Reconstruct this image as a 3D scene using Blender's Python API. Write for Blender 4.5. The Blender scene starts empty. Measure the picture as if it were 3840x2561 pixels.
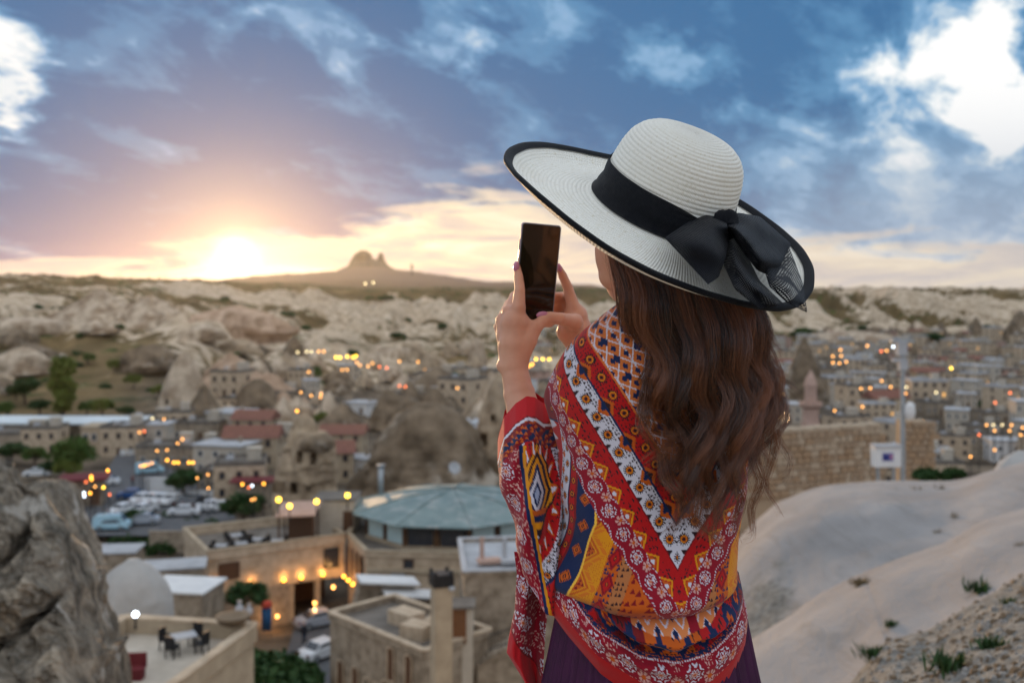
import bpy, bmesh, math, random
import numpy as np
from mathutils import Vector, Matrix, Euler

# ------------------------------------------------------------------ camera, sky, sun, exposure
sc = bpy.context.scene
COL = sc.collection
F, CX, HY, CZ = 3733.0, 1920.0, 1100.0, 1.40      # focal length in photo pixels, principal column, horizon row, eye height

cam = bpy.data.cameras.new('camera')
cam.sensor_width = 36.0
cam.lens = F / 3840.0 * 36.0
cam.shift_y = (HY - 1280.5) / 3840.0
cam.clip_start = 0.05
cam.clip_end = 60000.0
cam.dof.use_dof = True
cam.dof.focus_distance = 1.42
cam.dof.aperture_fstop = 5.0
cam.dof.aperture_blades = 0
camo = bpy.data.objects.new('camera', cam)
COL.objects.link(camo)
camo.location = (0, 0, CZ)
camo.rotation_euler = (math.radians(90), 0, 0)
sc.camera = camo

sc.view_settings.view_transform = 'Standard'
sc.view_settings.look = 'None'
sc.view_settings.exposure = 0.0
sc.view_settings.gamma = 1.0
sc.view_settings.use_curve_mapping = False
sc.render.engine = 'CYCLES'
sc.cycles.use_denoising = True
sc.cycles.denoiser = 'OPENIMAGEDENOISE'
sc.cycles.max_bounces = 6
sc.cycles.diffuse_bounces = 3
sc.cycles.glossy_bounces = 3
sc.cycles.transmission_bounces = 4
sc.cycles.transparent_max_bounces = 8
sc.cycles.volume_bounces = 0
sc.cycles.sample_clamp_indirect = 4.0

SUN_AZ = math.atan((885 - CX) / F)
SUN_EL = math.atan((HY - 968) / F)
SUN = Vector((math.sin(SUN_AZ) * math.cos(SUN_EL), math.cos(SUN_AZ) * math.cos(SUN_EL), math.sin(SUN_EL)))


def link_nodes(nt, a, b):
    nt.links.new(a, b)


class NG:
    """small helper for building node graphs with maths"""
    def __init__(self, nt):
        self.nt = nt

    def n(self, typ, **kw):
        nd = self.nt.nodes.new(typ)
        for k, v in kw.items():
            setattr(nd, k, v)
        return nd

    def put(self, sock, v):
        if v is None:
            return
        if isinstance(v, bpy.types.NodeSocket):
            self.nt.links.new(v, sock)
        else:
            sock.default_value = v

    def m(self, op, a, b=None, c=None, clamp=False):
        nd = self.n('ShaderNodeMath', operation=op, use_clamp=clamp)
        self.put(nd.inputs[0], a); self.put(nd.inputs[1], b); self.put(nd.inputs[2], c)
        return nd.outputs[0]

    def vm(self, op, a, b=None):
        nd = self.n('ShaderNodeVectorMath', operation=op)
        self.put(nd.inputs[0], a); self.put(nd.inputs[1], b)
        return nd.outputs['Value'] if op in ('DOT_PRODUCT', 'LENGTH') else nd.outputs[0]

    def mix(self, f, a, b, typ='MIX'):
        nd = self.n('ShaderNodeMix', data_type='RGBA', blend_type=typ)
        self.put(nd.inputs[0], f)
        for i, v in ((6, a), (7, b)):
            if isinstance(v, tuple) and len(v) == 3:
                v = v + (1,)
            self.put(nd.inputs[i], v)
        return nd.outputs[2]

    def ss(self, v, lo, hi, o0=0.0, o1=1.0):
        nd = self.n('ShaderNodeMapRange', interpolation_type='SMOOTHSTEP')
        self.put(nd.inputs[0], v)
        for i, q in ((1, lo), (2, hi), (3, o0), (4, o1)):
            nd.inputs[i].default_value = q
        return nd.outputs[0]

    def xyz(self, x, y, z):
        nd = self.n('ShaderNodeCombineXYZ')
        for i, v in enumerate((x, y, z)):
            self.put(nd.inputs[i], v)
        return nd.outputs[0]

    def sep(self, v):
        nd = self.n('ShaderNodeSeparateXYZ')
        self.put(nd.inputs[0], v)
        return nd.outputs

    def noise(self, v, scale, detail=5, rough=.55, dist=0.0, lac=2.0):
        nd = self.n('ShaderNodeTexNoise')
        self.put(nd.inputs['Vector'], v)
        nd.inputs['Scale'].default_value = scale
        nd.inputs['Detail'].default_value = detail
        nd.inputs['Roughness'].default_value = rough
        nd.inputs['Distortion'].default_value = dist
        nd.inputs['Lacunarity'].default_value = lac
        return nd.outputs[0]

    def ramp(self, f, stops, interp='LINEAR'):
        nd = self.n('ShaderNodeValToRGB')
        cr = nd.color_ramp
        cr.interpolation = interp
        while len(cr.elements) < len(stops):
            cr.elements.new(0.5)
        for e, (p, c) in zip(cr.elements, stops):
            e.position = p
            e.color = (c[0], c[1], c[2], 1)
        self.put(nd.inputs[0], f)
        return nd.outputs[0]


SKY_FILL = 1.12


def build_world():
    w = bpy.data.worlds.new('World')
    sc.world = w
    w.use_nodes = True
    nt = w.node_tree
    nt.nodes.clear()
    g = NG(nt)
    out = g.n('ShaderNodeOutputWorld')
    bg = g.n('ShaderNodeBackground')
    nt.links.new(bg.outputs[0], out.inputs[0])
    d = g.n('ShaderNodeTexCoord').outputs['Generated']
    x, y, z = g.sep(d)
    zc = g.m('MAXIMUM', z, 0.0)
    # clear air above and between the clouds
    sky = g.n('ShaderNodeTexSky', sky_type='NISHITA', sun_disc=False)
    sky.sun_elevation = SUN_EL
    sky.sun_rotation = SUN_AZ
    sky.air_density = 1.2
    clear = g.vm('SCALE', sky.outputs[0])
    clear.node.inputs['Scale'].default_value = 0.012
    # cloud deck: a plane seen in perspective
    den = g.m('ADD', zc, 0.34)
    u = g.m('DIVIDE', x, den)
    v = g.m('DIVIDE', y, den)
    uu = g.m('ADD', u, g.m('MULTIPLY', v, -0.30))
    P = g.xyz(uu, g.m('MULTIPLY', v, 0.80), 0.0)
    big = g.noise(P, 2.6, 5, .52, .5)
    P2 = g.xyz(g.m('ADD', uu, 7.3), g.m('MULTIPLY', v, 0.7), 3.1)
    fine = g.noise(P2, 6.5, 8, .60, .35)
    dn = g.m('ADD', g.m('MULTIPLY', g.m('SUBTRACT', big, .5), .85), g.m('ADD', g.m('MULTIPLY', g.m('SUBTRACT', fine, .5), .84), .56))

    wisp = g.noise(g.xyz(uu, g.m('MULTIPLY', v, 0.9), 8.0), 15.0, 6, .62, .6)
    dn = g.m('ADD', dn, g.m('MULTIPLY', g.m('SUBTRACT', wisp, .5), .26))

    def blob(px, py, r, soft, amp):
        dirv = Vector(((px - CX) / F, 1.0, (HY - py) / F)).normalized()
        dist = g.vm('LENGTH', g.vm('SUBTRACT', d, tuple(dirv)))
        dd = g.m('ADD', dist, g.m('MULTIPLY', g.m('SUBTRACT', fine, .5), 0.20))
        return g.ss(dd, r, r + soft, amp, 0.0)
    # openings in the deck
    for b in ((-50, 290, .008, .05, -.36), (3775, 60, .0, .055, -.26), (3560, 190, .0, .06, -.15), (3380, 330, .0, .06, -.16), (3830, 430, .0, .05, -.26),
              (1190, 80, .0, .07, -.20), (1640, 90, .0, .06, -.19), (2510, 260, .0, .07, -.13), (560, 70, .0, .08, -.10),
              (-600, 500, .02, .12, -.2), (2000, 130, .0, .07, -.14), (2900, 640, .0, .09, -.12), (3500, 860, .02, .2, -.10),
              (1000, 600, .12, .25, .09), (300, 700, .05, .3, .10), (2300, 480, .05, .2, .10), (2700, 120, .05, .2, .10),
              (900, 100, .02, .2, .07), (3250, 560, .03, .1, .05), (200, 40, .02, .1, .05)):
        dn = g.m('ADD', dn, blob(*b))
    cloud = g.ramp(dn, [(.24, (1.0, 1.0, 1.0)), (.31, (.80, .86, .90)), (.40, (.47, .61, .75)), (.48, (.22, .41, .64)),
                        (.57, (.092, .258, .475)), (.72, (.040, .155, .345))], 'EASE')
    # warmth close to the sun
    ang = g.m('ARCCOSINE', g.m('MINIMUM', g.vm('DOT_PRODUCT', d, tuple(SUN)), 0.999999))
    # deck turns mauve around the sun
    mv = g.m('EXPONENT', g.m('MULTIPLY', g.m('POWER', g.m('DIVIDE', ang, .16), 2.0), -1.0))
    cloud = g.mix(g.m('MULTIPLY', mv, .18), cloud, (.50, .42, .44))
    greyr = g.ss(x, .05, .42)
    low = g.ss(zc, .06, .20, 1, 0)
    cloud = g.mix(g.m('MULTIPLY', g.m('MULTIPLY', low, greyr), .62), cloud, (.40, .47, .58))
    # bright strip of sky under the deck, with streaks of cloud
    azp = g.m('ARCTAN2', x, y)
    Q = g.xyz(g.m('MULTIPLY', azp, 5.0), g.m('MULTIPLY', zc, 34.0), 0.0)
    st = g.noise(Q, 1.25, 6, .58, .5)
    edge = g.m('ADD', zc, g.m('MULTIPLY', g.m('SUBTRACT', st, .5), .13))
    edge = g.m('ADD', edge, g.m('MULTIPLY', g.m('SUBTRACT', fine, .5), .05))
    # the gap is higher in the middle (px 1300-2100) and low at the left
    hump = g.m('EXPONENT', g.m('MULTIPLY', g.m('POWER', g.m('DIVIDE', g.m('ADD', azp, .03), .17), 2.0), -1.0))
    hump2 = g.m('EXPONENT', g.m('MULTIPLY', g.m('POWER', g.m('DIVIDE', g.m('SUBTRACT', azp, .30), .14), 2.0), -1.0))
    edge = g.m('SUBTRACT', edge, g.m('ADD', g.m('MULTIPLY', hump, .068), g.m('MULTIPLY', hump2, .02)))
    gap = g.ss(edge, .018, .042, 1, 0)
    warm = g.ramp(st, [(.32, (.46, .46, .50)), (.43, (.66, .60, .55)), (.52, (.93, .81, .60)), (.62, (1.1, 1.0, .80))])
    nearsun = g.m('EXPONENT', g.m('DIVIDE', ang, -.45))
    warm = g.mix(g.ss(nearsun, .1, .75), g.mix(.55, warm, (.62, .58, .56)), warm)
    col = g.mix(gap, cloud, warm)
    # out of view, higher up and towards the east: sky brightened as added fill
    thin = g.m('MAXIMUM', g.ss(zc, .30, .62), g.m('MULTIPLY', g.ss(y, .55, -.15), g.ss(zc, .0, .55, .38, 1.0)))
    bright = g.mix(g.ss(dn, .3, .7), (.91 * SKY_FILL, .94 * SKY_FILL, .98 * SKY_FILL), (.65 * SKY_FILL, .72 * SKY_FILL, .82 * SKY_FILL))
    col = g.mix(thin, col, bright)
    # the sun itself, veiled
    g1 = g.m('MULTIPLY', g.m('EXPONENT', g.m('MULTIPLY', g.m('POWER', g.m('DIVIDE', ang, .017), 2.0), -1.0)), 1.2)
    g2 = g.m('MULTIPLY', g.m('EXPONENT', g.m('DIVIDE', ang, -.040)), 1.15)
    g3 = g.m('MULTIPLY', g.m('EXPONENT', g.m('DIVIDE', ang, -.06)), .15)

    def sc_(c, s):
        nd = g.n('ShaderNodeVectorMath', operation='SCALE')
        nd.inputs[0].default_value = c
        g.put(nd.inputs['Scale'], s)
        return nd.outputs[0]
    glow = g.vm('ADD', g.vm('ADD', sc_((1, .92, .66), g1), sc_((1, .60, .20), g2)), sc_((1, .58, .30), g3))
    fin = g.vm('ADD', g.vm('ADD', col, glow), clear)
    # below the horizon: dull earth
    fin = g.mix(g.ss(z, -.02, 0.0), (.16, .14, .12), fin)
    nt.links.new(fin, bg.inputs[0])
    bg.inputs[1].default_value = 1.0
    w.cycles.sampling_method = 'MANUAL'
    w.cycles.sample_map_resolution = 1024


build_world()

sun = bpy.data.lights.new('sun', 'SUN')
sun.energy = 3.4
sun.color = (1.0, .62, .30)
sun.angle = math.radians(2.0)
suno = bpy.data.objects.new('sun', sun)
COL.objects.link(suno)
suno.rotation_euler = SUN.to_track_quat('Z', 'Y').to_euler()
suno['kind'] = 'helper'


# ------------------------------------------------------------------ helpers
def W(px, py, Y):
    """world point seen at photo pixel (px, py) at depth Y metres"""
    return Vector(((px - CX) / F * Y, Y, CZ + (HY - py) / F * Y))


def px2x(px, Y):
    return (px - CX) / F * Y


def py2z(py, Y):
    return CZ + (HY - py) / F * Y


def sst(x, a, b):
    t = np.clip((np.asarray(x, float) - a) / (b - a), 0, 1)
    return t * t * (3 - 2 * t)


def _hash(ix, iy, iz):
    n = (ix * 374761393 + iy * 668265263 + iz * 1442695041) & 0xffffffff
    n = ((n ^ (n >> 13)) * 1274126177) & 0xffffffff
    n = (n ^ (n >> 16)) & 0xffffffff
    return n / 4294967295.0


def vnoise(p):
    p = np.asarray(p, float)
    i = np.floor(p).astype(np.int64)
    f = p - i
    f = f * f * f * (f * (f * 6 - 15) + 10)
    r = 0
    for a in (0, 1):
        wa = f[..., 0] if a else 1 - f[..., 0]
        for b in (0, 1):
            wb = f[..., 1] if b else 1 - f[..., 1]
            for c in (0, 1):
                wc = f[..., 2] if c else 1 - f[..., 2]
                r = r + wa * wb * wc * _hash(i[..., 0] + a, i[..., 1] + b, i[..., 2] + c)
    return r * 2 - 1


def fbm(p, octv=4, gain=.5):
    p = np.asarray(p, float)
    s, a, t = 0, 1.0, 0
    for k in range(octv):
        s = s + a * vnoise(p + 17.3 * k)
        t += a
        p = p * 2.03
        a *= gain
    return s / t


def ridged(p, octv=4, gain=.5):
    p = np.asarray(p, float)
    s, a, t = 0, 1.0, 0
    for k in range(octv):
        s = s + a * (1 - np.abs(vnoise(p + 11.7 * k)) * 2)
        t += a
        p = p * 2.07
        a *= gain
    return s / t


def new_mesh(name, V, faces, mats=(), smooth=False, mi=None):
    me = bpy.data.meshes.new(name)
    me.from_pydata([tuple(v) for v in V] if not isinstance(V, np.ndarray) else V.tolist(), [], faces if isinstance(faces, list) else faces.tolist())
    for m in mats:
        me.materials.append(m)
    if smooth:
        me.polygons.foreach_set('use_smooth', [True] * len(me.polygons))
    if mi is not None:
        me.polygons.foreach_set('material_index', list(mi))
    me.update()
    return me


def add(name, me, parent=None, loc=None, rot=None, label=None, cat=None, group=None, kind=None, scale=None):
    o = bpy.data.objects.new(name, me)
    COL.objects.link(o)
    if parent is not None:
        o.parent = parent
    if loc is not None:
        o.location = loc
    if rot is not None:
        o.rotation_euler = rot
    if scale is not None:
        o.scale = scale
    for k, v in (('label', label), ('category', cat), ('group', group), ('kind', kind)):
        if v:
            o[k] = v
    return o


def grid_faces(nu, nv, wrap=False):
    """vertices index = j*nu+i ; i along u"""
    iu = np.arange(nu if wrap else nu - 1)
    jv = np.arange(nv - 1)
    I, J = np.meshgrid(iu, jv)
    I2 = (I + 1) % nu
    f = np.stack([J * nu + I, J * nu + I2, (J + 1) * nu + I2, (J + 1) * nu + I], -1)
    return f.reshape(-1, 4)


class MB:
    """mesh builder: boxes, prisms, tubes, lathes joined into one mesh"""
    def __init__(self):
        self.v, self.f, self.mi = [], [], []

    def poly(self, pts, faces, mi=0):
        b = len(self.v)
        self.v += [tuple(p) for p in pts]
        self.f += [[b + i for i in f] for f in faces]
        self.mi += [mi] * len(faces)
        return self

    def box(self, c, s, rz=0.0, mi=0, taper=1.0):
        cx, cy, cz = c
        hx, hy, hz = s[0] / 2, s[1] / 2, s[2] / 2
        cs, sn = math.cos(rz), math.sin(rz)
        pts = []
        for dz in (-1, 1):
            t = taper if dz > 0 else 1.0
            for dx, dy in ((-1, -1), (1, -1), (1, 1), (-1, 1)):
                X, Y_ = dx * hx * t, dy * hy * t
                pts.append((cx + X * cs - Y_ * sn, cy + X * sn + Y_ * cs, cz + dz * hz))
        return self.poly(pts, [(3, 2, 1, 0), (4, 5, 6, 7), (0, 1, 5, 4), (1, 2, 6, 5), (2, 3, 7, 6), (3, 0, 4, 7)], mi)

    def tube(self, pts, rad, n=8, mi=0, cap=True):
        pts = [Vector(p) for p in pts]
        if not hasattr(rad, '__len__'):
            rad = [rad] * len(pts)
        rings = []
        prev = None
        for i, p in enumerate(pts):
            a = pts[min(i + 1, len(pts) - 1)] - pts[max(i - 1, 0)]
            a.normalize()
            if prev is None:
                s = a.cross(Vector((0, 0, 1)))
                if s.length < 1e-3:
                    s = a.cross(Vector((0, 1, 0)))
            else:
                s = prev - a * prev.dot(a)
            s.normalize()
            prev = s
            t = a.cross(s)
            rings.append([p + (s * math.cos(2 * math.pi * k / n) + t * math.sin(2 * math.pi * k / n)) * rad[i] for k in range(n)])
        V = [q for r in rings for q in r]
        fs = []
        for j in range(len(pts) - 1):
            for k in range(n):
                k2 = (k + 1) % n
                fs.append((j * n + k, j * n + k2, (j + 1) * n + k2, (j + 1) * n + k))
        if cap:
            fs.append(tuple(range(n))[::-1])
            fs.append(tuple((len(pts) - 1) * n + k for k in range(n)))
        return self.poly(V, fs, mi)

    def lathe(self, prof, n=16, c=(0, 0, 0), mi=0):
        V, fs = [], []
        for r, z in prof:
            for k in range(n):
                a = 2 * math.pi * k / n
                V.append((c[0] + r * math.cos(a), c[1] + r * math.sin(a), c[2] + z))
        for j in range(len(prof) - 1):
            for k in range(n):
                k2 = (k + 1) % n
                fs.append((j * n + k, j * n + k2, (j + 1) * n + k2, (j + 1) * n + k))
        fs.append(tuple(range(n))[::-1])
        fs.append(tuple((len(prof) - 1) * n + k for k in range(n)))
        return self.poly(V, fs, mi)

    def mesh(self, name, mats, smooth=False):
        return new_mesh(name, self.v, self.f, mats if isinstance(mats, (list, tuple)) else [mats], smooth, self.mi)


MATS = {}


def mat(name, c1, c2=None, scale=4.0, rough=.85, bump=0.0, bscale=None, detail=5, spec=.3, metal=0.0, lo=.35, hi=.65, emit=None, es=0.0, coat=0.0, extra=None):
    """procedural principled material: two tones mixed by noise, noise bump"""
    if name in MATS:
        return MATS[name]
    m = bpy.data.materials.new(name)
    m.use_nodes = True
    nt = m.node_tree
    g = NG(nt)
    b = nt.nodes['Principled BSDF']
    b.inputs['Roughness'].default_value = rough
    b.inputs['Specular IOR Level'].default_value = spec
    b.inputs['Metallic'].default_value = metal
    b.inputs['Coat Weight'].default_value = coat
    co = g.n('ShaderNodeTexCoord').outputs['Object']
    if c2 is None:
        c2 = tuple(v * .78 for v in c1)
    nz = g.noise(co, scale, detail, .6)
    col = g.ramp(nz, [(lo, c1), (hi, c2)])
    if extra:
        c3, s3, l3, h3 = extra
        n3 = g.noise(co, s3, 4, .55)
        col = g.mix(g.ss(n3, l3, h3), col, c3)
    nt.links.new(col, b.inputs['Base Color'])
    if bump:
        nb = g.noise(co, bscale or scale * 4, 6, .6)
        bp = g.n('ShaderNodeBump')
        bp.inputs['Strength'].default_value = min(1.0, bump)
        bp.inputs['Distance'].default_value = .02
        nt.links.new(nb, bp.inputs['Height'])
        nt.links.new(bp.outputs[0], b.inputs['Normal'])
    if emit:
        b.inputs['Emission Color'].default_value = emit + (1,)
        b.inputs['Emission Strength'].default_value = es
    MATS[name] = m
    return m


RND = random.Random(7)
# ------------------------------------------------------------------ terrain
def terrain_material():
    m = bpy.data.materials.new('valley_ground')
    m.use_nodes = True
    nt = m.node_tree
    g = NG(nt)
    b = nt.nodes['Principled BSDF']
    b.inputs['Roughness'].default_value = .95
    b.inputs['Specular IOR Level'].default_value = .1
    geo = g.n('ShaderNodeNewGeometry')
    pos = geo.outputs['Position']
    nx, ny, nz = g.sep(geo.outputs['Normal'])
    at = g.n('ShaderNodeAttribute', attribute_name='tuff').outputs['Fac']
    dist = g.vm('LENGTH', pos)
    far = g.ss(dist, 150, 700)
    fine = g.noise(pos, .16, 5, .6)
    coarse = g.noise(pos, .028, 6, .62, .4)
    n = g.m('ADD', g.m('MULTIPLY', fine, g.m('SUBTRACT', 1.0, g.m('MULTIPLY', far, .6))), g.m('MULTIPLY', coarse, g.m('MULTIPLY', far, .6)))
    tn = g.m('ADD', at, g.m('MULTIPLY', g.m('SUBTRACT', n, .5), 1.5))
    tuff = g.ramp(fine, [(.25, (.24, .175, .115)), (.5, (.50, .39, .275)), (.75, (.74, .62, .48))])
    dirt = g.ramp(coarse, [(.3, (.065, .045, .02)), (.5, (.14, .098, .045)), (.7, (.26, .18, .09))])
    green = g.ramp(fine, [(.3, (.022, .035, .010)), (.7, (.085, .11, .025))])
    shr = g.noise(pos, .075, 4, .7)
    dirt = g.mix(g.m('MULTIPLY', g.ss(shr, .55, .63), g.ss(dist, 1000, 2200, 1.0, .15)), dirt, green)
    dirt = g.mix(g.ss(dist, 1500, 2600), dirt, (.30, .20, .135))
    col = g.mix(g.ss(tn, .38, .56), dirt, tuff)
    town = g.n('ShaderNodeAttribute', attribute_name='town').outputs['Fac']
    tcol = g.ramp(fine, [(.3, (.05, .039, .029)), (.5, (.12, .095, .07)), (.7, (.24, .19, .138))])
    col = g.mix(town, col, tcol)
    nt.links.new(col, b.inputs['Base Color'])
    bp = g.n('ShaderNodeBump')
    bp.inputs['Strength'].default_value = .6
    bp.inputs['Distance'].default_value = 3.5
    nt.links.new(fine, bp.inputs['Height'])
    nt.links.new(bp.outputs[0], b.inputs['Normal'])
    return m


FY = lambda Y: 1100 + 113483.0 / Y          # row of the flat valley floor (z = -29)
T_Y = np.array([75, 100, 150, 200, 260, 340, 450, 600, 800, 1000, 1300, 2000, 3500, 6000, 15000, 40000], float)
T_PX = np.array([-2600, 0, 350, 700, 1000, 1380, 1600, 1900, 2400, 2800, 3300, 3840, 6600], float)
T_PY = [
    [2613, 2235, 1857, 1650, 1480, 1350, 1240, 1140, 1075, 1060, 1052, 1060, 1070, 1085, 1098, 1100],
    [2613, 2235, 1857, 1650, 1490, 1370, 1250, 1140, 1070, 1050, 1046, 1056, 1070, 1085, 1098, 1100],
    [2613, 2235, 1857, 1660, 1490, 1360, 1240, 1150, 1090, 1062, 1052, 1058, 1070, 1085, 1098, 1100],
    [2613, 2235, 1857, 1667, 1500, 1340, 1235, 1160, 1105, 1078, 1058, 1058, 1066, 1085, 1098, 1100],
    [2613, 2235, 1857, 1667, 1530, 1400, 1300, 1225, 1150, 1110, 1080, 1062, 1036, 1080, 1098, 1100],
    [2613, 2235, 1857, 1667, 1536, 1425, 1345, 1290, 1200, 1125, 1098, 1074, 1004, 1080, 1098, 1100],
    [2613, 2235, 1857, 1667, 1536, 1430, 1348, 1285, 1195, 1125, 1098, 1078, 1028, 1080, 1098, 1100],
    [2613, 2235, 1857, 1667, 1536, 1432, 1350, 1283, 1190, 1130, 1096, 1084, 1060, 1088, 1098, 1100],
    [2613, 2235, 1857, 1667, 1536, 1434, 1352, 1285, 1200, 1130, 1096, 1088, 1088, 1092, 1098, 1100],
    [2613, 2235, 1857, 1667, 1536, 1434, 1352, 1287, 1210, 1125, 1094, 1092, 1092, 1095, 1098, 1100],
    [2613, 2235, 1857, 1667, 1536, 1434, 1352, 1289, 1225, 1110, 1092, 1092, 1092, 1095, 1098, 1100],
    [2613, 2235, 1857, 1667, 1536, 1434, 1352, 1289, 1230, 1112, 1090, 1092, 1092, 1095, 1098, 1100],
    [2613, 2235, 1857, 1667, 1536, 1434, 1352, 1289, 1230, 1112, 1090, 1092, 1092, 1095, 1098, 1100]]
T_PY = np.array(T_PY, float)
N_Y = np.array([.01, 3.2, 4.2, 6, 10, 20, 40, 60, 75], float)
N_Z = np.array([0, -.02, -.5, -2.0, -4.6, -10.5, -20, -27, -29], float)


def base_z(px, Y):
    """ground height without small relief; px and Y arrays"""
    px = np.asarray(px, float); Y = np.asarray(Y, float)
    ly = np.log(np.clip(Y, 75, 40000))
    k = np.clip(np.searchsorted(np.log(T_Y), ly, side='right') - 1, 0, len(T_Y) - 2)
    t = (ly - np.log(T_Y)[k]) / (np.log(T_Y)[k + 1] - np.log(T_Y)[k])
    pc = np.clip(px, T_PX[0], T_PX[-1])
    c = np.clip(np.searchsorted(T_PX, pc, side='right') - 1, 0, len(T_PX) - 2)
    s = (pc - T_PX[c]) / (T_PX[c + 1] - T_PX[c])
    s = s * s * (3 - 2 * s)
    py = ((T_PY[c, k] * (1 - t) + T_PY[c, k + 1] * t) * (1 - s) + (T_PY[c + 1, k] * (1 - t) + T_PY[c + 1, k + 1] * t) * s)
    zf = CZ + (HY - py) / F * np.clip(Y, 75, 40000)
    zn = np.interp(Y, N_Y, N_Z)
    return np.where(Y < 75, zn, zf)


def relief(px, Y, z):
    X = (px - CX) / F * Y
    P = np.stack([X, Y, np.zeros_like(X)], -1)
    amp = sst(Y, 220, 340) * 6.5 + sst(Y, 450, 800) * 6.5
    amp = amp * (1 - sst(Y, 1100, 1500) * .65)
    amp = amp * np.where(px > 2700, .25 + .75 * sst(Y, 560, 680), 1.0)
    n = ridged(P / 78.0, 6, .55) * .85 + fbm(P / 26.0, 4) * .4
    # eroded gullies running down the slopes
    fl = np.stack([X / 26.0, Y / 160.0, np.zeros_like(X)], -1)
    gl = ridged(fl, 3)
    cliff = sst(Y, 640, 780) * (1 - sst(Y, 1000, 1150)) * sst(px, 2500, 2800) + .7 * sst(Y, 480, 700) * (1 - sst(Y, 950, 1100)) * sst(px, 900, 1200) * (1 - sst(px, 2100, 2400))
    ctr = sst(px, 620, 860) * (1 - sst(px, 2200, 2500))
    cliff = cliff + .55 * sst(Y, 225, 260) * (1 - sst(Y, 440, 500)) * ctr + .75 * sst(Y, 370, 430) * (1 - sst(Y, 600, 700)) * (1 - sst(px, 620, 860))
    far = sst(Y, 1200, 2200) * (fbm(P / 200.0, 5, .6) * 16.0)
    small = fbm(P / 9.0, 3) * .25 * sst(Y, 20, 60)
    return z + amp * (n - .2) + cliff * (gl - .3) * 17.0 + far + small, n, gl, cliff


def ground_z(px, Y):
    z = base_z(np.array([px]), np.array([Y]))
    return float(relief(np.array([float(px)]), np.array([float(Y)]), z)[0][0])


def gz_xy(x, y):
    return ground_z(CX + x / y * F, y)


def build_terrain():
    nu = 460
    pxs = np.concatenate([np.linspace(-2600, -200, 60, endpoint=False), np.linspace(-200, 4040, 340, endpoint=False), np.linspace(4040, 6600, 60)])
    Ys = np.concatenate([np.array([-30., -10., -2., .3]), np.geomspace(.8, 75, 46, endpoint=False), np.geomspace(75, 1500, 250, endpoint=False), np.geomspace(1500, 4100, 36)])
    PX, YY = np.meshgrid(pxs, Ys)
    Yc = np.maximum(YY, .3)
    z = base_z(PX, Yc)
    z2, n, gl, cliff = relief(PX, Yc, z)
    # widen the near fan so that the ground is complete behind and beside the viewer
    X = (PX - CX) / F * np.maximum(YY, 14.0)
    z2 = np.where(YY < 3.2, 0.0 + 0 * z2, z2)
    V = np.stack([X, YY, z2], -1).reshape(-1, 3)
    me = new_mesh('ground', V, grid_faces(nu, len(Ys)), [terrain_material()], True)
    # share of bare white tuff
    lft = 1 - sst(PX, 520, 760)
    band = lambda a, b_, c, d_: sst(YY, a, b_) * (1 - sst(YY, c, d_))
    tl = .06 + .22 * band(390, 430, 560, 640) + .10 * band(230, 250, 300, 340)
    tc = .06 + .40 * band(215, 240, 430, 500) + .06 * band(480, 520, 740, 800) + .52 * band(740, 800, 960, 1030)
    t = tl * lft + tc * (1 - lft) + .42 * (n - .1) * sst(YY, 200, 350) + .35 * np.clip(gl - .15, 0, 1) * cliff + .15 * sst(YY, 300, 600) + .12 * (PX > 2500) * sst(YY, 600, 800)
    cl = sst(PX, 2450, 2750) * sst(YY, 620, 700)
    t = t * (1 - cl) + cl * (.17 + .62 * np.clip(gl + .15, 0, 1.2))
    t = t - .45 * sst(YY, 1000, 1250)
    t = t - .30 * sst(PX, 1100, 1250) * (1 - sst(PX, 1750, 1950)) * sst(YY, 860, 920) * (1 - sst(YY, 1100, 1250))
    t = np.where(YY < 75, .75, t)
    a = me.attributes.new('tuff', 'FLOAT', 'POINT')
    a.data.foreach_set('value', t.reshape(-1).astype(np.float32))
    tw = sst(YY, 60, 90) * (1 - sst(YY, 250, 380)) * (1 - .5 * sst(PX, -400, 200) * 0)
    tw = np.maximum(tw, sst(PX, 2500, 2700) * sst(YY, 60, 90) * (1 - sst(YY, 560, 660)))
    tw = tw * (1 - (1 - sst(PX, 300, 700)) * sst(YY, 190, 230))
    a = me.attributes.new('town', 'FLOAT', 'POINT')
    a.data.foreach_set('value', tw.reshape(-1).astype(np.float32))
    add('ground', me, kind='structure', label='tuff valley ground rising to the plateau', cat=None)


build_terrain()
# ------------------------------------------------------------------ the town and the valley
def G(px, py, z):
    """plan position of a point of height z seen at photo pixel (px, py)"""
    Y = (CZ - z) * F / (py - HY)
    return Vector(((px - CX) / F * Y, Y, z))


def hit(px, py, h=0.0, y0=80.0, y1=1500.0):
    """first point along the pixel's ray that is h metres above the ground"""
    Ys = np.geomspace(y0, y1, 260)
    zr = CZ + (HY - py) / F * Ys
    P = np.full_like(Ys, px)
    zg = relief(P, Ys, base_z(P, Ys))[0]
    ok = np.nonzero(zr - zg <= h)[0]
    Y = Ys[ok[0]] if len(ok) else y1
    return W(px, py, float(Y))


def copy_tree(o, parent=None):
    c = o.copy()
    COL.objects.link(c)
    if parent is not None:
        c.parent = parent
    for ch in list(o.children):
        copy_tree(ch, c)
    return c


def thing(name, label, cat, loc=(0, 0, 0), rz=0.0, group=None):
    return add(name, None, loc=loc, rot=(0, 0, rz), label=label, cat=cat, group=group)


def prism(b, pts, z0, z1, mi=0):
    n = len(pts)
    V = [(p[0], p[1], z0) for p in pts] + [(p[0], p[1], z1) for p in pts]
    fs = [tuple(range(n))[::-1], tuple(range(n, 2 * n))] + [(i, (i + 1) % n, n + (i + 1) % n, n + i) for i in range(n)]
    return b.poly(V, fs, mi)


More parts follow.
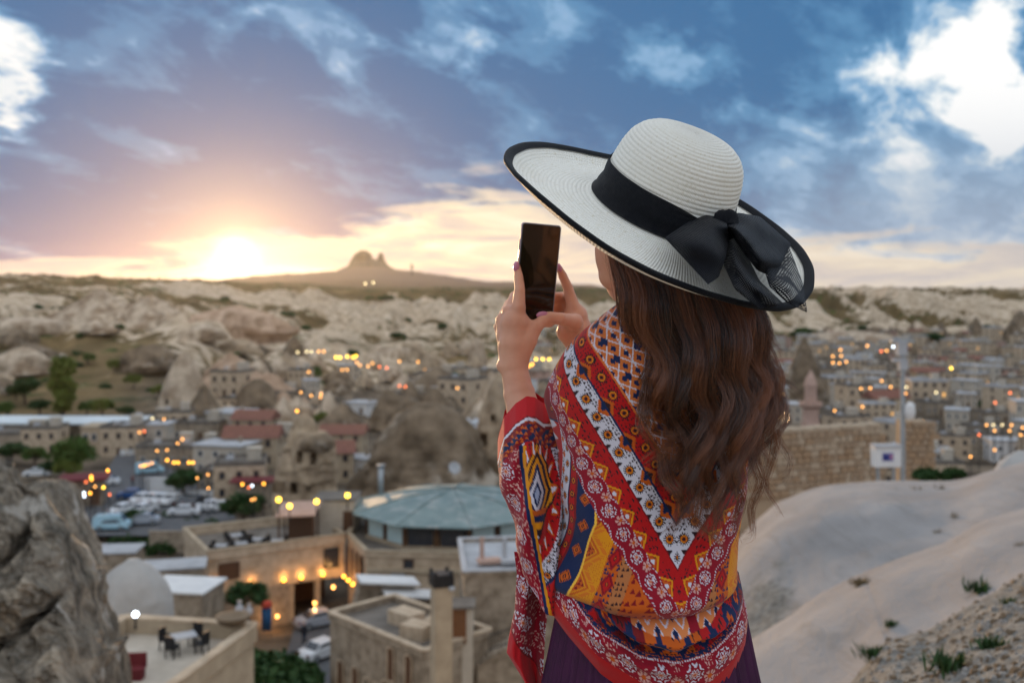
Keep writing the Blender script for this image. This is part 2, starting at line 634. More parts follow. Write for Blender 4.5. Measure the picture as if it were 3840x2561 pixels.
def edge_bar(b, p, q, z0, z1, t, over=0.0, mi=0):
    p, q = Vector((p[0], p[1])), Vector((q[0], q[1]))
    d = (q - p)
    L = d.length
    c = (p + q) / 2
    b.box((c.x, c.y, (z0 + z1) / 2), (L + over, t, z1 - z0), math.atan2(d.y, d.x), mi)


M = {}
M['stone'] = mat('cut_stone', (.58, .46, .335), (.40, .305, .21), 1.2, .9, .5, 9)
M['stone2'] = mat('cut_stone_grey', (.38, .31, .235), (.20, .155, .11), 1.4, .9, .5, 9)
M['stone3'] = mat('sandy_stone', (.47, .38, .27), (.36, .285, .20), 1.0, .9, .5, 9)
M['plaster'] = mat('pale_plaster', (.54, .48, .40), (.43, .375, .305), .8, .9)
M['white'] = mat('white_paint', (.74, .74, .73), (.64, .64, .64), .8, .8)
M['pinkst'] = mat('pink_stone', (.50, .34, .28), (.42, .28, .22), 1.0, .9)
M['roofgrey'] = mat('grey_roof', (.20, .175, .15), (.115, .10, .085), .7, .9, .3)
M['rooflight'] = mat('pale_roof', (.46, .47, .49), (.36, .365, .38), .7, .85)
M['roofred'] = mat('red_tile_roof', (.24, .105, .075), (.17, .075, .055), 1.5, .85, .4)
M['teal'] = mat('teal_roof', (.20, .265, .26), (.13, .19, .19), .5, .5, .2, extra=((.30, .33, .32), .9, .5, .7))
M['wood'] = mat('dark_wood', (.13, .065, .035), (.09, .045, .025), 6, .6)
M['glass'] = mat('window_glass', (.03, .035, .045), (.05, .055, .065), 2, .15, spec=.6)
M['curtain'] = mat('pale_curtain_pane', (.48, .60, .60), (.40, .52, .53), 2, .4)
M['black'] = mat('black_metal', (.012, .012, .014), (.02, .02, .022), 6, .5)
M['iron'] = mat('galvanised_steel', (.40, .43, .45), (.33, .36, .38), 5, .5, metal=.6)
M['asphalt'] = mat('asphalt', (.115, .118, .125), (.085, .088, .095), .8, .9, .3, 12)
M['tuffw'] = mat('white_tuff', (.60, .485, .365), (.25, .18, .12), .22, .95, .6, 1.4, extra=((.26, .18, .115), .12, .50, .68))
M['tuffb'] = mat('brown_tuff', (.25, .185, .125), (.10, .072, .046), .25, .95, .7, 1.2, extra=((.42, .36, .29), .16, .56, .72))
M['tuffs'] = mat('sandy_tuff', (.46, .355, .245), (.24, .175, .115), .35, .95, .6, 2.0, extra=((.26, .20, .15), .3, .58, .75))
M['tuffglow'] = mat('glow_tinted_tuff', (.56, .40, .285), (.36, .235, .155), .2, .95, .6, 1.4, extra=((.24, .15, .09), .12, .50, .68))  # pinkish tuff, warm glow of the low sun painted into its colour
M['bark'] = mat('bark', (.10, .075, .055), (.06, .045, .035), 5, .95)
M['redawn'] = mat('red_awning', (.16, .022, .026), (.11, .015, .02), 2, .8)


def leaf_mat(name, a, b_):
    m = bpy.data.materials.new(name)
    m.use_nodes = True
    nt = m.node_tree
    g = NG(nt)
    bs = nt.nodes['Principled BSDF']
    co = g.n('ShaderNodeTexCoord').outputs['Object']
    nz = g.noise(co, 1.3, 4, .7)
    nt.links.new(g.ramp(nz, [(.3, a), (.7, b_)]), bs.inputs['Base Color'])
    bs.inputs['Roughness'].default_value = .6
    bs.inputs['Specular IOR Level'].default_value = .2
    return m


M['leaf'] = leaf_mat('leaf_green', (.035, .075, .014), (.095, .16, .030))
M['leafd'] = leaf_mat('leaf_dark', (.015, .045, .013), (.045, .095, .024))
M['leafy'] = leaf_mat('leaf_olive', (.075, .105, .018), (.17, .20, .035))


# ---- rock formations
def rock(name, label, px, py_top, py_base, Y, hw, prof, m, seed=0, depth=1.0, amp=.10, strata=.0, lean=0.0, cat='rock', group=None, nseg=44, nrow=34, cut=None, flat=0.0, sink=2.5):
    """lathe-like rock with noise. hw: half width at the base in photo pixels"""
    base = W(px, py_base, Y)
    H = (py_base - py_top) / F * Y
    R = hw / F * Y
    pr = np.array(prof, float)          # (height fraction, radius fraction)
    hf = np.linspace(-sink / H, 1, nrow)
    rf = np.interp(np.clip(hf, 0, 1), pr[:, 0], pr[:, 1]) * (1 + np.clip(-hf, 0, 1) * .3)
    kk = np.ones(5) / 5
    rf = np.convolve(np.pad(rf, 2, mode='edge'), kk, 'valid')
    a = np.linspace(0, 2 * math.pi, nseg, endpoint=False)
    A, Hh = np.meshgrid(a, hf)
    RF = np.repeat(rf[:, None], nseg, 1)
    P3 = np.stack([np.cos(A) * 1.6 + seed * 3.1, np.sin(A) * 1.6 + seed * 1.7, Hh * 3.2 * H / (2 * R + .1)], -1)
    n = fbm(P3, 4) + .6 * ridged(P3 * 1.6, 4) - .25
    gro = ridged(np.stack([np.cos(A) * 4.5 + seed, np.sin(A) * 4.5, Hh * .9 + .6 * n], -1), 3)
    n = n + .55 * (gro - .3)
    RR = RF * R * (1 + amp * 2.2 * n + strata * np.sin(Hh * 34 + 3 * n))
    X = RR * np.cos(A) + lean * R * Hh ** 1.3
    Yy = RR * np.sin(A) * depth
    Z = Hh * H + amp * .25 * R * fbm(P3 * 1.3 + 9, 3) * (Hh > .05)
    V = np.stack([X, Yy, Z], -1).reshape(-1, 3)
    f = [tuple(int(q) for q in t) for t in grid_faces(nseg, nrow, True)]
    f.append(tuple(range(nseg))[::-1])
    f.append(tuple((nrow - 1) * nseg + k for k in range(nseg)))
    me = new_mesh(name, V, f, [m], True)
    o = add(name, me, loc=tuple(base), label=label, cat=cat, group=group)
    if cut:
        # carved openings
        cb = MB()
        for (cx, cy, w, h) in cut:
            c = W(cx, cy, Y) - base
            cb.box((c.x, -R * depth * .75, c.z), (w / F * Y, R * depth * 1.1, h / F * Y))
        co = bpy.data.objects.new('tmp_cut', cb.mesh('tmp_cut', m))
        COL.objects.link(co)
        co.location = o.location
        md = o.modifiers.new('c', 'BOOLEAN')
        md.operation = 'DIFFERENCE'
        md.object = co
        md.solver = 'EXACT'
        bpy.context.view_layer.update()
        ev = o.evaluated_get(bpy.context.evaluated_depsgraph_get())
        nm = bpy.data.meshes.new_from_object(ev)
        o.modifiers.clear()
        o.data = nm
        bpy.data.objects.remove(co)
    return o


CONE = [(0, 1), (.3, .78), (.6, .50), (.85, .24), (.95, .12), (1, .02)]
DOME = [(0, 1), (.35, .93), (.6, .80), (.8, .58), (.93, .32), (1, .04)]
TOWER = [(0, 1), (.2, .86), (.5, .72), (.75, .60), (.9, .42), (1, .08)]
BLUNT = [(0, 1), (.4, .80), (.7, .62), (.88, .48), (.96, .34), (1, .05)]

# castle rock on the far hill
cas = thing('castle_rock', 'hazy castle rock with two peaks crowning the far hill', 'rock', tuple(W(1380, 1030, 3500)))


def castle_part(px, top, base, hw, prof, seed, amp=.08):
    o = rock('peak', None, px, top, base, 3500, hw, prof, M['tuffb'], seed, 1.0, amp, cat=None, sink=20)
    o.parent = cas
    o.location = o.location - cas.location
    return o


castle_part(1385, 972, 1036, 165, [(0, 1), (.2, .74), (.5, .50), (.75, .38), (.92, .28), (1, .1)], 1, .14)
castle_part(1360, 939, 1000, 44, [(0, 1), (.3, .90), (.6, .76), (.8, .62), (.92, .46), (1, .12)], 2, .15)
castle_part(1428, 948, 1000, 24, [(0, 1), (.3, .72), (.6, .5), (.85, .42), (1, .1)], 3)
b = MB()
b.tube([(0, 0, 0), (0, 0, 46)], [3.2, 2.0], 6)
b.box((0, 0, 48), (9, 9, 6)); b.tube([(0, 0, 50), (0, 0, 58)], [1, .5], 5)
add('radio_mast', b.mesh('radio_mast', M['tuffb']), loc=tuple(W(1545, 1052, 3300)), label='thin radio mast on the skyline beside the castle rock', cat='mast')
rock('rock_spire', 'small knob of rock on the skyline sloping down from the castle rock', 1676, 1034, 1064, 3200, 14, BLUNT, M['tuffb'], 4, sink=15)

# named fairy chimneys
rock('fairy_chimney', 'tall pale cone rock standing above the shops, lit by two lamps', 690, 1325, 1610, 232, 118, [(0, 1), (.3, .80), (.6, .60), (.8, .42), (.93, .26), (1, .05)], M['tuffw'], 5, 1, .06, cat='fairy chimney', cut=[(600, 1440, 16, 22), (655, 1500, 14, 20)])
rock('fairy_chimney', 'slender pale cone rock at the foot of the taller cone above the shops', 795, 1450, 1605, 226, 46, CONE, M['tuffs'], 6, 1, .10, cat='fairy chimney')
crv = thing('carved_rock', 'sandy rock tower with carved windows and a dark cap, behind the hotel terrace', 'fairy chimney', tuple(W(1152, 1965, 131)))


def carved(name, px, top, base, hw, prof, m, seed, dp, amp, cut=None, Y=131):
    o = rock(name, None, px, top, base, Y, hw, prof, m, seed, dp, amp, .015, cat=None, nseg=70, nrow=60, cut=cut, sink=1.0)
    o.parent = crv
    o.location = o.location - crv.location


carved('base_block', 1150, 1690, 1968, 122, [(0, 1), (.3, .97), (.7, .92), (.9, .82), (1, .55)], M['tuffs'], 7, .9, .07, [(1062, 1815, 58, 50), (1124, 1812, 28, 44), (1222, 1760, 18, 40)])
carved('upper_block', 1175, 1620, 1800, 82, [(0, 1), (.4, .98), (.8, .92), (1, .6)], M['tuffs'], 71, 1.1, .07, [(1142, 1702, 26, 48), (1192, 1706, 24, 44)], 130)
carved('cap', 1190, 1630, 1690, 62, [(0, .75), (.3, 1), (.7, .95), (1, .4)], M['tuffb'], 72, 1.25, .10, None, 128.5)
carved('peak', 1140, 1552, 1720, 74, [(0, 1), (.4, .80), (.7, .60), (.9, .46), (1, .12)], M['tuffs'], 73, .9, .12)
rock('rock_cone', 'huge brown weathered cone rock behind the teal roof', 1600, 1512, 1840, 152, 262, [(0, 1), (.4, .77), (.7, .57), (.86, .44), (.95, .28), (1, .06)], M['tuffb'], 8, .8, .12, cat='fairy chimney', nseg=70, nrow=50)
rock('rock_wall', 'sandy cave-house rock with dark windows beside the huge brown cone', 1880, 1395, 1860, 160, 118, [(0, 1), (.4, .86), (.65, .70), (.85, .48), (1, .1)], M['tuffs'], 9, .9, .08, .01, cat='fairy chimney', nseg=56, nrow=50, cut=[(1815, 1640, 28, 46), (1812, 1708, 30, 34), (1850, 1560, 18, 26)])
rock('rock_dome', 'rounded brown rock dome half way up the cave houses', 1640, 1378, 1548, 265, 140, DOME, M['tuffb'], 10, .9, .10, cat='fairy chimney')
rock('rock_spire', 'narrow pale rock spire beside the raised hand', 1790, 1270, 1420, 330, 44, TOWER, M['tuffw'], 11, 1, .12, cat='fairy chimney')
rock('rock_dome', 'broad white tuff hump above the cave hotel lamps', 1500, 1300, 1400, 470, 190, DOME, M['tuffw'], 12, .7, .10, cat='rock')
rock('rock_dome', 'pale rock slope left of the cave houses', 870, 1330, 1580, 262, 170, [(0, 1), (.35, .84), (.65, .58), (.85, .34), (1, .05)], M['tuffglow'], 13, .8, .26, cat='rock', nseg=60)
rock('rock_dome', 'sunlit pinkish rock shoulder right of the tall cone', 1010, 1400, 1590, 250, 130, [(0, 1), (.4, .82), (.7, .56), (.88, .34), (1, .05)], M['tuffglow'], 14, .8, .26, cat='rock', nseg=60)
rock('rock_dome', 'white tuff ridge with a sharp crest high on the left slope', 380, 1085, 1225, 500, 250, [(0, 1), (.3, .62), (.6, .36), (.85, .16), (1, .02)], M['tuffw'], 15, .6, .16, cat='rock', nseg=60)
rock('rock_dome', 'second white tuff crest right of the sharp one on the left slope', 560, 1110, 1250, 480, 240, [(0, 1), (.3, .66), (.6, .42), (.85, .2), (1, .03)], M['tuffw'], 16, .6, .16, cat='rock', nseg=60)
rock('rock_bluff', 'fluted white cliff block at the far left edge', 90, 1190, 1305, 420, 180, [(0, 1), (.5, .94), (.8, .86), (.95, .6), (1, .2)], M['tuffw'], 17, .7, .10, cat='rock', nseg=60)
rock('rock_dome', 'smooth rounded tuff hill glowing under the sun', 880, 1150, 1290, 430, 200, DOME, M['tuffglow'], 18, .8, .20, cat='rock', nseg=60)
rock('rock_dome', 'dark tall rock cone behind the pink minaret', 3015, 1262, 1520, 285, 95, CONE, M['tuffb'], 19, .9, .10, cat='fairy chimney')
rock('rock_dome', 'brown boulder-like rock standing among the houses under the yellow lamp', 3610, 1385, 1480, 330, 46, DOME, M['tuffb'], 20, 1, .12, cat='rock')
rock('rock_dome', 'broad brown rock cone at the right edge below the cliffs', 3830, 1165, 1310, 610, 95, CONE, M['tuffb'], 21, 1, .10, cat='rock')
rock('rock_dome', 'low pale rock mound below the cliffs, above the first houses', 3190, 1240, 1290, 600, 190, DOME, M['tuffw'], 22, .8, .12, cat='rock')
for i, (px, top, base, Y, hw) in enumerate([(3420, 1215, 1300, 640, 40), (3530, 1205, 1300, 660, 46), (3660, 1190, 1300, 650, 52), (3340, 1225, 1300, 650, 34)]):
    rock('fairy_chimney', 'brown rock cone in the row at the foot of the far cliffs', px, top, base, Y, hw, CONE, M['tuffb'], 30 + i, 1, .12, cat='fairy chimney', group='rock cones at the foot of the cliffs', nseg=28, nrow=20)
rr_ = random.Random(3)
cand = []
for i in range(62):
    px = rr_.uniform(760, 1960)
    py = rr_.uniform(1330, 1640)
    cand.append((px, py, rr_.uniform(28, 85) * (py - 1100) / 420, rr_.uniform(.7, 1.5)))
for i, (px, py, hw, asp) in enumerate(cand):
    p = hit(px, py, 0, 170, 900)
    rock('rock_outcrop', 'pale weathered tuff outcrop among the cave houses on the middle slope', px, py - hw * asp * 1.25, py, p.y, hw, rr_.choice([CONE, CONE, BLUNT, TOWER]), rr_.choice([M['tuffw'], M['tuffw'], M['tuffs'], M['tuffb']]), 50 + i, 1, .15, cat='rock', group='tuff outcrops on the middle slope', nseg=36, nrow=24)
for i in range(14):
    px = rr_.uniform(-100, 900)
    py = rr_.uniform(1180, 1500)
    p = hit(px, py, 0, 200, 900)
    hw = rr_.uniform(50, 130)
    rock('rock_outcrop', 'pale tuff outcrop on the grassy slope left of the tall cone', px, py - hw * rr_.uniform(.4, .9), py, p.y, hw, rr_.choice([DOME, BLUNT, DOME]), rr_.choice([M['tuffw'], M['tuffb'], M['tuffs']]), 150 + i, .8, .26, cat='rock', group='tuff outcrops on the left slope', nseg=24, nrow=16)
for i in range(36):
    px = rr_.uniform(2650, 3900) if i < 26 else rr_.uniform(1950, 2650)
    py = rr_.uniform(1235, 1330)
    p = hit(px, py, 0, 300, 900)
    hw = rr_.uniform(16, 48)
    rock('rock_outcrop', 'rock outcrop between the last houses and the far cliffs', px, py - hw * rr_.uniform(.6, 1.4), py, p.y, hw, rr_.choice([CONE, DOME, BLUNT]), rr_.choice([M['tuffw'], M['tuffb'], M['tuffs']]), 200 + i, .9, .16, cat='rock', group='tuff outcrops below the cliffs', nseg=22, nrow=16)


# ---- houses
def window_mesh(w, h, glassm, framem, name='window'):
    b = MB()
    t = .09
    b.box((0, 0, h / 2 - t / 2), (w, .10, t), 0, 0); b.box((0, 0, -h / 2 + t / 2), (w, .10, t), 0, 0)
    b.box((-w / 2 + t / 2, 0, 0), (t, .096, h - 2 * t), 0, 0); b.box((w / 2 - t / 2, 0, 0), (t, .096, h - 2 * t), 0, 0)
    b.box((0, .03, 0), (w - 2 * t, .03, h - 2 * t), 0, 1)
    return b.mesh(name, [framem, glassm])


WIN = window_mesh(.95, 1.35, M['glass'], M['wood'])
WINW = window_mesh(.95, 1.35, M['glass'], M['white'])
M['litpane'] = mat('lit_window', (.6, .35, .12), (.5, .3, .1), 3, .5, emit=(1.0, .50, .14), es=1.2)
WINL = window_mesh(.95, 1.35, M['litpane'], M['wood'], 'lit_window')
tk_ = MB(); tk_.tube([(-.7, 0, .75), (.7, 0, .75)], .28, 10); tk_.box((0, -.55, .42), (1.5, 1.0, .06)); tk_.box((-.6, .1, .24), (.06, .06, .5)); tk_.box((.6, .1, .24), (.06, .06, .5))
TANK = tk_.mesh('solar_tank', M['rooflight'])
ck_ = MB(); ck_.box((0, 0, .5), (.5, .5, 1.2)); ck_.box((0, 0, 1.14), (.64, .64, .1))
CHIM = ck_.mesh('chimney', M['stone2'])
sr_ = MB(); sr_.box((0, 0, 1.0), (2.4, 2.2, 2.0)); sr_.box((0, 0, 2.06), (2.8, 2.6, .12)); sr_.box((0, -1.11, .85), (.8, .04, 1.6))
STAIRH = sr_.mesh('stair_house', M['plaster'])
DOOR = window_mesh(1.05, 2.1, M['wood'], M['stone2'], 'door')


def house_proto(w, d, h, wallm, roofm, kind, floors, per, win):
    r = add('house', None)
    b = MB()
    b.box((0, 0, h / 2 - 1.5), (w, d, h + 3))
    add('wall', b.mesh('wall', wallm), r)
    b = MB()
    if kind == 'flat':
        b.box((0, 0, h + .09), (w - .5, d - .5, .14))
        for sx, sy, ww, dd in ((0, -1, w + .12, .3), (0, 1, w + .12, .3)):
            b.box((0, sy * (d / 2 - .1), h + .35), (ww, dd, .7))
        for sx in (-1, 1):
            b.box((sx * (w / 2 - .1), 0, h + .34), (.3, d - .52, .68))
    elif kind == 'gable':
        o = .45
        V = [(-w / 2 - o, -d / 2 - o, h), (w / 2 + o, -d / 2 - o, h), (w / 2 + o, d / 2 + o, h), (-w / 2 - o, d / 2 + o, h), (-w / 2 - o, 0, h + d * .28), (w / 2 + o, 0, h + d * .28)]
        b.poly(V, [(0, 1, 5, 4), (2, 3, 4, 5), (0, 4, 3), (1, 2, 5), (3, 2, 1, 0)])
    else:
        b.box((0, 0, h + .12), (w + .9, d + .9, .24))
    add('roof', b.mesh('roof', roofm), r)
    if kind == 'flat':
        add('solar_tank', TANK, r, loc=(-w * .22, 0, h + .17))
        add('stair_house', STAIRH, r, loc=(w * .25, d * .15, h + .17))
    if kind != 'flat':
        add('chimney', CHIM, r, loc=(w * .25, d * .12, h + (.9 if kind == 'gable' else .2)))
    for fl in range(floors):
        for k in range(per):
            x = -w / 2 + w * (k + .5) / per
            if fl == 0 and k == per // 2:
                add('door', DOOR, r, loc=(x, -d / 2 - .03, 1.05))
            else:
                lit = (floors > 2 and fl == 1 and k == per - 1)
                add('window', WINL if lit else win, r, loc=(x, -d / 2 - .03, 1.6 + fl * 3.0))
        add('window', win, r, loc=(w / 2 + .03, 0, 1.6 + fl * 3.0), rot=(0, 0, math.pi / 2))
        add('window', win, r, loc=(-w / 2 - .03, 0, 1.6 + fl * 3.0), rot=(0, 0, -math.pi / 2))
    return r


HP_ = [(house_proto(9, 8, 6.2, M['stone'], M['roofgrey'], 'flat', 2, 3, WIN), 'two-storey beige stone house with flat roof'),
       (house_proto(12, 8, 3.8, M['stone2'], M['roofgrey'], 'flat', 1, 4, WINW), 'low grey stone house with flat roof'),
       (house_proto(8, 8, 6.4, M['plaster'], M['rooflight'], 'slab', 2, 3, WINW), 'pale plastered house under a pale slab roof'),
       (house_proto(10, 7, 5.6, M['stone3'], M['roofred'], 'gable', 2, 3, WIN), 'sandy stone house with red gabled roof'),
       (house_proto(11, 9, 8.6, M['stone'], M['rooflight'], 'flat', 3, 4, WIN), 'three-storey beige stone house with flat roof'),
       (house_proto(8, 7, 3.6, M['white'], M['rooflight'], 'slab', 1, 2, WINW), 'small white house under a pale slab roof'),
       (house_proto(9, 8, 5.8, M['pinkst'], M['roofgrey'], 'slab', 2, 3, WIN), 'pinkish stone house under a grey slab roof')]
for r, _ in HP_:
    r['kind'] = 'helper'
first = {}


def place_house(k, loc, rz, where, group, s=1.0):
    r, lab = HP_[k]
    o = copy_tree(r)
    del o['kind']
    o.location = loc
    o.rotation_euler = (0, 0, rz)
    o.scale = (s * rh.uniform(.75, 1.3), s * rh.uniform(.8, 1.25), s * rh.uniform(.85, 1.2))
    o['label'] = lab + (where if where[0] == ',' else ' ' + where)
    o['category'] = 'house'
    o['group'] = group
    return o


rh = random.Random(21)


def where_right(px, Y):
    a = 'straight behind the woman' if px < 2690 else 'behind her hair' if px < 2900 else 'near the minaret' if px < 3130 else 'between minaret and pole' if px < 3360 else 'right of the pole' if px < 3620 else 'towards the right edge'
    r = ', nearest town rows' if Y < 215 else ', middle town rows' if Y < 310 else ', upper town rows' if Y < 430 else ', last rows below cliffs'
    return r + ', ' + a


Y = 150.0
row = 0
while Y < 640:
    wid = 8.2 + (Y - 150) * .013
    px = 1990 + (row % 2) * 60
    while px < 3980:
        j = rh.uniform(-.25, .25) * wid / Y * F
        if rh.random() < (.84 if px > 2680 else .36) and not (2960 < px < 3090 and Y < 300):
            yy = Y + rh.uniform(-4, 4)
            z = ground_z(px + j, yy)
            z += rh.uniform(0, 1.5)
            place_house(rh.choice([0, 0, 1, 2, 1, 4, 4, 5, 6, 0, 2, 3]), ((px + j - CX) / F * yy, yy, z), rh.uniform(-.8, .8), where_right(px, yy), 'houses of the town right of the woman', rh.uniform(.5, .78))
        px += wid / Y * F * rh.uniform(.9, 1.4)
    Y += 11 + (Y - 150) * .035
    row += 1
for i in range(26):
    px = rh.uniform(870, 1960)
    py = rh.uniform(1395, 1690)
    p = hit(px, py, 0, 165, 700)
    if abs(px - 1152) < 150 and py > 1600:
        continue
    place_house(rh.choice([0, 1, 2, 5, 0, 1]), (p.x, p.y, p.z), rh.uniform(-.6, .6), ('among upper rocks' if py < 1490 else 'among lower rocks') + (' left of the yellow lamps' if px < 1230 else ' below the yellow lamps' if px < 1450 else ' above the brown cone' if px < 1750 else ' beside the raised arm'), 'houses among the rocks of the middle slope', rh.uniform(.6, .95))
CPW = ['at the left foot of the pale cone', 'straight below the pale cone rock', 'below the slender cone rock', 'behind the small tree with the red lamp', 'left of the carved rock tower, upper row', 'above the lamp-lit arcade', 'with the bright orange lamp bars',
       'right of the orange lamp bars', 'behind the long low white wall', 'left of the carved rock tower, lower row', 'just left of the carved rock peak', 'beside the end of the long white roof', 'behind the dark red awning', 'behind the dark parked cars', 'just right of the carved rock tower', 'above and right of the carved rock',
       'between carved rock and brown cone', 'at the far left below the long roof', 'below the long roof, behind the trees']
for i, (px, py, k, s) in enumerate([(560, 1640, 1, .9), (660, 1640, 0, .8), (760, 1650, 1, .9), (870, 1640, 2, .8), (960, 1660, 3, .9), (560, 1690, 2, .8), (640, 1735, 1, .8), (740, 1735, 1, .9), (850, 1760, 2, .9), (950, 1740, 3, .9), (1000, 1690, 1, .9), (470, 1700, 0, .8),
                                    (905, 1860, 0, .85), (840, 1830, 1, .7), (1230, 1790, 3, .8), (1290, 1700, 3, .8), (1330, 1780, 5, .8), (60, 1700, 1, 1.0), (170, 1705, 0, .7)]):
    p = G(px, py, -29)
    place_house(k, (p.x, p.y, ground_z(px, p.y)), rh.uniform(-.3, .3), CPW[i], 'houses and shops behind the car park', s)
# the prototypes themselves leave the scene
for r, _ in HP_:
    for ch in list(r.children):
        bpy.data.objects.remove(ch)
    bpy.data.objects.remove(r)


# ---- trees
def tree_proto(kind, seed):
    rg = np.random.default_rng(seed)
    H = 6.0
    r = add('tree', None)
    b = MB()
    if kind == 'bush':
        for k in range(5):
            a = k * 1.26
            b.tube([(0, 0, -.3), (.3 * math.cos(a), .3 * math.sin(a), .5), (.8 * math.cos(a), .8 * math.sin(a), 1.1)], [.06, .045, .015], 6)
    elif kind == 'poplar':
        b.tube([(0, 0, -.5), (.05, 0, 3), (0, .05, 5.6)], [.16, .11, .03], 8)
    else:
        b.tube([(0, 0, -.5), (.06, .02, 1.2), (.0, .05, 2.6), (.1, 0, 4.4)], [.24, .18, .13, .04], 8)
        for k in range(5):
            a = k * 1.26 + rg.uniform(-.3, .3)
            b.tube([(.03, .03, 1.3 + .35 * k), (.7 * math.cos(a), .7 * math.sin(a), 2.2 + .35 * k), (1.5 * math.cos(a), 1.5 * math.sin(a), 2.9 + .35 * k)], [.10, .07, .02], 6)
    add('trunk', b.mesh('trunk', M['bark'], True), r)
    n = 2600 if kind != 'bush' else 1300
    # clumps
    ncl = 34 if kind != 'bush' else 16
    C = []
    for k in range(ncl):
        if kind == 'poplar':
            z = rg.uniform(.9, 5.9); rad = .95 * math.sin(math.pi * min(max((z - .2) / 6.2, .03), .97)) ** .7
            a = rg.uniform(0, 6.28)
            C.append((rad * .65 * math.cos(a), rad * .65 * math.sin(a), z, .55))
        elif kind == 'bush':
            a = rg.uniform(0, 6.28); q = rg.uniform(0, 1) ** .5
            C.append((1.5 * q * math.cos(a), 1.5 * q * math.sin(a), .5 + 1.2 * (1 - q) * rg.uniform(.4, 1), .62))
        else:
            a = rg.uniform(0, 6.28); ph = math.acos(rg.uniform(-.55, 1)); q = rg.uniform(.55, 1.0)
            C.append((2.05 * q * math.sin(ph) * math.cos(a), 2.05 * q * math.sin(ph) * math.sin(a), 3.7 + 1.75 * q * math.cos(ph), .72))
    C = np.array(C)
    ci = rg.integers(0, ncl, n)
    u = rg.normal(size=(n, 3)); u /= np.linalg.norm(u, axis=1)[:, None]
    P = C[ci, :3] + u * (C[ci, 3] * rg.uniform(.35, 1.08, n))[:, None]
    s = rg.uniform(.14, .30, n)
    A = rg.normal(size=(n, 3)); A /= np.linalg.norm(A, axis=1)[:, None]
    B = np.cross(A, rg.normal(size=(n, 3))); B /= np.linalg.norm(B, axis=1)[:, None]
    V = np.stack([P - A * s[:, None], P + B * s[:, None] * .6, P + A * s[:, None], P - B * s[:, None] * .6], 1).reshape(-1, 3)
    f = np.arange(4 * n).reshape(-1, 4)
    lm = {'broad': M['leaf'], 'dark': M['leafd'], 'poplar': M['leafy'], 'bush': M['leafd'], 'olive': M['leafy']}[kind]
    add('crown', new_mesh('crown', V, f, [lm]), r)
    return r


TP = {k: tree_proto(k, i + 1) for i, k in enumerate(('broad', 'dark', 'poplar', 'bush', 'olive'))}


def place_tree(kind, px, py_base, py_top, label, group=None, Y=None, name='tree', wide=1.0, z=None):
    if Y is None:
        p = hit(px, py_base, 0, 78, 900)
    else:
        p = W(px, py_base, Y)
    Ht = (py_base - py_top) / F * p.y
    full = {'broad': 6.1, 'dark': 6.1, 'poplar': 6.4, 'bush': 2.3, 'olive': 6.1}[kind]
    o = copy_tree(TP[kind])
    o.name = name
    o.location = p
    k = Ht / full
    o.scale = (k * wide, k * wide, k)
    o.rotation_euler = (0, 0, rh.uniform(0, 6.28))
    o['label'] = label
    o['category'] = 'bush' if kind == 'bush' else 'tree'
    if group:
        o['group'] = group
    return o


place_tree('poplar', 236, 1565, 1318, 'tall yellow-green poplar left of the pale cone rock', name='poplar_tree', wide=1.15)
place_tree('dark', 95, 1520, 1405, 'dark green tree on the far left slope, left of the poplar', wide=1.3)
place_tree('olive', 385, 1570, 1490, 'rounded olive-green tree behind the long white roof', wide=1.5)
place_tree('broad', 265, 1800, 1630, 'large green tree beside the car park, under the long white roof', wide=1.35)
place_tree('olive', 255, 1815, 1715, 'smaller brownish green tree in front of the large car park tree', wide=1.3)
place_tree('dark', 690, 1880, 1745, 'dark green tree behind the white wall of the car park', wide=1.25)
place_tree('dark', 915, 1985, 1835, 'round dark tree right of the car park, below the white-blue lamp', wide=1.4)
place_tree('dark', 930, 2330, 2165, 'round bright dark-green tree in front of the hotel wall', Y=84, wide=1.25)
place_tree('dark', 500, 1995, 1900, 'small dark tree at the near edge of the car park', wide=1.3)
place_tree('broad', 785, 1700, 1655, 'small green tree between the shop roofs', wide=1.6)
place_tree('dark', 870, 1690, 1650, 'dark bushy tree at the shop front with the red lamp', wide=1.8)
place_tree('broad', 1705, 1450, 1390, 'bright green tree below the white hump, left of the raised hand', wide=1.4)
place_tree('dark', 1320, 1700, 1640, 'small dark tree at the foot of the huge brown cone', wide=1.4)
place_tree('olive', 1210, 1620, 1540, 'olive-green tree above the carved rock tower', wide=1.4)
place_tree('dark', 3140, 1480, 1445, 'dark tree among the houses, left of the row of orange lamps', wide=2.2)
place_tree('dark', 3500, 1305, 1240, 'dark green tree at the foot of the far cliffs', wide=1.5)
place_tree('broad', 3010, 1270, 1225, 'green tree beside the dark tall rock cone', wide=1.8)
for i, (px, py, w_, h_) in enumerate([(640, 1965, 150, 60), (720, 1980, 120, 50), (800, 1990, 110, 60), (610, 2080, 130, 70), (560, 2060, 110, 60), (470, 2040, 140, 50)]):
    place_tree('bush', px, py, py - h_, 'dark hedge bush along the near side of the car park', 'bushes beside the car park', name='bush', wide=w_ / h_ * .55)
for i, (px, py, h_, w_) in enumerate([(1000, 2555, 150, 1.0), (1075, 2600, 190, .9), (1130, 2585, 130, .9), (1020, 2640, 200, 1.0)]):
    place_tree('bush', px, py, py - h_, 'tall leafy bush growing beside the street with the two cars', 'bushes beside the street', Y=70 - 2 * i, name='bush', wide=w_)
for i in range(46):
    px = rh.uniform(-60, 2000)
    py = rh.uniform(1120, 1560)
    p = hit(px, py, 0, 200, 1000)
    hgt = rh.uniform(14, 34)
    place_tree('bush' if rh.random() < .7 else 'broad', px, py, py - hgt, 'green shrub dotted over the hillside beyond the town', 'shrubs dotted over the hillside', name='shrub', wide=rh.uniform(.9, 1.5))
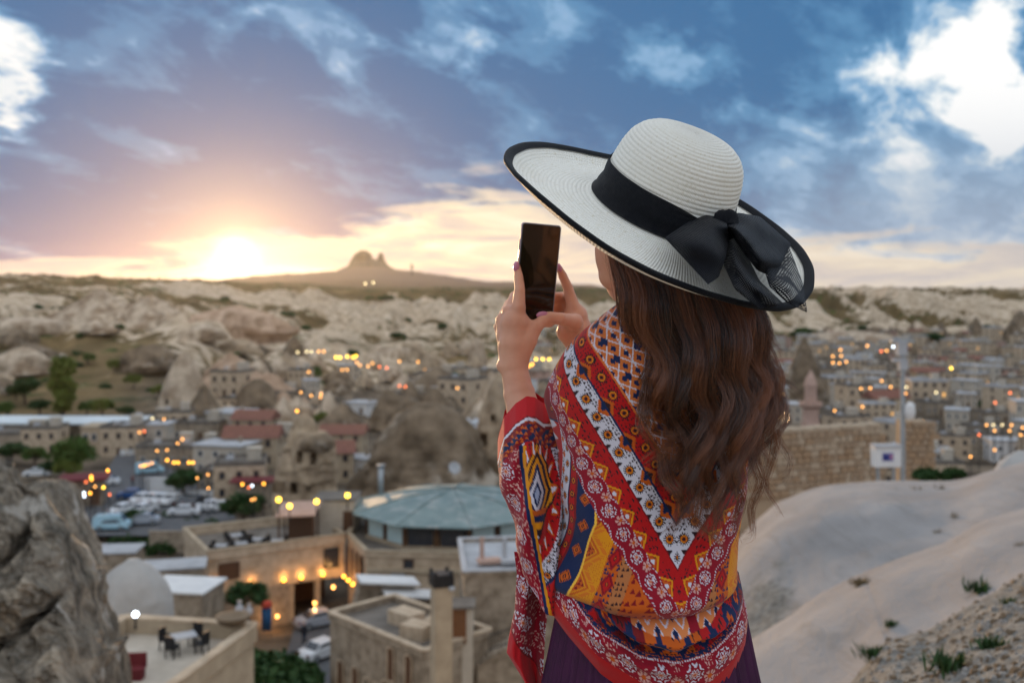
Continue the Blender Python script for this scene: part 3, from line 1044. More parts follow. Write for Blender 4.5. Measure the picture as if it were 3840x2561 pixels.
for i in range(34):
    px = rh.uniform(2650, 3900)
    py = rh.uniform(1215, 1600)
    hgt = rh.uniform(14, 30)
    place_tree('bush', px, py, py - hgt, 'dark green shrub between houses right of the woman', 'shrubs between the houses right of the woman', name='shrub', wide=rh.uniform(.9, 1.5))
for px in (3575, 3560, 3460, 3480):
    place_tree('bush', px + 8, 1800, 1735, 'leafy plant growing behind the crest of the pale rock', 'plants behind the pale rock crest', Y=24, name='bush', wide=.9)
for px, py, top, kd, lab in ((60, 1505, 1440, 'dark', 'dark tree low on the far left slope'), (150, 1560, 1490, 'dark', 'dark bushy tree just left of the poplar'), (25, 1575, 1500, 'broad', 'green tree at the left edge above the long white roof'),
                         (325, 1560, 1500, 'broad', 'green tree right of the poplar'), (470, 1575, 1515, 'dark', 'dark tree at the end of the long white roof'), (45, 1745, 1650, 'dark', 'dark tree under the long white roof at the left edge'),
                         (130, 1755, 1670, 'broad', 'green tree under the long white roof, right of the edge tree'), (345, 1690, 1610, 'dark', 'dark tree before the long white roof'), (185, 1800, 1720, 'dark', 'dark tree left of the large car park tree'), (600, 1500, 1440, 'olive', 'olive tree left of the pale cone rock'),
                         (500, 1460, 1400, 'olive', 'olive tree in the dip left of the pale cone rock'), (430, 1400, 1345, 'olive', 'olive tree below the white ridge'), (330, 1370, 1320, 'broad', 'green tree below the white ridge, farther left'), (1170, 1440, 1370, 'broad', 'green tree below the row of pale lamps'), (1100, 1430, 1375, 'dark', 'dark tree below the row of pale lamps')):
    place_tree(kd, px, py, top, lab, wide=1.5)
# a ragged line of far trees along the plateau
bm_v, bm_f = [], []
rg = np.random.default_rng(5)
for i in range(420):
    px = rg.uniform(-300, 4100)
    Yr = rg.uniform(1280, 1380) if px > 2300 else rg.uniform(1250, 1350)
    z = ground_z(px, Yr)
    c = np.array([(px - CX) / F * Yr, Yr, z])
    for k in range(14):
        q = rg.normal(size=3) * np.array([2.6, 2.6, 1.2]) + np.array([0, 0, 1.6])
        a_, b_ = rg.normal(size=3), rg.normal(size=3)
        a_ /= np.linalg.norm(a_); b_ /= np.linalg.norm(b_)
        s_ = rg.uniform(.7, 1.5)
        nb_ = len(bm_v)
        bm_v += [c + q - a_ * s_, c + q + b_ * s_, c + q + a_ * s_]
        bm_f.append((nb_, nb_ + 1, nb_ + 2))
add('treeline', new_mesh('treeline', np.array(bm_v), bm_f, [M['leafd']]), kind='stuff', label='ragged dark line of far trees along the plateau edge')
for r in TP.values():
    for ch in list(r.children):
        bpy.data.objects.remove(ch)
    bpy.data.objects.remove(r)
# ------------------------------------------------------------------ nearer buildings, street life, foreground rock, lamps, haze
def part(name, b, m, parent, **kw):
    return add(name, b.mesh(name, m), parent, **kw)


def xy(v):
    return (v.x, v.y)


def poly_building(root, P, z0, zf, zt, wallm, floorm, capm, th=.3):
    """walls up to the roof floor zf and a parapet ring up to zt; P plan corners in order"""
    O = root.location
    L = [(p[0] - O.x, p[1] - O.y) for p in P]
    b = MB(); prism(b, L, z0 - O.z, zf - O.z)
    part('wall', b, wallm, root)
    c = (sum(p[0] for p in L) / len(L), sum(p[1] for p in L) / len(L))
    ins = [(c[0] + (p[0] - c[0]) * .985, c[1] + (p[1] - c[1]) * .985) for p in L]
    b = MB(); prism(b, ins, zf - O.z - .05, zf - O.z + .02)
    part('roof_floor', b, floorm, root)
    for i in range(len(L)):
        b = MB(); edge_bar(b, L[i], L[(i + 1) % len(L)], zf - O.z - .01, zt - O.z - .1 - .003 * i, th, .02 + .004 * i)
        pp = part('parapet', b, wallm, root)
        b = MB(); edge_bar(b, L[i], L[(i + 1) % len(L)], zt - O.z - .1 - .003 * i, zt - O.z + .003 * i, th + .12, .10 + .004 * i)
        part('coping', b, capm, pp)


def on_face(p, q, t, z, out=.03):
    """point on the wall face p->q at fraction t and height z; the outward side is to the right of p->q"""
    d = Vector((q[0] - p[0], q[1] - p[1], 0))
    n = Vector((d.y, -d.x, 0)).normalized()
    v = Vector((p[0], p[1], 0)) + d * t + n * out
    return Vector((v.x, v.y, z)), math.atan2(d.y, d.x)


def put_window(root, me, p, q, t, z, name='window', out=.04):
    v, a = on_face(p, q, t, z, out)
    return add(name, me, root, loc=tuple(v - root.location), rot=(0, 0, a))


def bulb_mesh(name, col, s, r=1.0):
    m = bpy.data.materials.new(name)
    m.use_nodes = True
    g = NG(m.node_tree)
    bs = m.node_tree.nodes['Principled BSDF']
    co = g.n('ShaderNodeTexCoord').outputs['Object']
    m.node_tree.links.new(g.ramp(g.noise(co, 3.0, 2), [(.3, col), (.7, tuple(c * .85 for c in col))]), bs.inputs['Emission Color'])
    bs.inputs['Base Color'].default_value = col + (1,)
    bs.inputs['Emission Strength'].default_value = s
    b = MB()
    b.lathe([(r * math.sin(math.pi * k / 8) + 1e-4, -r * math.cos(math.pi * k / 8)) for k in range(9)], 12)
    return b.mesh(name, m, True)


BUL = {'o': bulb_mesh('orange_bulb', (1.0, .43, .10), 6.5), 'y': bulb_mesh('yellow_bulb', (1.0, .60, .05), 8.5), 'r': bulb_mesh('red_bulb', (1.0, .20, .06), 6.0),
       'w': bulb_mesh('white_bulb', (.78, .88, 1.0), 9.0), 'p': bulb_mesh('pale_bulb', (1.0, .80, .42), 4.5), 'O': bulb_mesh('deep_orange_bulb', (1.0, .42, .04), 8.5)}
CN = {'o': 'warm orange', 'y': 'bright yellow', 'r': 'red', 'w': 'cold white', 'p': 'pale yellow', 'O': 'deep orange'}
POST = {}


def lamp(px, py, c, Y, r, label, group=None, drop=None, cat='lamp'):
    p = W(px, py, Y)
    o = thing('street_lamp', label, cat, tuple(p), 0, group)
    add('bulb', BUL[c], o, scale=(r, r, r))
    if drop is None:
        drop = min(6.0, max(.4, p.z - ground_z(px, Y)))
    key = round(drop, 1)
    if key not in POST:
        b = MB(); b.tube([(0, 0, -key), (0, 0, -.02)], [.07, .05], 6); b.box((0, 0, -.03 - .0), (.22, .22, .05))
        POST[key] = b.mesh('post', M['black'])
    add('post', POST[key], o, loc=(0, 0, -r * .98))
    return o


def lamps(lst, where, group, h=5.0, k=.00088, near=.97):
    for px, py, c in lst:
        p = hit(px, py, h, 95, 900)
        Y = p.y * near
        lamp(px, py, c, Y, k * Y * (1.25 if c in 'yO' else 1.0), CN[c] + ' lamp glowing ' + where, group)


lamps([(3152, 1312, 'o'), (3123, 1336, 'o'), (3155, 1335, 'o'), (3123, 1360, 'o'), (3148, 1362, 'o'), (3173, 1357, 'o'), (3252, 1297, 'o'), (3305, 1317, 'r'), (3325, 1315, 'o'), (3350, 1300, 'w'), (3567, 1381, 'y'), (3306, 1428, 'o'),
       (3229, 1457, 'o'), (3264, 1455, 'o'), (3340, 1451, 'o'), (3398, 1452, 'p'), (3510, 1472, 'p'), (3396, 1475, 'o'), (3788, 1473, 'r'), (3732, 1510, 'r'), (2897, 1481, 'o'), (2910, 1481, 'o'), (2922, 1481, 'o'), (2935, 1481, 'o'),
       (3234, 1525, 'o'), (3130, 1540, 'o'), (3251, 1606, 'O'), (3282, 1613, 'o'), (3398, 1586, 'r'), (3411, 1586, 'r'), (3424, 1586, 'r'), (3437, 1586, 'r'), (3462, 1577, 'O'), (3700, 1594, 'o'), (3725, 1593, 'p'), (3758, 1593, 'p'),
       (3793, 1594, 'o'), (3730, 1615, 'o'), (3786, 1615, 'o'), (3828, 1630, 'o'), (3672, 1630, 'r'), (3730, 1687, 'o'), (3640, 1712, 'o'), (3835, 1603, 'o')],
      'among the houses right of the woman', 'lamps in the town right of the woman', 7.0)
lamps([(1116, 1321, 'p'), (1150, 1319, 'p'), (1167, 1319, 'p'), (1195, 1318, 'o'), (1214, 1318, 'o'), (1260, 1340, 'y'), (1275, 1341, 'y'), (1302, 1337, 'y'), (1324, 1340, 'y'), (1335, 1335, 'y'), (1338, 1359, 'o'), (1350, 1370, 'o'), (1380, 1373, 'o'),
       (1397, 1362, 'o'), (1283, 1387, 'o'), (1302, 1386, 'o'), (1158, 1395, 'o'), (1423, 1376, 'r'), (1450, 1380, 'r'), (1498, 1355, 'o'), (1568, 1357, 'o'), (1593, 1387, 'o'), (1498, 1447, 'r'), (1520, 1450, 'r'), (1715, 1455, 'o'), (1128, 1471, 'o'),
       (1167, 1483, 'o'), (1204, 1476, 'o'), (1202, 1489, 'o'), (1114, 1541, 'O'), (1370, 1064, 'p'), (1400, 1060, 'p'), (2010, 1347, 'y'), (2035, 1347, 'y'), (2060, 1347, 'y'), (1984, 1372, 'O'), (1996, 1366, 'O')],
      'among the cave houses of the middle slope', 'lamps on the middle slope', 6.0)
lamps([(572, 1569, 'p'), (615, 1571, 'o'), (842, 1562, 'o'), (523, 1621, 'o'), (541, 1617, 'r'), (684, 1647, 'o'), (666, 1662, 'o'), (885, 1670, 'o'), (903, 1665, 'r'), (589, 1690, 'o'), (627, 1687, 'o'), (627, 1725, 'O'), (652, 1734, 'O'), (668, 1734, 'O'),
       (708, 1734, 'O'), (723, 1734, 'O'), (527, 1748, 'o'), (541, 1745, 'O'), (555, 1742, 'o'), (570, 1736, 'o'), (404, 1764, 'O'), (868, 1750, 'o'), (740, 1792, 'o'), (780, 1779, 'o'), (781, 1830, 'o')],
      'on a shop front behind the car park', 'lamps on the shops behind the car park', 4.0)
lamps([(342, 1786, 'O'), (343, 1797, 'O'), (322, 1807, 'r'), (356, 1824, 'o'), (388, 1827, 'y'), (293, 1847, 'o'), (315, 1848, 'w'), (316, 1860, 'w'), (338, 1849, 'O'), (411, 1854, 'r'), (293, 1891, 'r')],
      'at the corner shop beside the car park', 'lamps of the corner shop beside the car park', 4.0)
lamps([(909, 1815, 'O'), (946, 1821, 'w'), (989, 1813, 'O'), (932, 1828, 'r'), (944, 1874, 'o'), (955, 1870, 'o')], 'over the dark awning above the round tree', 'lamps over the dark awning', 5.0)

# ---- hotel with lit front
zt = -21.5
hA, hB = G(780, 2062, zt), G(1290, 1998, zt)
n_ = Vector((hB.y - hA.y, -(hB.x - hA.x), 0)).normalized()       # towards the camera
back = -n_ * 10
hotel = thing('hotel', 'pale stone hotel with small wall lamps along its front and a roof terrace', 'building', (hA.x, hA.y, -30))
P = [hA, hB, hB + back, hA + back]
ground_floor = -25.6
poly_building(hotel, [xy(p) for p in P], ground_floor, zt - .9, zt, M['stone'], M['roofgrey'], M['stone3'])
b = MB()
L = [(p.x - hA.x, p.y - hA.y) for p in P]
d_ = (hB - hA)
lf = hA + d_ * .58
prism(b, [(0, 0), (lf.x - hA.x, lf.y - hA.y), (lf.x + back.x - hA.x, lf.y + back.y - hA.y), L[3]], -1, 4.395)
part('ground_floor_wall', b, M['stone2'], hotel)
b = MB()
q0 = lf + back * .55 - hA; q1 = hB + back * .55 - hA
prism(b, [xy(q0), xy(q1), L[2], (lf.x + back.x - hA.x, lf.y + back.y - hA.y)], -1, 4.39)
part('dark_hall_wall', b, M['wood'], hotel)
for t in (.60, .80):
    v, a = on_face(xy(hA), xy(hB), t, 0, -.35)
    b = MB(); b.box((0, 0, 1.7), (.5, .5, 5.3)); part('column', b, M['stone3'], hotel, loc=(v.x - hA.x, v.y - hA.y, 0), rot=(0, 0, a))
SH = window_mesh(1.9, 1.5, M['wood'], M['wood'], 'shuttered_window')
BW = window_mesh(1.5, 1.9, M['glass'], M['black'], 'window')
put_window(hotel, SH, xy(hA), xy(hB), .145, -23.6, 'shuttered_window')
put_window(hotel, BW, xy(hA), xy(hB), .90, -23.7)
wl = []
for k, (t, z) in enumerate(((.045, -25.0), (.30, -25.1), (.535, -25.1), (.665, -25.1), (.83, -25.1))):
    v, a = on_face(xy(hA), xy(hB), t, z, .22)
    o = thing('wall_lamp', ['wall lamp at the left corner of the hotel front', 'wall lamp on the hotel front above the round tree', 'wall lamp on the hotel front right of the round tree', 'wall lamp on the hotel front above the dark hall', 'wall lamp on the hotel front beside the dark window'][k], 'lamp', tuple(v), a, 'wall lamps of the hotel')
    add('bulb', BUL['O'], o, scale=(.16, .16, .16))
    b = MB(); b.box((0, .1, -.22), (.34, .22, .10)); part('bracket', b, M['black'], o)
# hall glow
for k, (px, py) in enumerate(((1010, 2305), (1040, 2310), (1250, 2200), (1348, 2228), (1180, 2260))):
    p = W(px, py, 90.5 if px < 1300 else 92)
    o = thing('hall_lamp', 'amber lamp inside the dark hall under the hotel', 'lamp', tuple(p), 0, 'amber lamps in the hotel hall')
    add('bulb', BUL['o'], o, scale=(.17, .17, .17))
    b = MB(); b.tube([(0, 0, .15), (0, 0, .8)], .02, 6); part('cord', b, M['black'], o)

# wing of the hotel carrying the round pavilion
wC = G(1375, 2062, zt)
wD = wC + Vector((14.0, -1.0, 0))
wing = thing('hotel_wing', 'stone wing with four tall narrow lit windows below the teal-roofed pavilion', 'building', (wC.x, wC.y, -30))
wE = wD + Vector((1.5, 22, 0)); wF = hB + Vector((.4, 14, 0))
poly_building(wing, [xy(hB + Vector((.35, .4, 0))), xy(wC), xy(wD), xy(wE), xy(wF)], -31, zt - .55, zt + .02, M['stone'], M['roofgrey'], M['stone3'])
TALL = window_mesh(.55, 2.6, M['glass'], M['wood'], 'tall_window')
for k, t in enumerate((.22, .42, .62, .82)):
    put_window(wing, TALL, xy(hB), xy(wC), t, -23.6, 'tall_window', .10)
    v, a = on_face(xy(hB), xy(wC), t - .08, -25.35, .30)
    o = thing('wall_lamp', ['innermost', 'second', 'third', 'outermost'][k] + ' lamp of the four below the tall windows of the hotel wing', 'lamp', tuple(v), a, 'lamps under the tall windows')
    add('bulb', BUL['O'], o, scale=(.15, .15, .15))
    b = MB(); b.box((0, .1, -.20), (.3, .2, .1)); part('bracket', b, M['black'], o)
# niche and round plaque on the front
b = MB(); b.lathe([(.75, 0), (.75, .12), (.55, .13), (.5, .05)], 20)
v, a = on_face(xy(wC), xy(wD), .20, -24.0, .02)
part('round_niche', b, M['rooflight'], wing, loc=tuple(v - wing.location), rot=(math.pi / 2, 0, a))
put_window(wing, WIN, xy(wC), xy(wD), .27, -22.9)
b = MB(); edge_bar(b, xy(wC - wing.location + Vector((0, -.12, 0))), xy(wD - wing.location + Vector((0, -.12, 0))), 6.6, 6.95, .3)
part('string_course', b, M['stone3'], wing)

# round pavilion with the teal roof
pc = W(1700, 1900, 99); pc.z = -21.95
pav = thing('pavilion', 'many-sided glazed pavilion with a teal metal roof', 'building', tuple(pc))
NS, PR = 9, 8.8
er, ez, pz = 10.2, 2.35, 4.0
for k in range(NS):
    a0, a1 = 2 * math.pi * k / NS + .05, 2 * math.pi * (k + 1) / NS + .05
    A0 = (er * math.cos(a0), er * math.sin(a0), ez); A1 = (er * math.cos(a1), er * math.sin(a1), ez)
    B0 = (.5 * math.cos(a0), .5 * math.sin(a0), pz); B1 = (.5 * math.cos(a1), .5 * math.sin(a1), pz)
    mid0 = tuple((x * .5 + y * .5) for x, y in zip(A0, B0)); mid1 = tuple((x * .5 + y * .5) for x, y in zip(A1, B1))
    mid0 = (mid0[0], mid0[1], mid0[2] + .25); mid1 = (mid1[0], mid1[1], mid1[2] + .25)
    dn = lambda p, q=.12: (p[0], p[1], p[2] - q)
    b = MB()
    b.poly([A0, A1, mid1, mid0, B1, B0, dn(A0), dn(A1), dn(B1), dn(B0)], [(0, 1, 2, 3), (3, 2, 4, 5), (7, 6, 9, 8), (6, 7, 1, 0)])
    rp = part('roof_panel', b, M['teal'], pav)
    b = MB(); b.tube([(A0[0], A0[1], A0[2] + .03), (mid0[0], mid0[1], mid0[2] + .05), (B0[0], B0[1], B0[2] + .03)], .07, 6)
    part('roof_rib', b, M['teal'], rp)
    # wall bay: plinth, posts, panes
    p0 = Vector((PR * math.cos(a0), PR * math.sin(a0), 0)); p1 = Vector((PR * math.cos(a1), PR * math.sin(a1), 0))
    if math.sin((a0 + a1) / 2) < .35:
        b = MB(); edge_bar(b, p0, p1, -.6, .25, .25); bay = part('bay', b, M['stone3'], pav)
        for t in (0, .5):
            c = p0.lerp(p1, t)
            b = MB(); b.box((c.x, c.y, 1.27), (.22, .22, 2.04), a0); part('post', b, M['wood'], bay)
        for t in (.25, .75):
            c = p0.lerp(p1, t)
            b = MB(); b.box((0, 0, 1.2), ((p1 - p0).length * .38, .06, 1.78), 0)
            curt = (k % 4 != 2) and not (k % 5 == 1 and t > .5)
            part('pane', b, M['curtain'] if curt else M['glass'], bay, loc=(c.x, c.y, 0), rot=(0, 0, (a0 + a1) / 2 + math.pi / 2))
p = W(1612, 1990, 91.9)
o = thing('pavilion_lamp', 'orange lamp glowing behind the pavilion door', 'lamp', tuple(p)); add('bulb', BUL['o'], o, scale=(.2, .2, .2)); b = MB(); b.tube([(0, 0, .18), (0, 0, .9)], .02, 6); part('cord', b, M['black'], o)
b = MB(); b.lathe([(.02, 0), (.25, .05), (.5, .18), (.68, .36), (.66, .38), (.45, .2), (.02, .08)], 18); b.tube([(0, 0, -.1), (0, 0, -1.6)], .05, 6)
add('satellite_dish', b.mesh('satellite_dish', M['rooflight'], True), loc=tuple(W(1700, 1757, 108)), rot=(math.radians(65), 0, .5), label='pale satellite dish standing behind the teal roof', cat='satellite dish')
b = MB(); b.tube([(0, 0, -2), (0, 0, 1.2)], .28, 10); b.box((0, 0, 1.28), (.8, .8, .14))
add('flue_pipe', b.mesh('flue_pipe', M['iron'], True), loc=tuple(W(1428, 1790, 104)), label='pale metal flue pipe left of the teal roof', cat='pipe')

# terrace lean-to, white wall, door
pg = W(1120, 1985, 95); pg.z = zt - .9
o = thing('pergola', 'small open shelter with a brown roof on the hotel terrace', 'pergola', tuple(pg))
for sx in (-1, 1):
    for sy in (-1, 1):
        b = MB(); b.box((sx * 1.6, sy * 1.2, 1.55), (.16, .16, 3.1)); part('post', b, M['wood'], o)
b = MB(); b.poly([(-1.9, -1.6, 2.9), (1.9, -1.6, 3.05), (1.9, 1.6, 3.75), (-1.9, 1.6, 3.6), (-1.9, -1.6, 2.75), (1.9, -1.6, 2.9), (1.9, 1.6, 3.6), (-1.9, 1.6, 3.45)], [(0, 1, 2, 3), (7, 6, 5, 4), (0, 4, 5, 1), (1, 5, 6, 2), (2, 6, 7, 3), (3, 7, 4, 0)])
part('roof', b, M['pinkst'], o)
b = MB(); b.box((0, 1.2, 1.2), (2.6, .1, 2.4)); part('back_panel', b, M['wood'], o)
wv = W(1240, 1990, 97.5); wv.z = zt - .9
o = thing('terrace_room', 'plain pale stair house on the hotel terrace with a dark doorway', 'building', tuple(wv))
b = MB(); b.box((.3, 2, 1.75), (4.0, 4, 3.5)); part('wall', b, M['plaster'], o)
b = MB(); b.box((1.72, -.03, 1.25), (1.0, .08, 2.5)); part('door', b, M['wood'], o)
b = MB(); b.box((.3, 2, 3.56), (4.3, 4.3, .14)); part('roof', b, M['roofgrey'], o)
for k, (px, py, Y) in enumerate(((1045, 1873, 93.0), (1086, 1897, 92.5), (1187, 1880, 93.0), (1303, 1857, 96.5))):
    lamp(px, py, 'y', Y, .22, ['leftmost bright yellow globe lamp on the hotel terrace', 'bright yellow globe lamp in front of the terrace shelter', 'bright yellow globe lamp right of the terrace shelter', 'bright yellow globe lamp above the terrace doorway'][k], 'globe lamps of the hotel terrace', drop=1.2)


# tables and chairs
def chair_proto():
    r = add('terrace_chair', None)
    b = MB(); b.box((0, 0, .46), (.5, .5, .09)); part('seat', b, M['black'], r)
    b = MB(); b.box((0, .23, .76), (.5, .07, .52)); part('backrest', b, M['black'], r)
    for sx in (-1, 1):
        b = MB(); b.box((sx * .24, 0, .64), (.06, .48, .06)); part('armrest', b, M['black'], r)
        for sy in (-1, 1):
            b = MB(); b.box((sx * .22, sy * .21, .205), (.05, .05, .41)); part('leg', b, M['black'], r)
    return r


def table_proto():
    r = add('terrace_table', None)
    b = MB(); b.box((0, 0, .74), (1.1, .9, .05)); part('table_top', b, M['rooflight'], r)
    for sx in (-1, 1):
        for sy in (-1, 1):
            b = MB(); b.box((sx * .48, sy * .38, .355), (.06, .06, .71)); part('leg', b, M['black'], r)
    return r


CH, TB = chair_proto(), table_proto()


def seat_group(v, rz, lt, lc, gt, gc, n=4):
    o = copy_tree(TB); o.location = v; o.rotation_euler = (0, 0, rz); o['label'] = lt; o['category'] = 'table'; o['group'] = gt
    for k in range(n):
        a = rz + (k + .5) * 2 * math.pi / n
        c = copy_tree(CH)
        c.location = v + Vector((math.cos(a) * .95, math.sin(a) * .85, 0)); c.rotation_euler = (0, 0, a - math.pi / 2)
        c['label'] = lc; c['category'] = 'chair'; c['group'] = gc


for px, Yt, rz in ((830, 91.2, .1), (905, 92, .3), (965, 93.5, .0), (1040, 93, .2), (885, 95, .4)):
    v = W(px, 2000, Yt); v.z = zt - .88
    seat_group(v, rz, 'white-topped table on the hotel roof terrace', 'black armchair at a table on the hotel roof terrace', 'tables of the hotel terrace', 'chairs of the hotel terrace')

# ---- terrace building in the lower left
zt2 = -14.6
a1, a2, a3 = G(470, 2306, zt2), G(952, 2334, zt2), G(600, 2590, zt2)
a4 = a1 + (a3 - a2)
ter = thing('terrace_house', 'sand-coloured house with an open roof terrace beside the grey crag', 'building', (a3.x, a3.y, -26))
poly_building(ter, [xy(a4), xy(a3), xy(a2), xy(a1)], -28, zt2 - .85, zt2, M['stone3'], M['plaster'], M['stone'], .35)
v = G(690, 2440, zt2 - .83)
seat_group(v, .5, 'dark table on the lower left roof terrace', 'dark armchair around the table on the lower left roof terrace', 'table of the lower left terrace', 'chairs of the lower left terrace')
lamp(508, 2302, 'w', 48.5, .14, 'white lamp glowing on the terrace wall beside the grey crag', drop=.6)
p = G(890, 2345, zt2)
b = MB(); b.lathe([(.25, 0), (.62, .18), (.80, .42), (.82, .50), (.70, .50), (.55, .36), (.05, .30)], 18)
add('stone_bowl', b.mesh('stone_bowl', M['tuffb'], True), loc=(p.x - .2, p.y - .1, p.z + .02), label='dark round stone bowl on the corner of the terrace wall', cat='bowl')
for k, (px, s) in enumerate(((886, 1.0), (922, .8))):
    p = W(px, 2325, 48.9)
    b = MB(); b.lathe([(.05, 0), (.16, .02), (.24, .22), (.20, .42), (.08, .56), (.07, .66), (.13, .72)], 14)
    add('vase', b.mesh('vase', M['rooflight'], True), loc=(p.x, p.y + .6, zt2 + .0), label=['pale bluish vase behind the stone bowl', 'smaller pale vase right of the bluish one'][k], cat='vase', scale=(s, s, s))
p = G(455, 2545, zt2 - .83)
b = MB(); b.box((0, 0, .45), (2.0, .7, .10)); b.box((0, .3, .75), (2.0, .12, .55)); b.box((0, 0, .2), (1.9, .6, .4))
add('red_bench', b.mesh('red_bench', M['redawn']), loc=tuple(p), rot=(0, 0, .1), label='dark red cushioned bench at the bottom of the terrace', cat='bench')

# ---- stone house with the arched windows
zr = -20.0
s1, s2 = G(1238, 2290, zr), G(1590, 2432, zr)
dd = (s2 - s1); nn = Vector((-dd.y, dd.x, 0)).normalized()
s3, s4 = s2 + nn * 5.4, s1 + nn * 5.4
st = thing('stone_house', 'grey stone house with a row of narrow arched windows and a flat roof', 'building', (s1.x, s1.y, -31))
poly_building(st, [xy(s1), xy(s2), xy(s3), xy(s4)], -33, zr - .5, zr, M['stone2'], M['roofgrey'], M['stone'])


def arch_window(w, h):
    b = MB()
    n = 8
    out = [(-w / 2, -h / 2), (w / 2, -h / 2)] + [(w / 2 * math.cos(math.pi * k / n), h / 2 - w / 2 + w / 2 * math.sin(math.pi * k / n)) for k in range(n + 1)]
    inn = [(x * .78, z * .9) for x, z in out]
    m = len(out)
    V = [(x, -.05, z) for x, z in out] + [(x, -.05, z) for x, z in inn] + [(x, .06, z) for x, z in inn]
    f = [(i, (i + 1) % m, m + (i + 1) % m, m + i) for i in range(m)] + [(m + i, m + (i + 1) % m, 2 * m + (i + 1) % m, 2 * m + i) for i in range(m)]
    b.poly(V, f, 0)
    b.poly([(x, .02, z) for x, z in inn], [tuple(range(m))], 1)
    return b.mesh('arched_window', [M['stone'], M['wood']])


AW = arch_window(.75, 2.3)
SW = window_mesh(.5, .6, M['glass'], M['stone'])
for t in (.13, .30, .62, .80):
    put_window(st, AW, xy(s1), xy(s2), t, zr - 4.0, 'arched_window', .08)
for t in (.42, .52):
    put_window(st, SW, xy(s1), xy(s2), t, zr - 3.6, 'window', .06)
for t in (.68, .86):
    put_window(st, AW, xy(s1), xy(s2), t, zr - 1.75, 'arched_window', .08)
for k, (u, v_, w_) in enumerate(((.45, .55, 2.2), (.7, .35, 1.8), (.75, .7, 2.4))):
    q = s1 + dd * u + nn * 5.4 * v_
    b = MB(); b.box((0, 0, .45), (w_, 1.4, .9)); part('roof_box', b, M['stone'], st, loc=(q.x - s1.x, q.y - s1.y, 10.5), rot=(0, 0, -.75 + k * .2))
# lean-to roofs behind it
for k, (px, py, w_, d_2, rz) in enumerate(((1455, 2175, 4.6, 1.6, .45), (1545, 2225, 4.4, 1.6, .40))):
    p = W(px, py, 74)
    b = MB(); b.box((0, 0, 0), (w_, d_2, .16)); b.box((0, .3, -1.6), (w_ - .3, d_2 - .7, 3.0), 0, 1); b.box((0, .3, -7), (w_ - .4, d_2 - .8, 8), 0, 1)
    add('shed', b.mesh('shed', [M['white'], M['stone2']]), loc=tuple(p), rot=(.12, .16, rz), label=['narrow shed with a sloping white roof behind the stone house', 'second sloping white shed roof, nearer the square chimney'][k], cat='shed')

# ---- square chimney
p = W(1655, 2140, 48)
b = MB(); b.box((0, 0, -6.6), (.86, .86, 12.0)); ch = thing('chimney_stack', 'tall square sandstone chimney with a sooty cap', 'chimney', tuple(p), .35)
part('shaft', b, M['stone3'], ch)
b = MB(); b.box((0, 0, -.42), (1.0, 1.0, .50)); b.box((0, 0, -.14), (.9, .9, .09)); cp = part('cap', b, M['black'], ch)
for sx in (-1, 1):
    for sy in (-1, 1):
        b = MB(); b.box((sx * .4, sy * .4, -.015), (.14, .14, .17)); part('cap_stone', b, M['black'], cp)
b = MB(); b.lathe([(.02, 0), (.16, .1), (.14, .2), (.02, .24)], 10)
part('floodlight', b, M['rooflight'], ch, loc=(.35, -.62, -.85))

# ---- house behind her left side, with railings and stair
zr3 = -17.4
e1 = G(1742, 2138, zr3)
e2 = e1 + Vector((10, 1.2, 0)); e3 = e2 + Vector((-1, 9, 0)); e4 = e1 + Vector((-.8, 9, 0))
eh = thing('side_house', 'rough stone house with a pale flat roof just left of the shawl', 'building', (e1.x, e1.y, -30))
poly_building(eh, [xy(e1), xy(e2), xy(e3), xy(e4)], -33, zr3 - .35, zr3, M['stone2'], M['rooflight'], M['rooflight'], .25)
for k in range(2):
    b = MB(); b.box((0, 0, .3), (1.6, 1.0, .25), .2); b.tube([(-.5, .2, .1), (-.5, .2, 1.9)], .16, 8)
    part('roof_tank', b, M['rooflight'] if k else M['pinkst'], eh, loc=(1.6 + 1.6 * k, 2.5, 12.3))
rl = thing('railing', 'black iron railing along the landing of the stone house beside the shawl', 'railing', tuple(W(1835, 2440, 62)))
for k in range(14):
    b = MB(); b.box((0, 0, .5), (.04, .04, 1.0)); part('baluster', b, M['black'], rl, loc=(k * .22, k * .03, k * .06))
for z in (.98, .12):
    b = MB(); b.tube([(0, 0, z), (13 * .22, 13 * .03, 13 * .06 + z)], .035, 6); part('rail', b, M['black'], rl)
b = MB()
for k in range(9):
    b.box((k * .32, .4, k * .2 - 2.2), (.32, 1.6, 4.4 + 0 * k))
add('stair', b.mesh('stair', M['stone2']), loc=tuple(W(1800, 2480, 63)), label='stone stair climbing behind the black railing', cat='stair')
p = W(1712, 2330, 62)
b = MB(); b.box((0, .9, -3.2), (2.0, 1.6, 8.0)); o = thing('porch', 'narrow porch with a brown wooden door right of the square chimney', 'porch', tuple(p)); part('wall', b, M['plaster'], o)
b = MB(); b.box((.1, .06, -.2), (1.0, .1, 2.3)); part('door', b, mat('brown_door', (.20, .085, .035), (.14, .06, .025), 5, .6), o)
b = MB(); b.box((0, .8, .9), (2.3, 2.0, .15)); part('roof', b, M['roofgrey'], o)

# ---- street and car park
def road(name, pts, z, label):
    b = MB()
    b.poly([(p[0], p[1], z) for p in pts], [tuple(range(len(pts)))])
    add(name, b.mesh(name, M['asphalt']), kind='structure', label=label)


road('car_park', [xy(G(*q, -28.7)) for q in ((230, 2010), (900, 2010), (860, 1850), (640, 1760), (560, 1700), (440, 1700), (380, 1800), (300, 1850))], -28.62, 'grey asphalt car park')
road('street', [xy(G(*q, -28.7)) for q in ((1020, 2640), (1330, 2640), (1270, 2330), (1120, 2300))], -28.60, 'grey street between the hotel and the stone house')


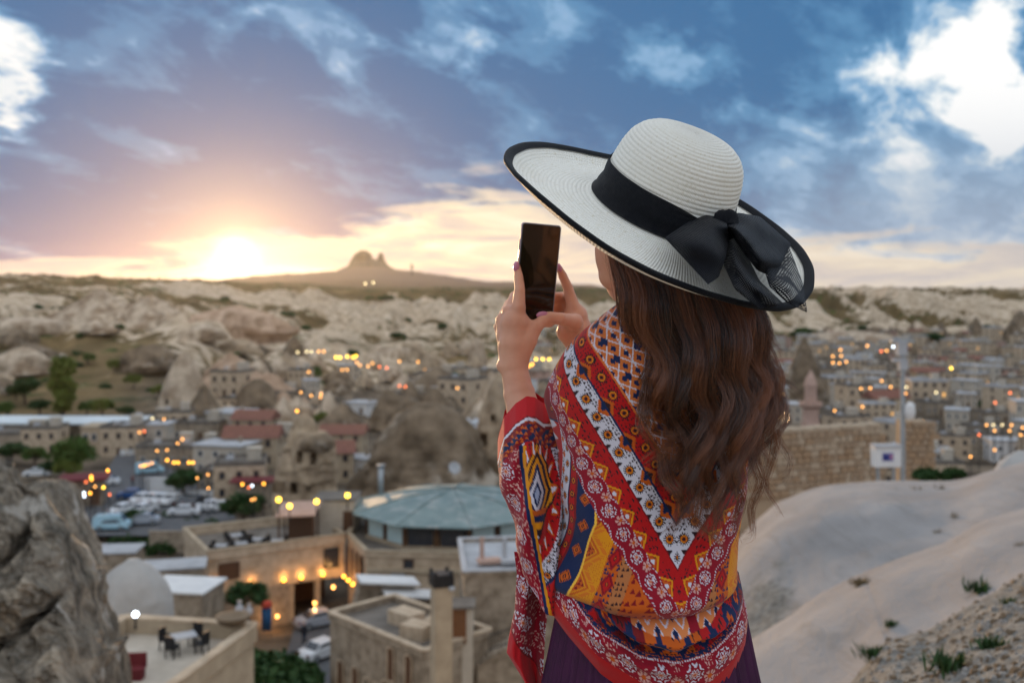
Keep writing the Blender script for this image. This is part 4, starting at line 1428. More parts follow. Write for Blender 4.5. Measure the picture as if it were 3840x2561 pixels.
def car_proto(name, col, van=False):
    pm = mat('car_paint_' + name, col, tuple(c * .9 for c in col), 2, .3, spec=.5, coat=.4)
    r = add('car', None)
    prof = [(-2.1, .30), (-2.12, .62), (-1.95, .88), (-1.30, .95), (-.72, 1.40), (.75, 1.44), (1.55, .98), (2.02, .84), (2.12, .60), (2.1, .30)]
    if van:
        prof = [(-2.2, .30), (-2.2, .80), (-2.1, 1.75), (-1.9, 1.90), (1.1, 1.92), (1.75, 1.15), (2.15, .98), (2.25, .62), (2.2, .30)]
    b = MB()
    n = len(prof)
    V = []
    for sy in (-1, 1):
        for x, z in prof:
            V.append((x, sy * (.86 if z < 1.0 else .70), z))
    b.poly(V, [tuple(range(n)), tuple(range(2 * n - 1, n - 1, -1))] + [(i, n + i, n + (i + 1) % n, (i + 1) % n) for i in range(n)])
    part('body', b, pm, r)
    gl = M['glass']
    top = 1.40 if not van else 1.75
    b = MB(); b.poly([(-1.24, -.80, 1.0), (-.68, -.73, 1.36), (.70, -.73, 1.38), (1.38, -.80, 1.02)], [(0, 1, 2, 3)]); b.v = [(x, y - .03, z) for x, y, z in b.v]; part('side_window', b, gl, r)
    b = MB(); b.poly([(-1.24, .80, 1.0), (-.68, .73, 1.36), (.70, .73, 1.38), (1.38, .80, 1.02)], [(3, 2, 1, 0)]); b.v = [(x, y + .03, z) for x, y, z in b.v]; part('side_window', b, gl, r)
    if not van:
        b = MB(); b.poly([(.80, -.64, 1.425), (.80, .64, 1.425), (1.52, .74, 1.02), (1.52, -.74, 1.02)], [(0, 3, 2, 1)]); b.v = [(x + .03, y, z + .02) for x, y, z in b.v]; part('windscreen', b, gl, r)
        b = MB(); b.poly([(-.76, -.64, 1.385), (-.76, .64, 1.385), (-1.27, .74, .98), (-1.27, -.74, .98)], [(0, 1, 2, 3)]); b.v = [(x - .03, y, z + .02) for x, y, z in b.v]; part('rear_window', b, gl, r)
    else:
        b = MB(); b.poly([(1.14, -.62, 1.86), (1.14, .62, 1.86), (1.72, .68, 1.20), (1.72, -.68, 1.20)], [(0, 3, 2, 1)]); b.v = [(x + .03, y, z + .02) for x, y, z in b.v]; part('windscreen', b, gl, r)
    for sx in (-1.3, 1.32):
        for sy in (-1, 1):
            b = MB(); b.tube([(sx, sy * .70, .32), (sx, sy * .90, .32)], .32, 14); wh = part('wheel', b, M['black'], r)
            b = MB(); b.tube([(sx, sy * .89, .32), (sx, sy * .915, .32)], .19, 10); part('rim', b, M['iron'], wh)
    for sy in (-1, 1):
        b = MB(); b.box((2.06 if not van else 2.20, sy * .62, .70), (.14, .36, .16)); part('headlight', b, M['rooflight'], r)
        b = MB(); b.box((-2.06 if not van else -2.18, sy * .64, .74), (.14, .30, .16)); part('tail_light', b, M['redawn'], r)
    return r


CARS = {'white': car_proto('white', (.72, .74, .76)), 'blue': car_proto('blue', (.02, .09, .28)), 'silver': car_proto('silver', (.38, .41, .46)), 'dark': car_proto('dark', (.03, .032, .038)), 'van': car_proto('pale_blue', (.36, .58, .68), True)}


def place_car(c, px, py, rz, label, group, z=-28.60):
    p = G(px, py, z)
    o = copy_tree(CARS[c])
    o.location = p
    o.rotation_euler = (0, 0, rz)
    o['label'] = label; o['category'] = 'van' if c == 'van' else 'car'
    if group:
        o['group'] = group
    return o


gp = 'cars in the car park'
place_car('blue', 495, 1868, .15, 'dark blue car parked left of the white cars', gp)
for px, py, rz in ((535, 1884, 1.3), (575, 1884, 1.35), (612, 1886, 1.3), (648, 1888, 1.3)):
    place_car('white', px, py, rz, 'white car in the row before the white wall of the car park', gp)
for px, py in ((700, 1895), (735, 1897)):
    place_car('dark', px, py, 1.3, 'dark car parked beside the row of white cars', gp)
place_car('white', 790, 1912, .3, 'left of two white cars parked below the round dark tree', gp)
place_car('white', 832, 1915, .3, 'right of two white cars parked below the round dark tree', gp)
place_car('white', 690, 1932, .1, 'white car parked alone in the middle of the car park', gp)
place_car('white', 462, 1925, 1.2, 'white car left of the small dark tree at the near edge', gp)
place_car('white', 538, 1925, 1.2, 'white car right of the small dark tree at the near edge', gp)
place_car('silver', 535, 1965, .2, 'silver car half hidden behind the small dark tree', gp)
place_car('van', 420, 1985, .1, 'pale blue van at the near corner of the car park', gp)
place_car('van', 560, 1775, .5, 'pale van at the far end of the car park', gp)
place_car('white', 395, 1818, .2, 'white car beside the corner shop with the lamps', gp)
place_car('white', 140, 1785, .2, 'white car under the trees at the far left', gp)
place_car('silver', 1195, 2345, .6, 'silver car parked under the hotel hall', 'cars on the street')
place_car('white', 1208, 2462, .9, 'white car on the street beside the arched stone house', 'cars on the street')
for r in list(CARS.values()) + [CH, TB]:
    for ch_ in list(r.children):
        for g_ in list(ch_.children):
            bpy.data.objects.remove(g_)
        bpy.data.objects.remove(ch_)
    bpy.data.objects.remove(r)


def walker(px, py, z, s, label, c1, c2):
    p = G(px, py, z)
    b = MB()
    b.tube([(-.09, 0, .04), (-.10, .02, .48), (-.08, 0, .88)], [.06, .07, .10], 8); b.tube([(.10, .12, .04), (.10, .06, .48), (.08, 0, .88)], [.06, .07, .10], 8)
    b.tube([(0, 0, .82), (0, .02, 1.1), (0, .02, 1.38), (0, .02, 1.50)], [.16, .16, .20, .07], 10, 1)
    b.tube([(-.22, .02, 1.38), (-.27, .02, 1.1), (-.24, .14, .85)], [.06, .05, .04], 6, 1); b.tube([(.22, .02, 1.38), (.27, .02, 1.1), (.25, -.06, .85)], [.06, .05, .04], 6, 1)
    b.lathe([(.03, 1.48), (.09, 1.54), (.105, 1.63), (.09, 1.72), (.02, 1.76)], 12, (0, .02, 0), 2)
    add('person', b.mesh('person', [mat(c1[0], c1[1]), mat(c2[0], c2[1]), mat('far_skin', (.45, .26, .18))], True), loc=tuple(p), scale=(s, s, s), label=label, cat='person')


walker(1140, 2412, -28.6, 1.05, 'person in dark clothes walking on the street beside the hotel', ('navy_trousers', (.02, .03, .06)), ('dark_jacket', (.03, .03, .04)))
walker(497, 1822, -28.6, 1.0, 'person in a dark red top walking across the car park', ('grey_trousers', (.05, .05, .06)), ('maroon_top', (.16, .05, .06)))

# walls, awnings and the long white roof
def slab_wall(name, px0, px1, py0, py1, Y, m, label, d=.4, cat='wall'):
    p0, p1 = W(px0, py1, Y), W(px1, py0, Y)
    b = MB(); b.box(((p1.x - p0.x) / 2, d / 2, (p1.z - p0.z) / 2 - .5), (p1.x - p0.x, d, p1.z - p0.z + 1)); b.box(((p1.x - p0.x) / 2, d / 2, p1.z - p0.z + .04), (p1.x - p0.x + .2, d + .2, .09))
    return add(name, b.mesh(name, m), loc=tuple(p0), label=label, cat=cat)


slab_wall('boundary_wall', 545, 652, 1795, 1868, 150, M['white'], 'tall white wall panel behind the row of white cars')
slab_wall('boundary_wall', 700, 832, 1842, 1885, 147, M['white'], 'long low white wall behind the dark cars')
slab_wall('boundary_wall', 560, 830, 1995, 2040, 118, M['stone2'], 'grey stone retaining wall below the car park hedge')
b = MB(); b.box((0, 0, 1.5), (5.2, 4, 4.4)); b.box((0, -.3, 3.85), (6.6, 5.4, .25), 0, 1); b.box((1.6, -2.02, 1.4), (1.4, .08, 2.4), 0, 2)
p = G(318, 1888, -28.6)
add('corner_shop', b.mesh('corner_shop', [M['stone2'], M['redawn'], M['wood']]), loc=tuple(p), rot=(0, 0, .25), label='small shop under a dark red roof at the corner of the car park', cat='shop')
b = MB(); b.box((0, 0, 1.3), (4.5, 3, 3.6), 0, 0); b.box((0, -.3, 3.2), (6.2, 4.2, .2), 0, 1)
p = G(950, 1880, -28.6)
add('awning_shop', b.mesh('awning_shop', [M['stone2'], M['redawn']]), loc=tuple(p), rot=(0, 0, .1), label='stall under a dark red awning behind the round dark tree', cat='shop')
lw = thing('long_building', 'long low building under a shining white flat roof', 'building', tuple(W(215, 1690, 200)), -.03)
b = MB(); b.box((0, 4, 2.2), (30, 9, 6.4)); part('wall', b, M['stone2'], lw)
b = MB(); b.box((-.2, 3.4, 5.75), (32.5, 12, .35)); part('roof', b, mat('white_metal_roof', (.72, .78, .80), (.60, .66, .68), .3, .35), lw)
for k in range(9):
    add('window', WIN, lw, loc=(-13 + 3.2 * k, -.55, 3.0))
sv = thing('arcade_house', 'stone house with a row of upright windows in front of the long white roof', 'building', tuple(G(400, 1702, -29)), .05)
b = MB(); b.box((0, 3, 2.3), (9.5, 6, 5.4)); part('wall', b, M['stone'], sv)
b = MB(); b.box((0, 3, 5.12), (10.0, 6.6, .26)); part('roof', b, M['stone3'], sv)
for k in range(6):
    add('window', WINW, sv, loc=(-3.9 + 1.55 * k, -.05, 3.2))
b = MB()
for k in range(6):
    b.box((k * 1.3, .1 * math.sin(k), -.05 * k), (1.1, .05, .9))
b.tube([(-.6, .06, .5), (7.2, .06, .25)], .03, 6)
add('washing_line', b.mesh('washing_line', M['white']), loc=tuple(W(462, 1697, 176)), rot=(0, 0, .5), label='row of white washing hung out before the arcaded house', cat='laundry')
# whitewashed roofs and pale hump between crag and hotel
rock('pale_hump', 'smooth pale rock hump beside the grey crag', 500, 2095, 2330, 62, 150, DOME, mat('pale_smooth_tuff', (.45, .435, .415), (.37, .355, .335), .6, .9, .3), 300, .8, .04, cat='rock', nseg=60, nrow=40)
b = MB(); b.box((0, 0, -4), (6.0, 3.0, 8)); b.box((0, 0, .08), (6.4, 3.4, .16), 0, 1)
add('low_house', b.mesh('low_house', [M['stone2'], M['rooflight']]), loc=tuple(W(630, 2120, 86)), rot=(0, 0, .25), label='low house with a plain pale blue-grey roof left of the hotel', cat='house')
b = MB(); b.box((0, 0, -4), (5.0, 4.0, 8)); b.box((0, 0, .08), (5.4, 4.4, .16), 0, 1)
add('low_house', b.mesh('low_house', [M['stone2'], M['white']]), loc=tuple(W(690, 2195, 80)), rot=(0, 0, -.15), label='low house with a bright white roof at the left corner of the hotel', cat='house')
b = MB(); b.box((0, 0, -4), (3.6, 3.0, 8)); b.box((0, 0, .08), (4.0, 3.4, .16), 0, 1)
add('low_house', b.mesh('low_house', [M['stone2'], M['rooflight']]), loc=tuple(W(445, 2060, 92)), rot=(0, 0, .1), label='small pale flat roof behind the crag, below the pale blue van', cat='house')
p = W(1000, 2345, 83)
b = MB(); b.box((0, 0, .6), (.7, .5, 1.9), 0, 0); b.lathe([(.4, 1.55), (.45, 1.75), (.35, 2.0), (.05, 2.1)], 14, (0, 0, 0), 1)
add('ticket_kiosk', b.mesh('ticket_kiosk', [mat('blue_panel', (.03, .10, .22)), mat('red_dome', (.55, .07, .04))], True), loc=tuple(p), label='small blue kiosk with a red domed top in front of the hall', cat='kiosk')

# ---- pink minaret
mp = W(3040, 1660, 195)
mi = thing('minaret', 'slender pink stone minaret with a pointed top', 'minaret', tuple(mp))
k = 195 / F
b = MB(); b.lathe([(40 * k, -6), (36 * k, 60 * k), (30 * k, 90 * k), (29 * k, 128 * k)], 12); part('shaft', b, M['pinkst'], mi)
b = MB(); b.lathe([(30 * k, 128 * k), (42 * k, 140 * k), (42 * k, 152 * k), (39 * k, 152 * k), (24 * k, 146 * k)], 16); part('balcony', b, M['pinkst'], mi)
b = MB(); b.lathe([(23 * k, 146 * k), (22 * k, 215 * k)], 12); part('upper_shaft', b, M['pinkst'], mi)
b = MB(); b.lathe([(26 * k, 215 * k), (18 * k, 240 * k), (3 * k, 270 * k)], 12); part('spire', b, M['pinkst'], mi)

# ---- rubble wall on the right, pole and meter box
def rubble_wall(name, label, px0, px1, ytop, ybot, Y0, Y1, sw, sh, m, seed, cap=True, depth=.5):
    r_ = random.Random(seed)
    A, B = W(px0, ybot, Y0), W(px1, ybot, Y1)
    root = thing(name, label, 'wall', tuple(A))
    d = Vector((B.x - A.x, B.y - A.y, 0)); Lw = d.length
    ang = math.atan2(d.y, d.x)
    root.rotation_euler = (0, 0, ang)
    H = (ybot - ytop) / F * (Y0 + Y1) / 2
    b = MB(); b.box((Lw / 2, depth / 2 + .06, H / 2 - 1), (Lw - .05, depth, H + 2 - .06)); part('core', b, M['tuffs'], root)
    meshes = []
    for k in range(6):
        bm = bmesh.new()
        bmesh.ops.create_cube(bm, size=1.0)
        bmesh.ops.bevel(bm, geom=list(bm.edges), offset=.13, segments=1, affect='EDGES')
        for v in bm.verts:
            v.co += Vector((r_.uniform(-.05, .05), r_.uniform(-.05, .05), r_.uniform(-.05, .05)))
        me = bpy.data.meshes.new('stone'); bm.to_mesh(me); bm.free()
        me.materials.append(m[k % len(m)])
        meshes.append(me)
    rows = max(1, int(H / sh)); rhh = H / rows
    for j in range(rows):
        x = -r_.uniform(0, sw * .4)
        while x < Lw:
            w_ = sw * r_.uniform(.7, 1.4)
            add('stone', r_.choice(meshes), root, loc=(x + w_ / 2, .05 - r_.uniform(0, .05), (j + .5) * rhh), scale=(w_ - .012, .2, rhh - .010))
            x += w_
    if cap:
        x = 0
        while x < Lw:
            w_ = r_.uniform(.5, .8)
            add('coping_stone', meshes[0] if len(m) < 3 else meshes[2], root, loc=(x + w_ / 2, depth / 2, H + .06 + r_.uniform(0, .06)), scale=(w_ - .03, depth + .15, .2))
            x += w_
    return root


M['st_a'] = mat('rubble_sand', (.38, .27, .17), (.28, .19, .12), 3, .95, .6)
M['st_b'] = mat('rubble_brown', (.36, .27, .185), (.28, .205, .14), 3, .95, .6)
M['st_c'] = mat('rubble_pale', (.45, .36, .265), (.36, .285, .205), 3, .95, .6)
rubble_wall('rubble_wall', 'sandy rubble stone wall beyond the pale rock, right of her hair', 2700, 3300, 1650, 1880, 40, 43, .36, .24, [M['st_a'], M['st_b'], M['st_c']], 4)
rubble_wall('rubble_pier', 'taller brown rubble pier right of the meter box', 3395, 3495, 1580, 1830, 44, 44, .34, .26, [M['st_b'], M['st_a']], 5, False, 1.1)
pb = W(3385, 1770, 38)
po = thing('utility_pole', 'grey steel utility pole with brackets standing before the town', 'pole', tuple(pb))
kk = 38 / F
b = MB(); b.tube([(0, 0, -1.5), (0, 0, 480 * kk)], [.11, .08], 10); part('shaft', b, M['iron'], po)
b = MB(); b.box((-.05, 0, 465 * kk), (.34, .3, .55)); b.box((-.12, 0, 420 * kk), (.55, .22, .12)); b.box((.0, 0, 400 * kk), (.30, .26, .34)); part('transformer', b, M['rooflight'], po)
b = MB(); b.box((.0, 0, 490 * kk), (.9, .08, .08)); part('crossarm', b, M['iron'], po)
b = MB(); b.lathe([(.02, -.34), (.15, -.25), (.20, -.05), (.18, .2), (.08, .34), (.02, .36)], 14); part('lamp_head', b, M['white'], po, loc=(.22, -.15, 230 * kk))
pb = W(3322, 1750, 37)
bx_ = thing('meter_box', 'white electricity meter box with a blue printed notice, on legs beside the pole', 'box', tuple(pb), .06)
b = MB(); b.box((0, 0, .40), (.98, .42, .76)); part('cabinet', b, M['white'], bx_)
b = MB(); b.box((0, -.02, .80), (1.06, .52, .06)); part('lid', b, M['rooflight'], bx_)
for sx in (-1, 1):
    b = MB(); b.box((sx * .3, .02, -.6), (.10, .10, 1.24)); part('leg', b, M['iron'], bx_)
b = MB(); b.box((-.02, -.218, .40), (.42, .012, .30), 0, 0); b.box((-.08, -.226, .38), (.22, .008, .20), 0, 1); b.box((.11, -.226, .41), (.10, .008, .16), 0, 2)
part('notice', b, [mat('notice_violet', (.20, .20, .42)), mat('notice_navy', (.03, .04, .20)), mat('notice_pink', (.45, .18, .30))], bx_)


# ---- pale tuff slopes on the right
def build_outcrop():
    pxs = np.linspace(2380, 4300, 210)
    r1 = np.interp(pxs, [2380, 2600, 2760, 2800, 2900, 3000, 3100, 3300, 3450, 3560, 3640, 3700, 3840, 4000, 4300], [2420, 2200, 2030, 1975, 1880, 1835, 1806, 1793, 1800, 1806, 1790, 1765, 1730, 1700, 1680])
    r2 = np.interp(pxs, [2380, 2780, 2994, 3043, 3239, 3405, 3558, 3680, 3840, 4300], [2640, 2395, 2270, 2228, 2138, 2075, 2018, 1935, 1888, 1820])
    r3 = np.interp(pxs, [2380, 3178, 3251, 3313, 3497, 3619, 3742, 3840, 4300], [3150, 2556, 2475, 2392, 2332, 2254, 2190, 2130, 1960])
    k = np.ones(9) / 9
    sm = lambda a: np.convolve(np.pad(a, 4, mode='reflect', reflect_type='odd'), k, 'valid')
    r1, r2, r3 = sm(r1), sm(r2), sm(r3)
    keyY = np.array([2.6, 4.0, 5.4, 6.6, 7.3, 8.8, 10.6, 11.4, 12.4, 15.5, 18.5, 20.0, 22.0, 27.0, 34.0])
    Ys = np.geomspace(2.6, 34, 250)
    PYc = np.stack([r3 * 0 + 3300 + (r3 - 2500) * .7, r3 + 330, r3 + 130, r3, r3 + 60, r2 + (r3 - r2) * .24, r2, r2 + 34, r2 + 105, r1 + (r2 - r1) * .26, r1 + (r2 - r1) * .07, r1, r1 + 40, r1 + 360, r1 + 900], 0)
    lk, ly = np.log(keyY), np.log(Ys)
    PY = np.stack([np.interp(ly, lk, PYc[:, i]) for i in range(len(pxs))], 1)
    kk_ = np.hanning(15); kk_ /= kk_.sum()
    PY = np.apply_along_axis(lambda c: np.convolve(np.pad(c, 7, mode='reflect', reflect_type='odd'), kk_, 'valid'), 0, PY)
    PX, YY = np.meshgrid(pxs, Ys)
    X = (PX - CX) / F * YY
    Z = CZ + (HY - PY) / F * YY
    P3 = np.stack([X, YY, Z], -1)
    grav = 1 - sst(YY, 6.2, 6.9)
    dip = np.exp(-((YY - 13.2) / 2.0) ** 2) * (1 - sst(PX, 2880, 3120)) + np.exp(-((YY - 22.5) / 2.5) ** 2)
    rough = .022 + .05 * grav + .03 * np.clip(dip, 0, 1)
    Z = Z + fbm(P3 * 2.2, 4) * rough + fbm(P3 * .45, 3) * .07 * (1 - grav) + fbm(P3 * 9, 3) * .025 * grav
    # crack between the two lobes
    cx = np.interp(YY, [7.2, 8.8, 10.8], [3345, 3270, 3228])
    Z = Z - .02 * np.exp(-((PX - cx) / 5.0) ** 2) * sst(YY, 7.0, 7.6) * (1 - sst(YY, 10.4, 11))
    V = np.stack([X, YY, Z], -1).reshape(-1, 3)
    m = bpy.data.materials.new('pale_tuff_slope')
    m.use_nodes = True
    g = NG(m.node_tree)
    bs = m.node_tree.nodes['Principled BSDF']
    bs.inputs['Roughness'].default_value = .95
    bs.inputs['Specular IOR Level'].default_value = .1
    pos = g.n('ShaderNodeNewGeometry').outputs['Position']
    gr = g.n('ShaderNodeAttribute', attribute_name='gravel').outputs['Fac']
    n1 = g.noise(pos, .7, 5, .6)
    n2 = g.noise(pos, 9.0, 6, .7)
    n3 = g.noise(pos, 3.2, 4, .6)
    pale = g.ramp(n1, [(.3, (.25, .237, .232)), (.55, (.31, .297, .292)), (.75, (.37, .357, .35))])
    pale = g.mix(g.m('MULTIPLY', g.ss(n2, .62, .74), .45), pale, (.24, .205, .165))
    pale = g.mix(g.m('MULTIPLY', g.ss(n3, .64, .74), .35), pale, (.29, .265, .20))
    xx, yy_, zz_ = g.sep(pos)
    run = g.noise(g.xyz(g.m('MULTIPLY', g.m('ADD', xx, g.m('MULTIPLY', zz_, .5)), 1.6), g.m('MULTIPLY', yy_, .35), g.m('MULTIPLY', zz_, .6)), 1.6, 6, .62, .8)
    pale = g.mix(g.m('MULTIPLY', g.ss(run, .54, .68), .40), pale, (.20, .185, .17))
    dark = g.ramp(n2, [(.3, (.09, .088, .08)), (.5, (.19, .185, .17)), (.72, (.32, .31, .285))])
    mixf = g.ss(g.m('ADD', gr, g.m('MULTIPLY', g.m('SUBTRACT', n3, .5), .9)), .35, .7)
    m.node_tree.links.new(g.mix(mixf, pale, dark), bs.inputs['Base Color'])
    bp = g.n('ShaderNodeBump'); bp.inputs['Strength'].default_value = .8; bp.inputs['Distance'].default_value = .10
    m.node_tree.links.new(g.m('ADD', g.m('MULTIPLY', n2, .25), run), bp.inputs['Height']); m.node_tree.links.new(bp.outputs[0], bs.inputs['Normal'])
    me = new_mesh('tuff_slope', V, grid_faces(len(pxs), len(Ys)), [m], True)
    a = me.attributes.new('gravel', 'FLOAT', 'POINT')
    a.data.foreach_set('value', np.clip(grav + .75 * np.clip(dip, 0, 1), 0, 1).reshape(-1).astype(np.float32))
    add('tuff_slope', me, kind='structure', label='smooth pale tuff slopes falling away on the right')
    return pxs, Ys, Z


OPX, OYS, OZ = build_outcrop()


def outcrop_at(px, py):
    """point of the pale slope seen at a pixel"""
    i = int(np.argmin(np.abs(OPX - px)))
    zr = CZ + (HY - py) / F * OYS
    ok = np.nonzero(zr - OZ[:, i] <= 0)[0]
    j = ok[0] if len(ok) else len(OYS) - 1
    return Vector(((px - CX) / F * OYS[j], OYS[j], float(OZ[j, i])))


def tuft(px, py, h, label, dry=False, seed=0, n=130):
    rg = np.random.default_rng(seed)
    p = outcrop_at(px, py)
    H = h / F * p.y
    b = MB()
    for k in range(n):
        a = rg.uniform(0, 6.28); l = H * rg.uniform(.35, 1.0); t = rg.uniform(.2, 1.5)
        d = Vector((math.cos(a) * t, math.sin(a) * t, 1)).normalized()
        s = Vector((-math.sin(a), math.cos(a), 0)) * H * rg.uniform(.03, .07)
        o = Vector((rg.normal() * H * .35, rg.normal() * H * .35, -.01))
        b.poly([o - s * .5, o + s * .5, o + d * l * .6 + s, o + d * l, o + d * l * .6 - s], [(0, 1, 2, 3, 4)])
    add('plant_tuft', b.mesh('plant_tuft', M['drygrass'] if dry else M['leafd']), loc=tuple(p), label=label, cat='plant')




def glow(loc, power, parent, r=.12):
    L = bpy.data.lights.new('lamp_glow', 'POINT')
    L.energy = power
    L.color = (1.0, .50, .16)
    L.shadow_soft_size = r
    o = bpy.data.objects.new('lamp_glow', L)
    COL.objects.link(o)
    o.parent = parent
    o.location = loc
    return o


for o in list(bpy.data.objects):
    if o.name.startswith('wall_lamp'):
        glow((0, -.12, .34), 24.0, o)
    elif o.name.startswith('hall_lamp'):
        glow((0, 0, -.4), 30.0, o)
M['drygrass'] = leaf_mat('dry_grass', (.12, .085, .045), (.22, .17, .09))
tuft(3228, 2195, 44, 'brown dry tuft at the top of the crack between the pale rocks', True, 1)
tuft(3345, 2345, 34, 'small green tuft at the foot of the crack between the pale rocks', False, 2)
tuft(3672, 2225, 66, 'green plant on the edge of the gravel slope', False, 3)
tuft(3575, 2520, 95, 'green leafy plant low on the gravel slope', False, 4)
tuft(3280, 2465, 70, 'dark green plant at the left edge of the gravel slope', False, 5)
tuft(3725, 2430, 70, 'mixed green and brown plant on the right of the gravel slope', False, 6)
tuft(3785, 2270, 40, 'dark low plant near the right edge of the gravel slope', False, 7)
tuft(3440, 1838, 24, 'brown dry tuft near the crest of the pale rock', True, 8, 30)
tuft(3530, 1835, 26, 'second brown dry tuft near the crest, right of the first', True, 9, 30)
tuft(3580, 1945, 26, 'brown dry tuft half way down the pale rock', True, 10, 30)
tuft(3520, 2000, 24, 'dark dry tuft above the fold of the pale rock', True, 11, 30)
tuft(3820, 2050, 26, 'small dark tuft at the right edge of the pale rock', True, 12, 30)
rock('tuff_block', 'rounded pale boulder at the right edge above the rock crest', 3830, 1690, 1850, 19, 110, DOME, mat('pale_smooth_tuff', (.5, .5, .5)), 310, .8, .05, cat='rock', nseg=50, nrow=40, sink=.6)
# loose stones on the gravel
rs = random.Random(12)
gv = MB()
for i in range(1600):
    px = rs.uniform(3150, 3900); t = rs.random()
    lim = np.interp(px, [3178, 3251, 3313, 3497, 3619, 3742, 3840], [2556, 2475, 2392, 2332, 2254, 2190, 2130])
    py = lim + 20 + t * 420
    p = outcrop_at(px, py)
    if p.y > 7.2:
        continue
    s = rs.choice([.004, .005, .007, .010, .018]) * rs.uniform(.7, 1.2)
    gv.box((p.x, p.y, p.z), (s * 2, s * 1.6, s * 1.3), rs.uniform(0, 3), rs.choice([0, 0, 1]), .6)
add('gravel', gv.mesh('gravel', [M['tuffb'], mat('grey_pebble', (.30, .29, .27), (.22, .21, .2), 20)]), kind='stuff', label='loose grey gravel on the slope at the lower right')


# ---- grey crag at the left edge
def build_crag():
    m = bpy.data.materials.new('grey_crag')
    m.use_nodes = True
    g = NG(m.node_tree)
    bs = m.node_tree.nodes['Principled BSDF']
    bs.inputs['Roughness'].default_value = .95
    bs.inputs['Specular IOR Level'].default_value = .15
    pos = g.n('ShaderNodeNewGeometry').outputs['Position']
    x, y, z = g.sep(pos)
    st = g.xyz(g.m('ADD', g.m('MULTIPLY', x, 1.0), g.m('MULTIPLY', z, .55)), y, g.m('MULTIPLY', g.m('SUBTRACT', z, g.m('MULTIPLY', x, .6)), .35))
    n1 = g.noise(st, 4.2, 7, .68, .8)
    n2 = g.noise(pos, 16.0, 6, .7)
    n3 = g.noise(pos, 2.1, 4, .55, .5)
    col = g.ramp(n1, [(.33, (.030, .027, .022)), (.43, (.13, .112, .088)), (.54, (.25, .212, .165)), (.68, (.46, .39, .30))])
    col = g.mix(g.m('MULTIPLY', g.ss(n2, .5, .72), .5), col, (.42, .40, .36))
    col = g.mix(g.m('MULTIPLY', g.ss(n3, .58, .66), .85), col, (.50, .47, .42))
    n4 = g.noise(st, 3.2, 4, .5)
    col = g.mix(g.m('MULTIPLY', g.ss(n4, .62, .74), .55), col, (.26, .18, .10))
    m.node_tree.links.new(col, bs.inputs['Base Color'])
    bp = g.n('ShaderNodeBump'); bp.inputs['Strength'].default_value = 1.0; bp.inputs['Distance'].default_value = .08
    m.node_tree.links.new(g.m('ADD', n1, g.m('MULTIPLY', n2, .4)), bp.inputs['Height']); m.node_tree.links.new(bp.outputs[0], bs.inputs['Normal'])

    def crag(name, label, tab, cxpx, Y, dr, seed, amp):
        tab = np.array(tab, float)
        rows, seg = 110, 110
        py = np.linspace(tab[0, 0], tab[-1, 0], rows)
        xr = np.interp(py, tab[:, 0], tab[:, 1])
        a = np.linspace(0, 2 * math.pi, seg, endpoint=False)
        A, PY = np.meshgrid(a, py)
        cx = cxpx if np.isscalar(cxpx) else np.interp(py, cxpx[0], cxpx[1])
        hw = np.maximum(xr - cx, 4)[:, None] / F * Y
        R_ = hw
        top = sst(np.arange(rows) / rows, 0, .10)[:, None] ** .6
        cs, sn = np.cos(A), np.sin(A)
        X = px2x(cx if np.isscalar(cx) else cx[:, None], Y) + R_ * np.sign(cs) * np.abs(cs) ** .85
        Yy = Y - dr * (.25 + .75 * top) * np.minimum(1, R_ / (.3 * dr) + .2) * np.sign(sn) * np.abs(sn) ** .9
        Z = py2z(PY, Y)
        P3 = np.stack([X + seed, Yy, Z * .8], -1)
        dg = np.stack([(X + .55 * Z) * 1.6 + seed, Yy * 1.2, (Z - .6 * X) * .5], -1)
        n = fbm(P3 * 2.0, 5) * .7 + ridged(dg * 2.6 + .7 * fbm(P3 * 2, 2)[..., None], 5, .6) * 1.1 + .3 * fbm(P3 * 13, 3) - .35
        X = X + cs * n * amp; Yy = Yy - sn * n * amp; Z = Z + n * amp * .35
        V = np.stack([X, Yy, Z], -1).reshape(-1, 3)
        f = [tuple(int(q) for q in t) for t in grid_faces(seg, rows, True)]
        f.append(tuple(range(seg))[::-1]); f.append(tuple((rows - 1) * seg + k for k in range(seg)))
        me = new_mesh(name, V, f, [m], True)
        add(name, me, label=label, cat='rock')
    # the big crag: a steep broken face below a slanting crest
    pxs = np.linspace(-900, 520, 230)
    crest = np.interp(pxs, [-900, -200, 0, 60, 105, 150, 200, 260, 300, 330, 372, 398, 440, 470, 484, 500, 520], [1330, 1570, 1715, 1775, 1830, 1850, 1890, 1950, 2000, 2050, 2130, 2210, 2310, 2400, 2520, 2700, 2900])
    tt = np.r_[np.linspace(-.5, 0, 26, endpoint=False), np.linspace(0, 1, 230)]
    PX, T = np.meshgrid(pxs, tt)
    CR = np.repeat(crest[None, :], len(tt), 0)
    Tp = np.clip(T, 0, 1); Tb = np.clip(-T, 0, 1)
    PYc = CR + Tp * (3050 - CR) + Tb * 500
    Yc = 10.0 - 2.1 * Tp ** .9 + Tb * 5.0 + .9 * sst(PX, 250, 520)
    X = (PX - CX) / F * Yc; Z = CZ + (HY - PYc) / F * Yc
    P3 = np.stack([X, Yc, Z], -1)
    dg = np.stack([(X + .75 * Z) * 2.2, Yc * .3, (Z - .9 * X) * .55], -1)
    wp = fbm(P3 * 1.1, 3)
    dd_ = ridged(dg + .6 * wp[..., None], 5, .58) * .34 + fbm(P3 * 1.6 + 4, 5) * .30 + fbm(P3 * 9, 4, .6) * .07
    led = np.abs(np.mod((Z - .9 * X + .25 * wp) * 1.05, 1.0) - .5)          # ledges and clefts along the bedding
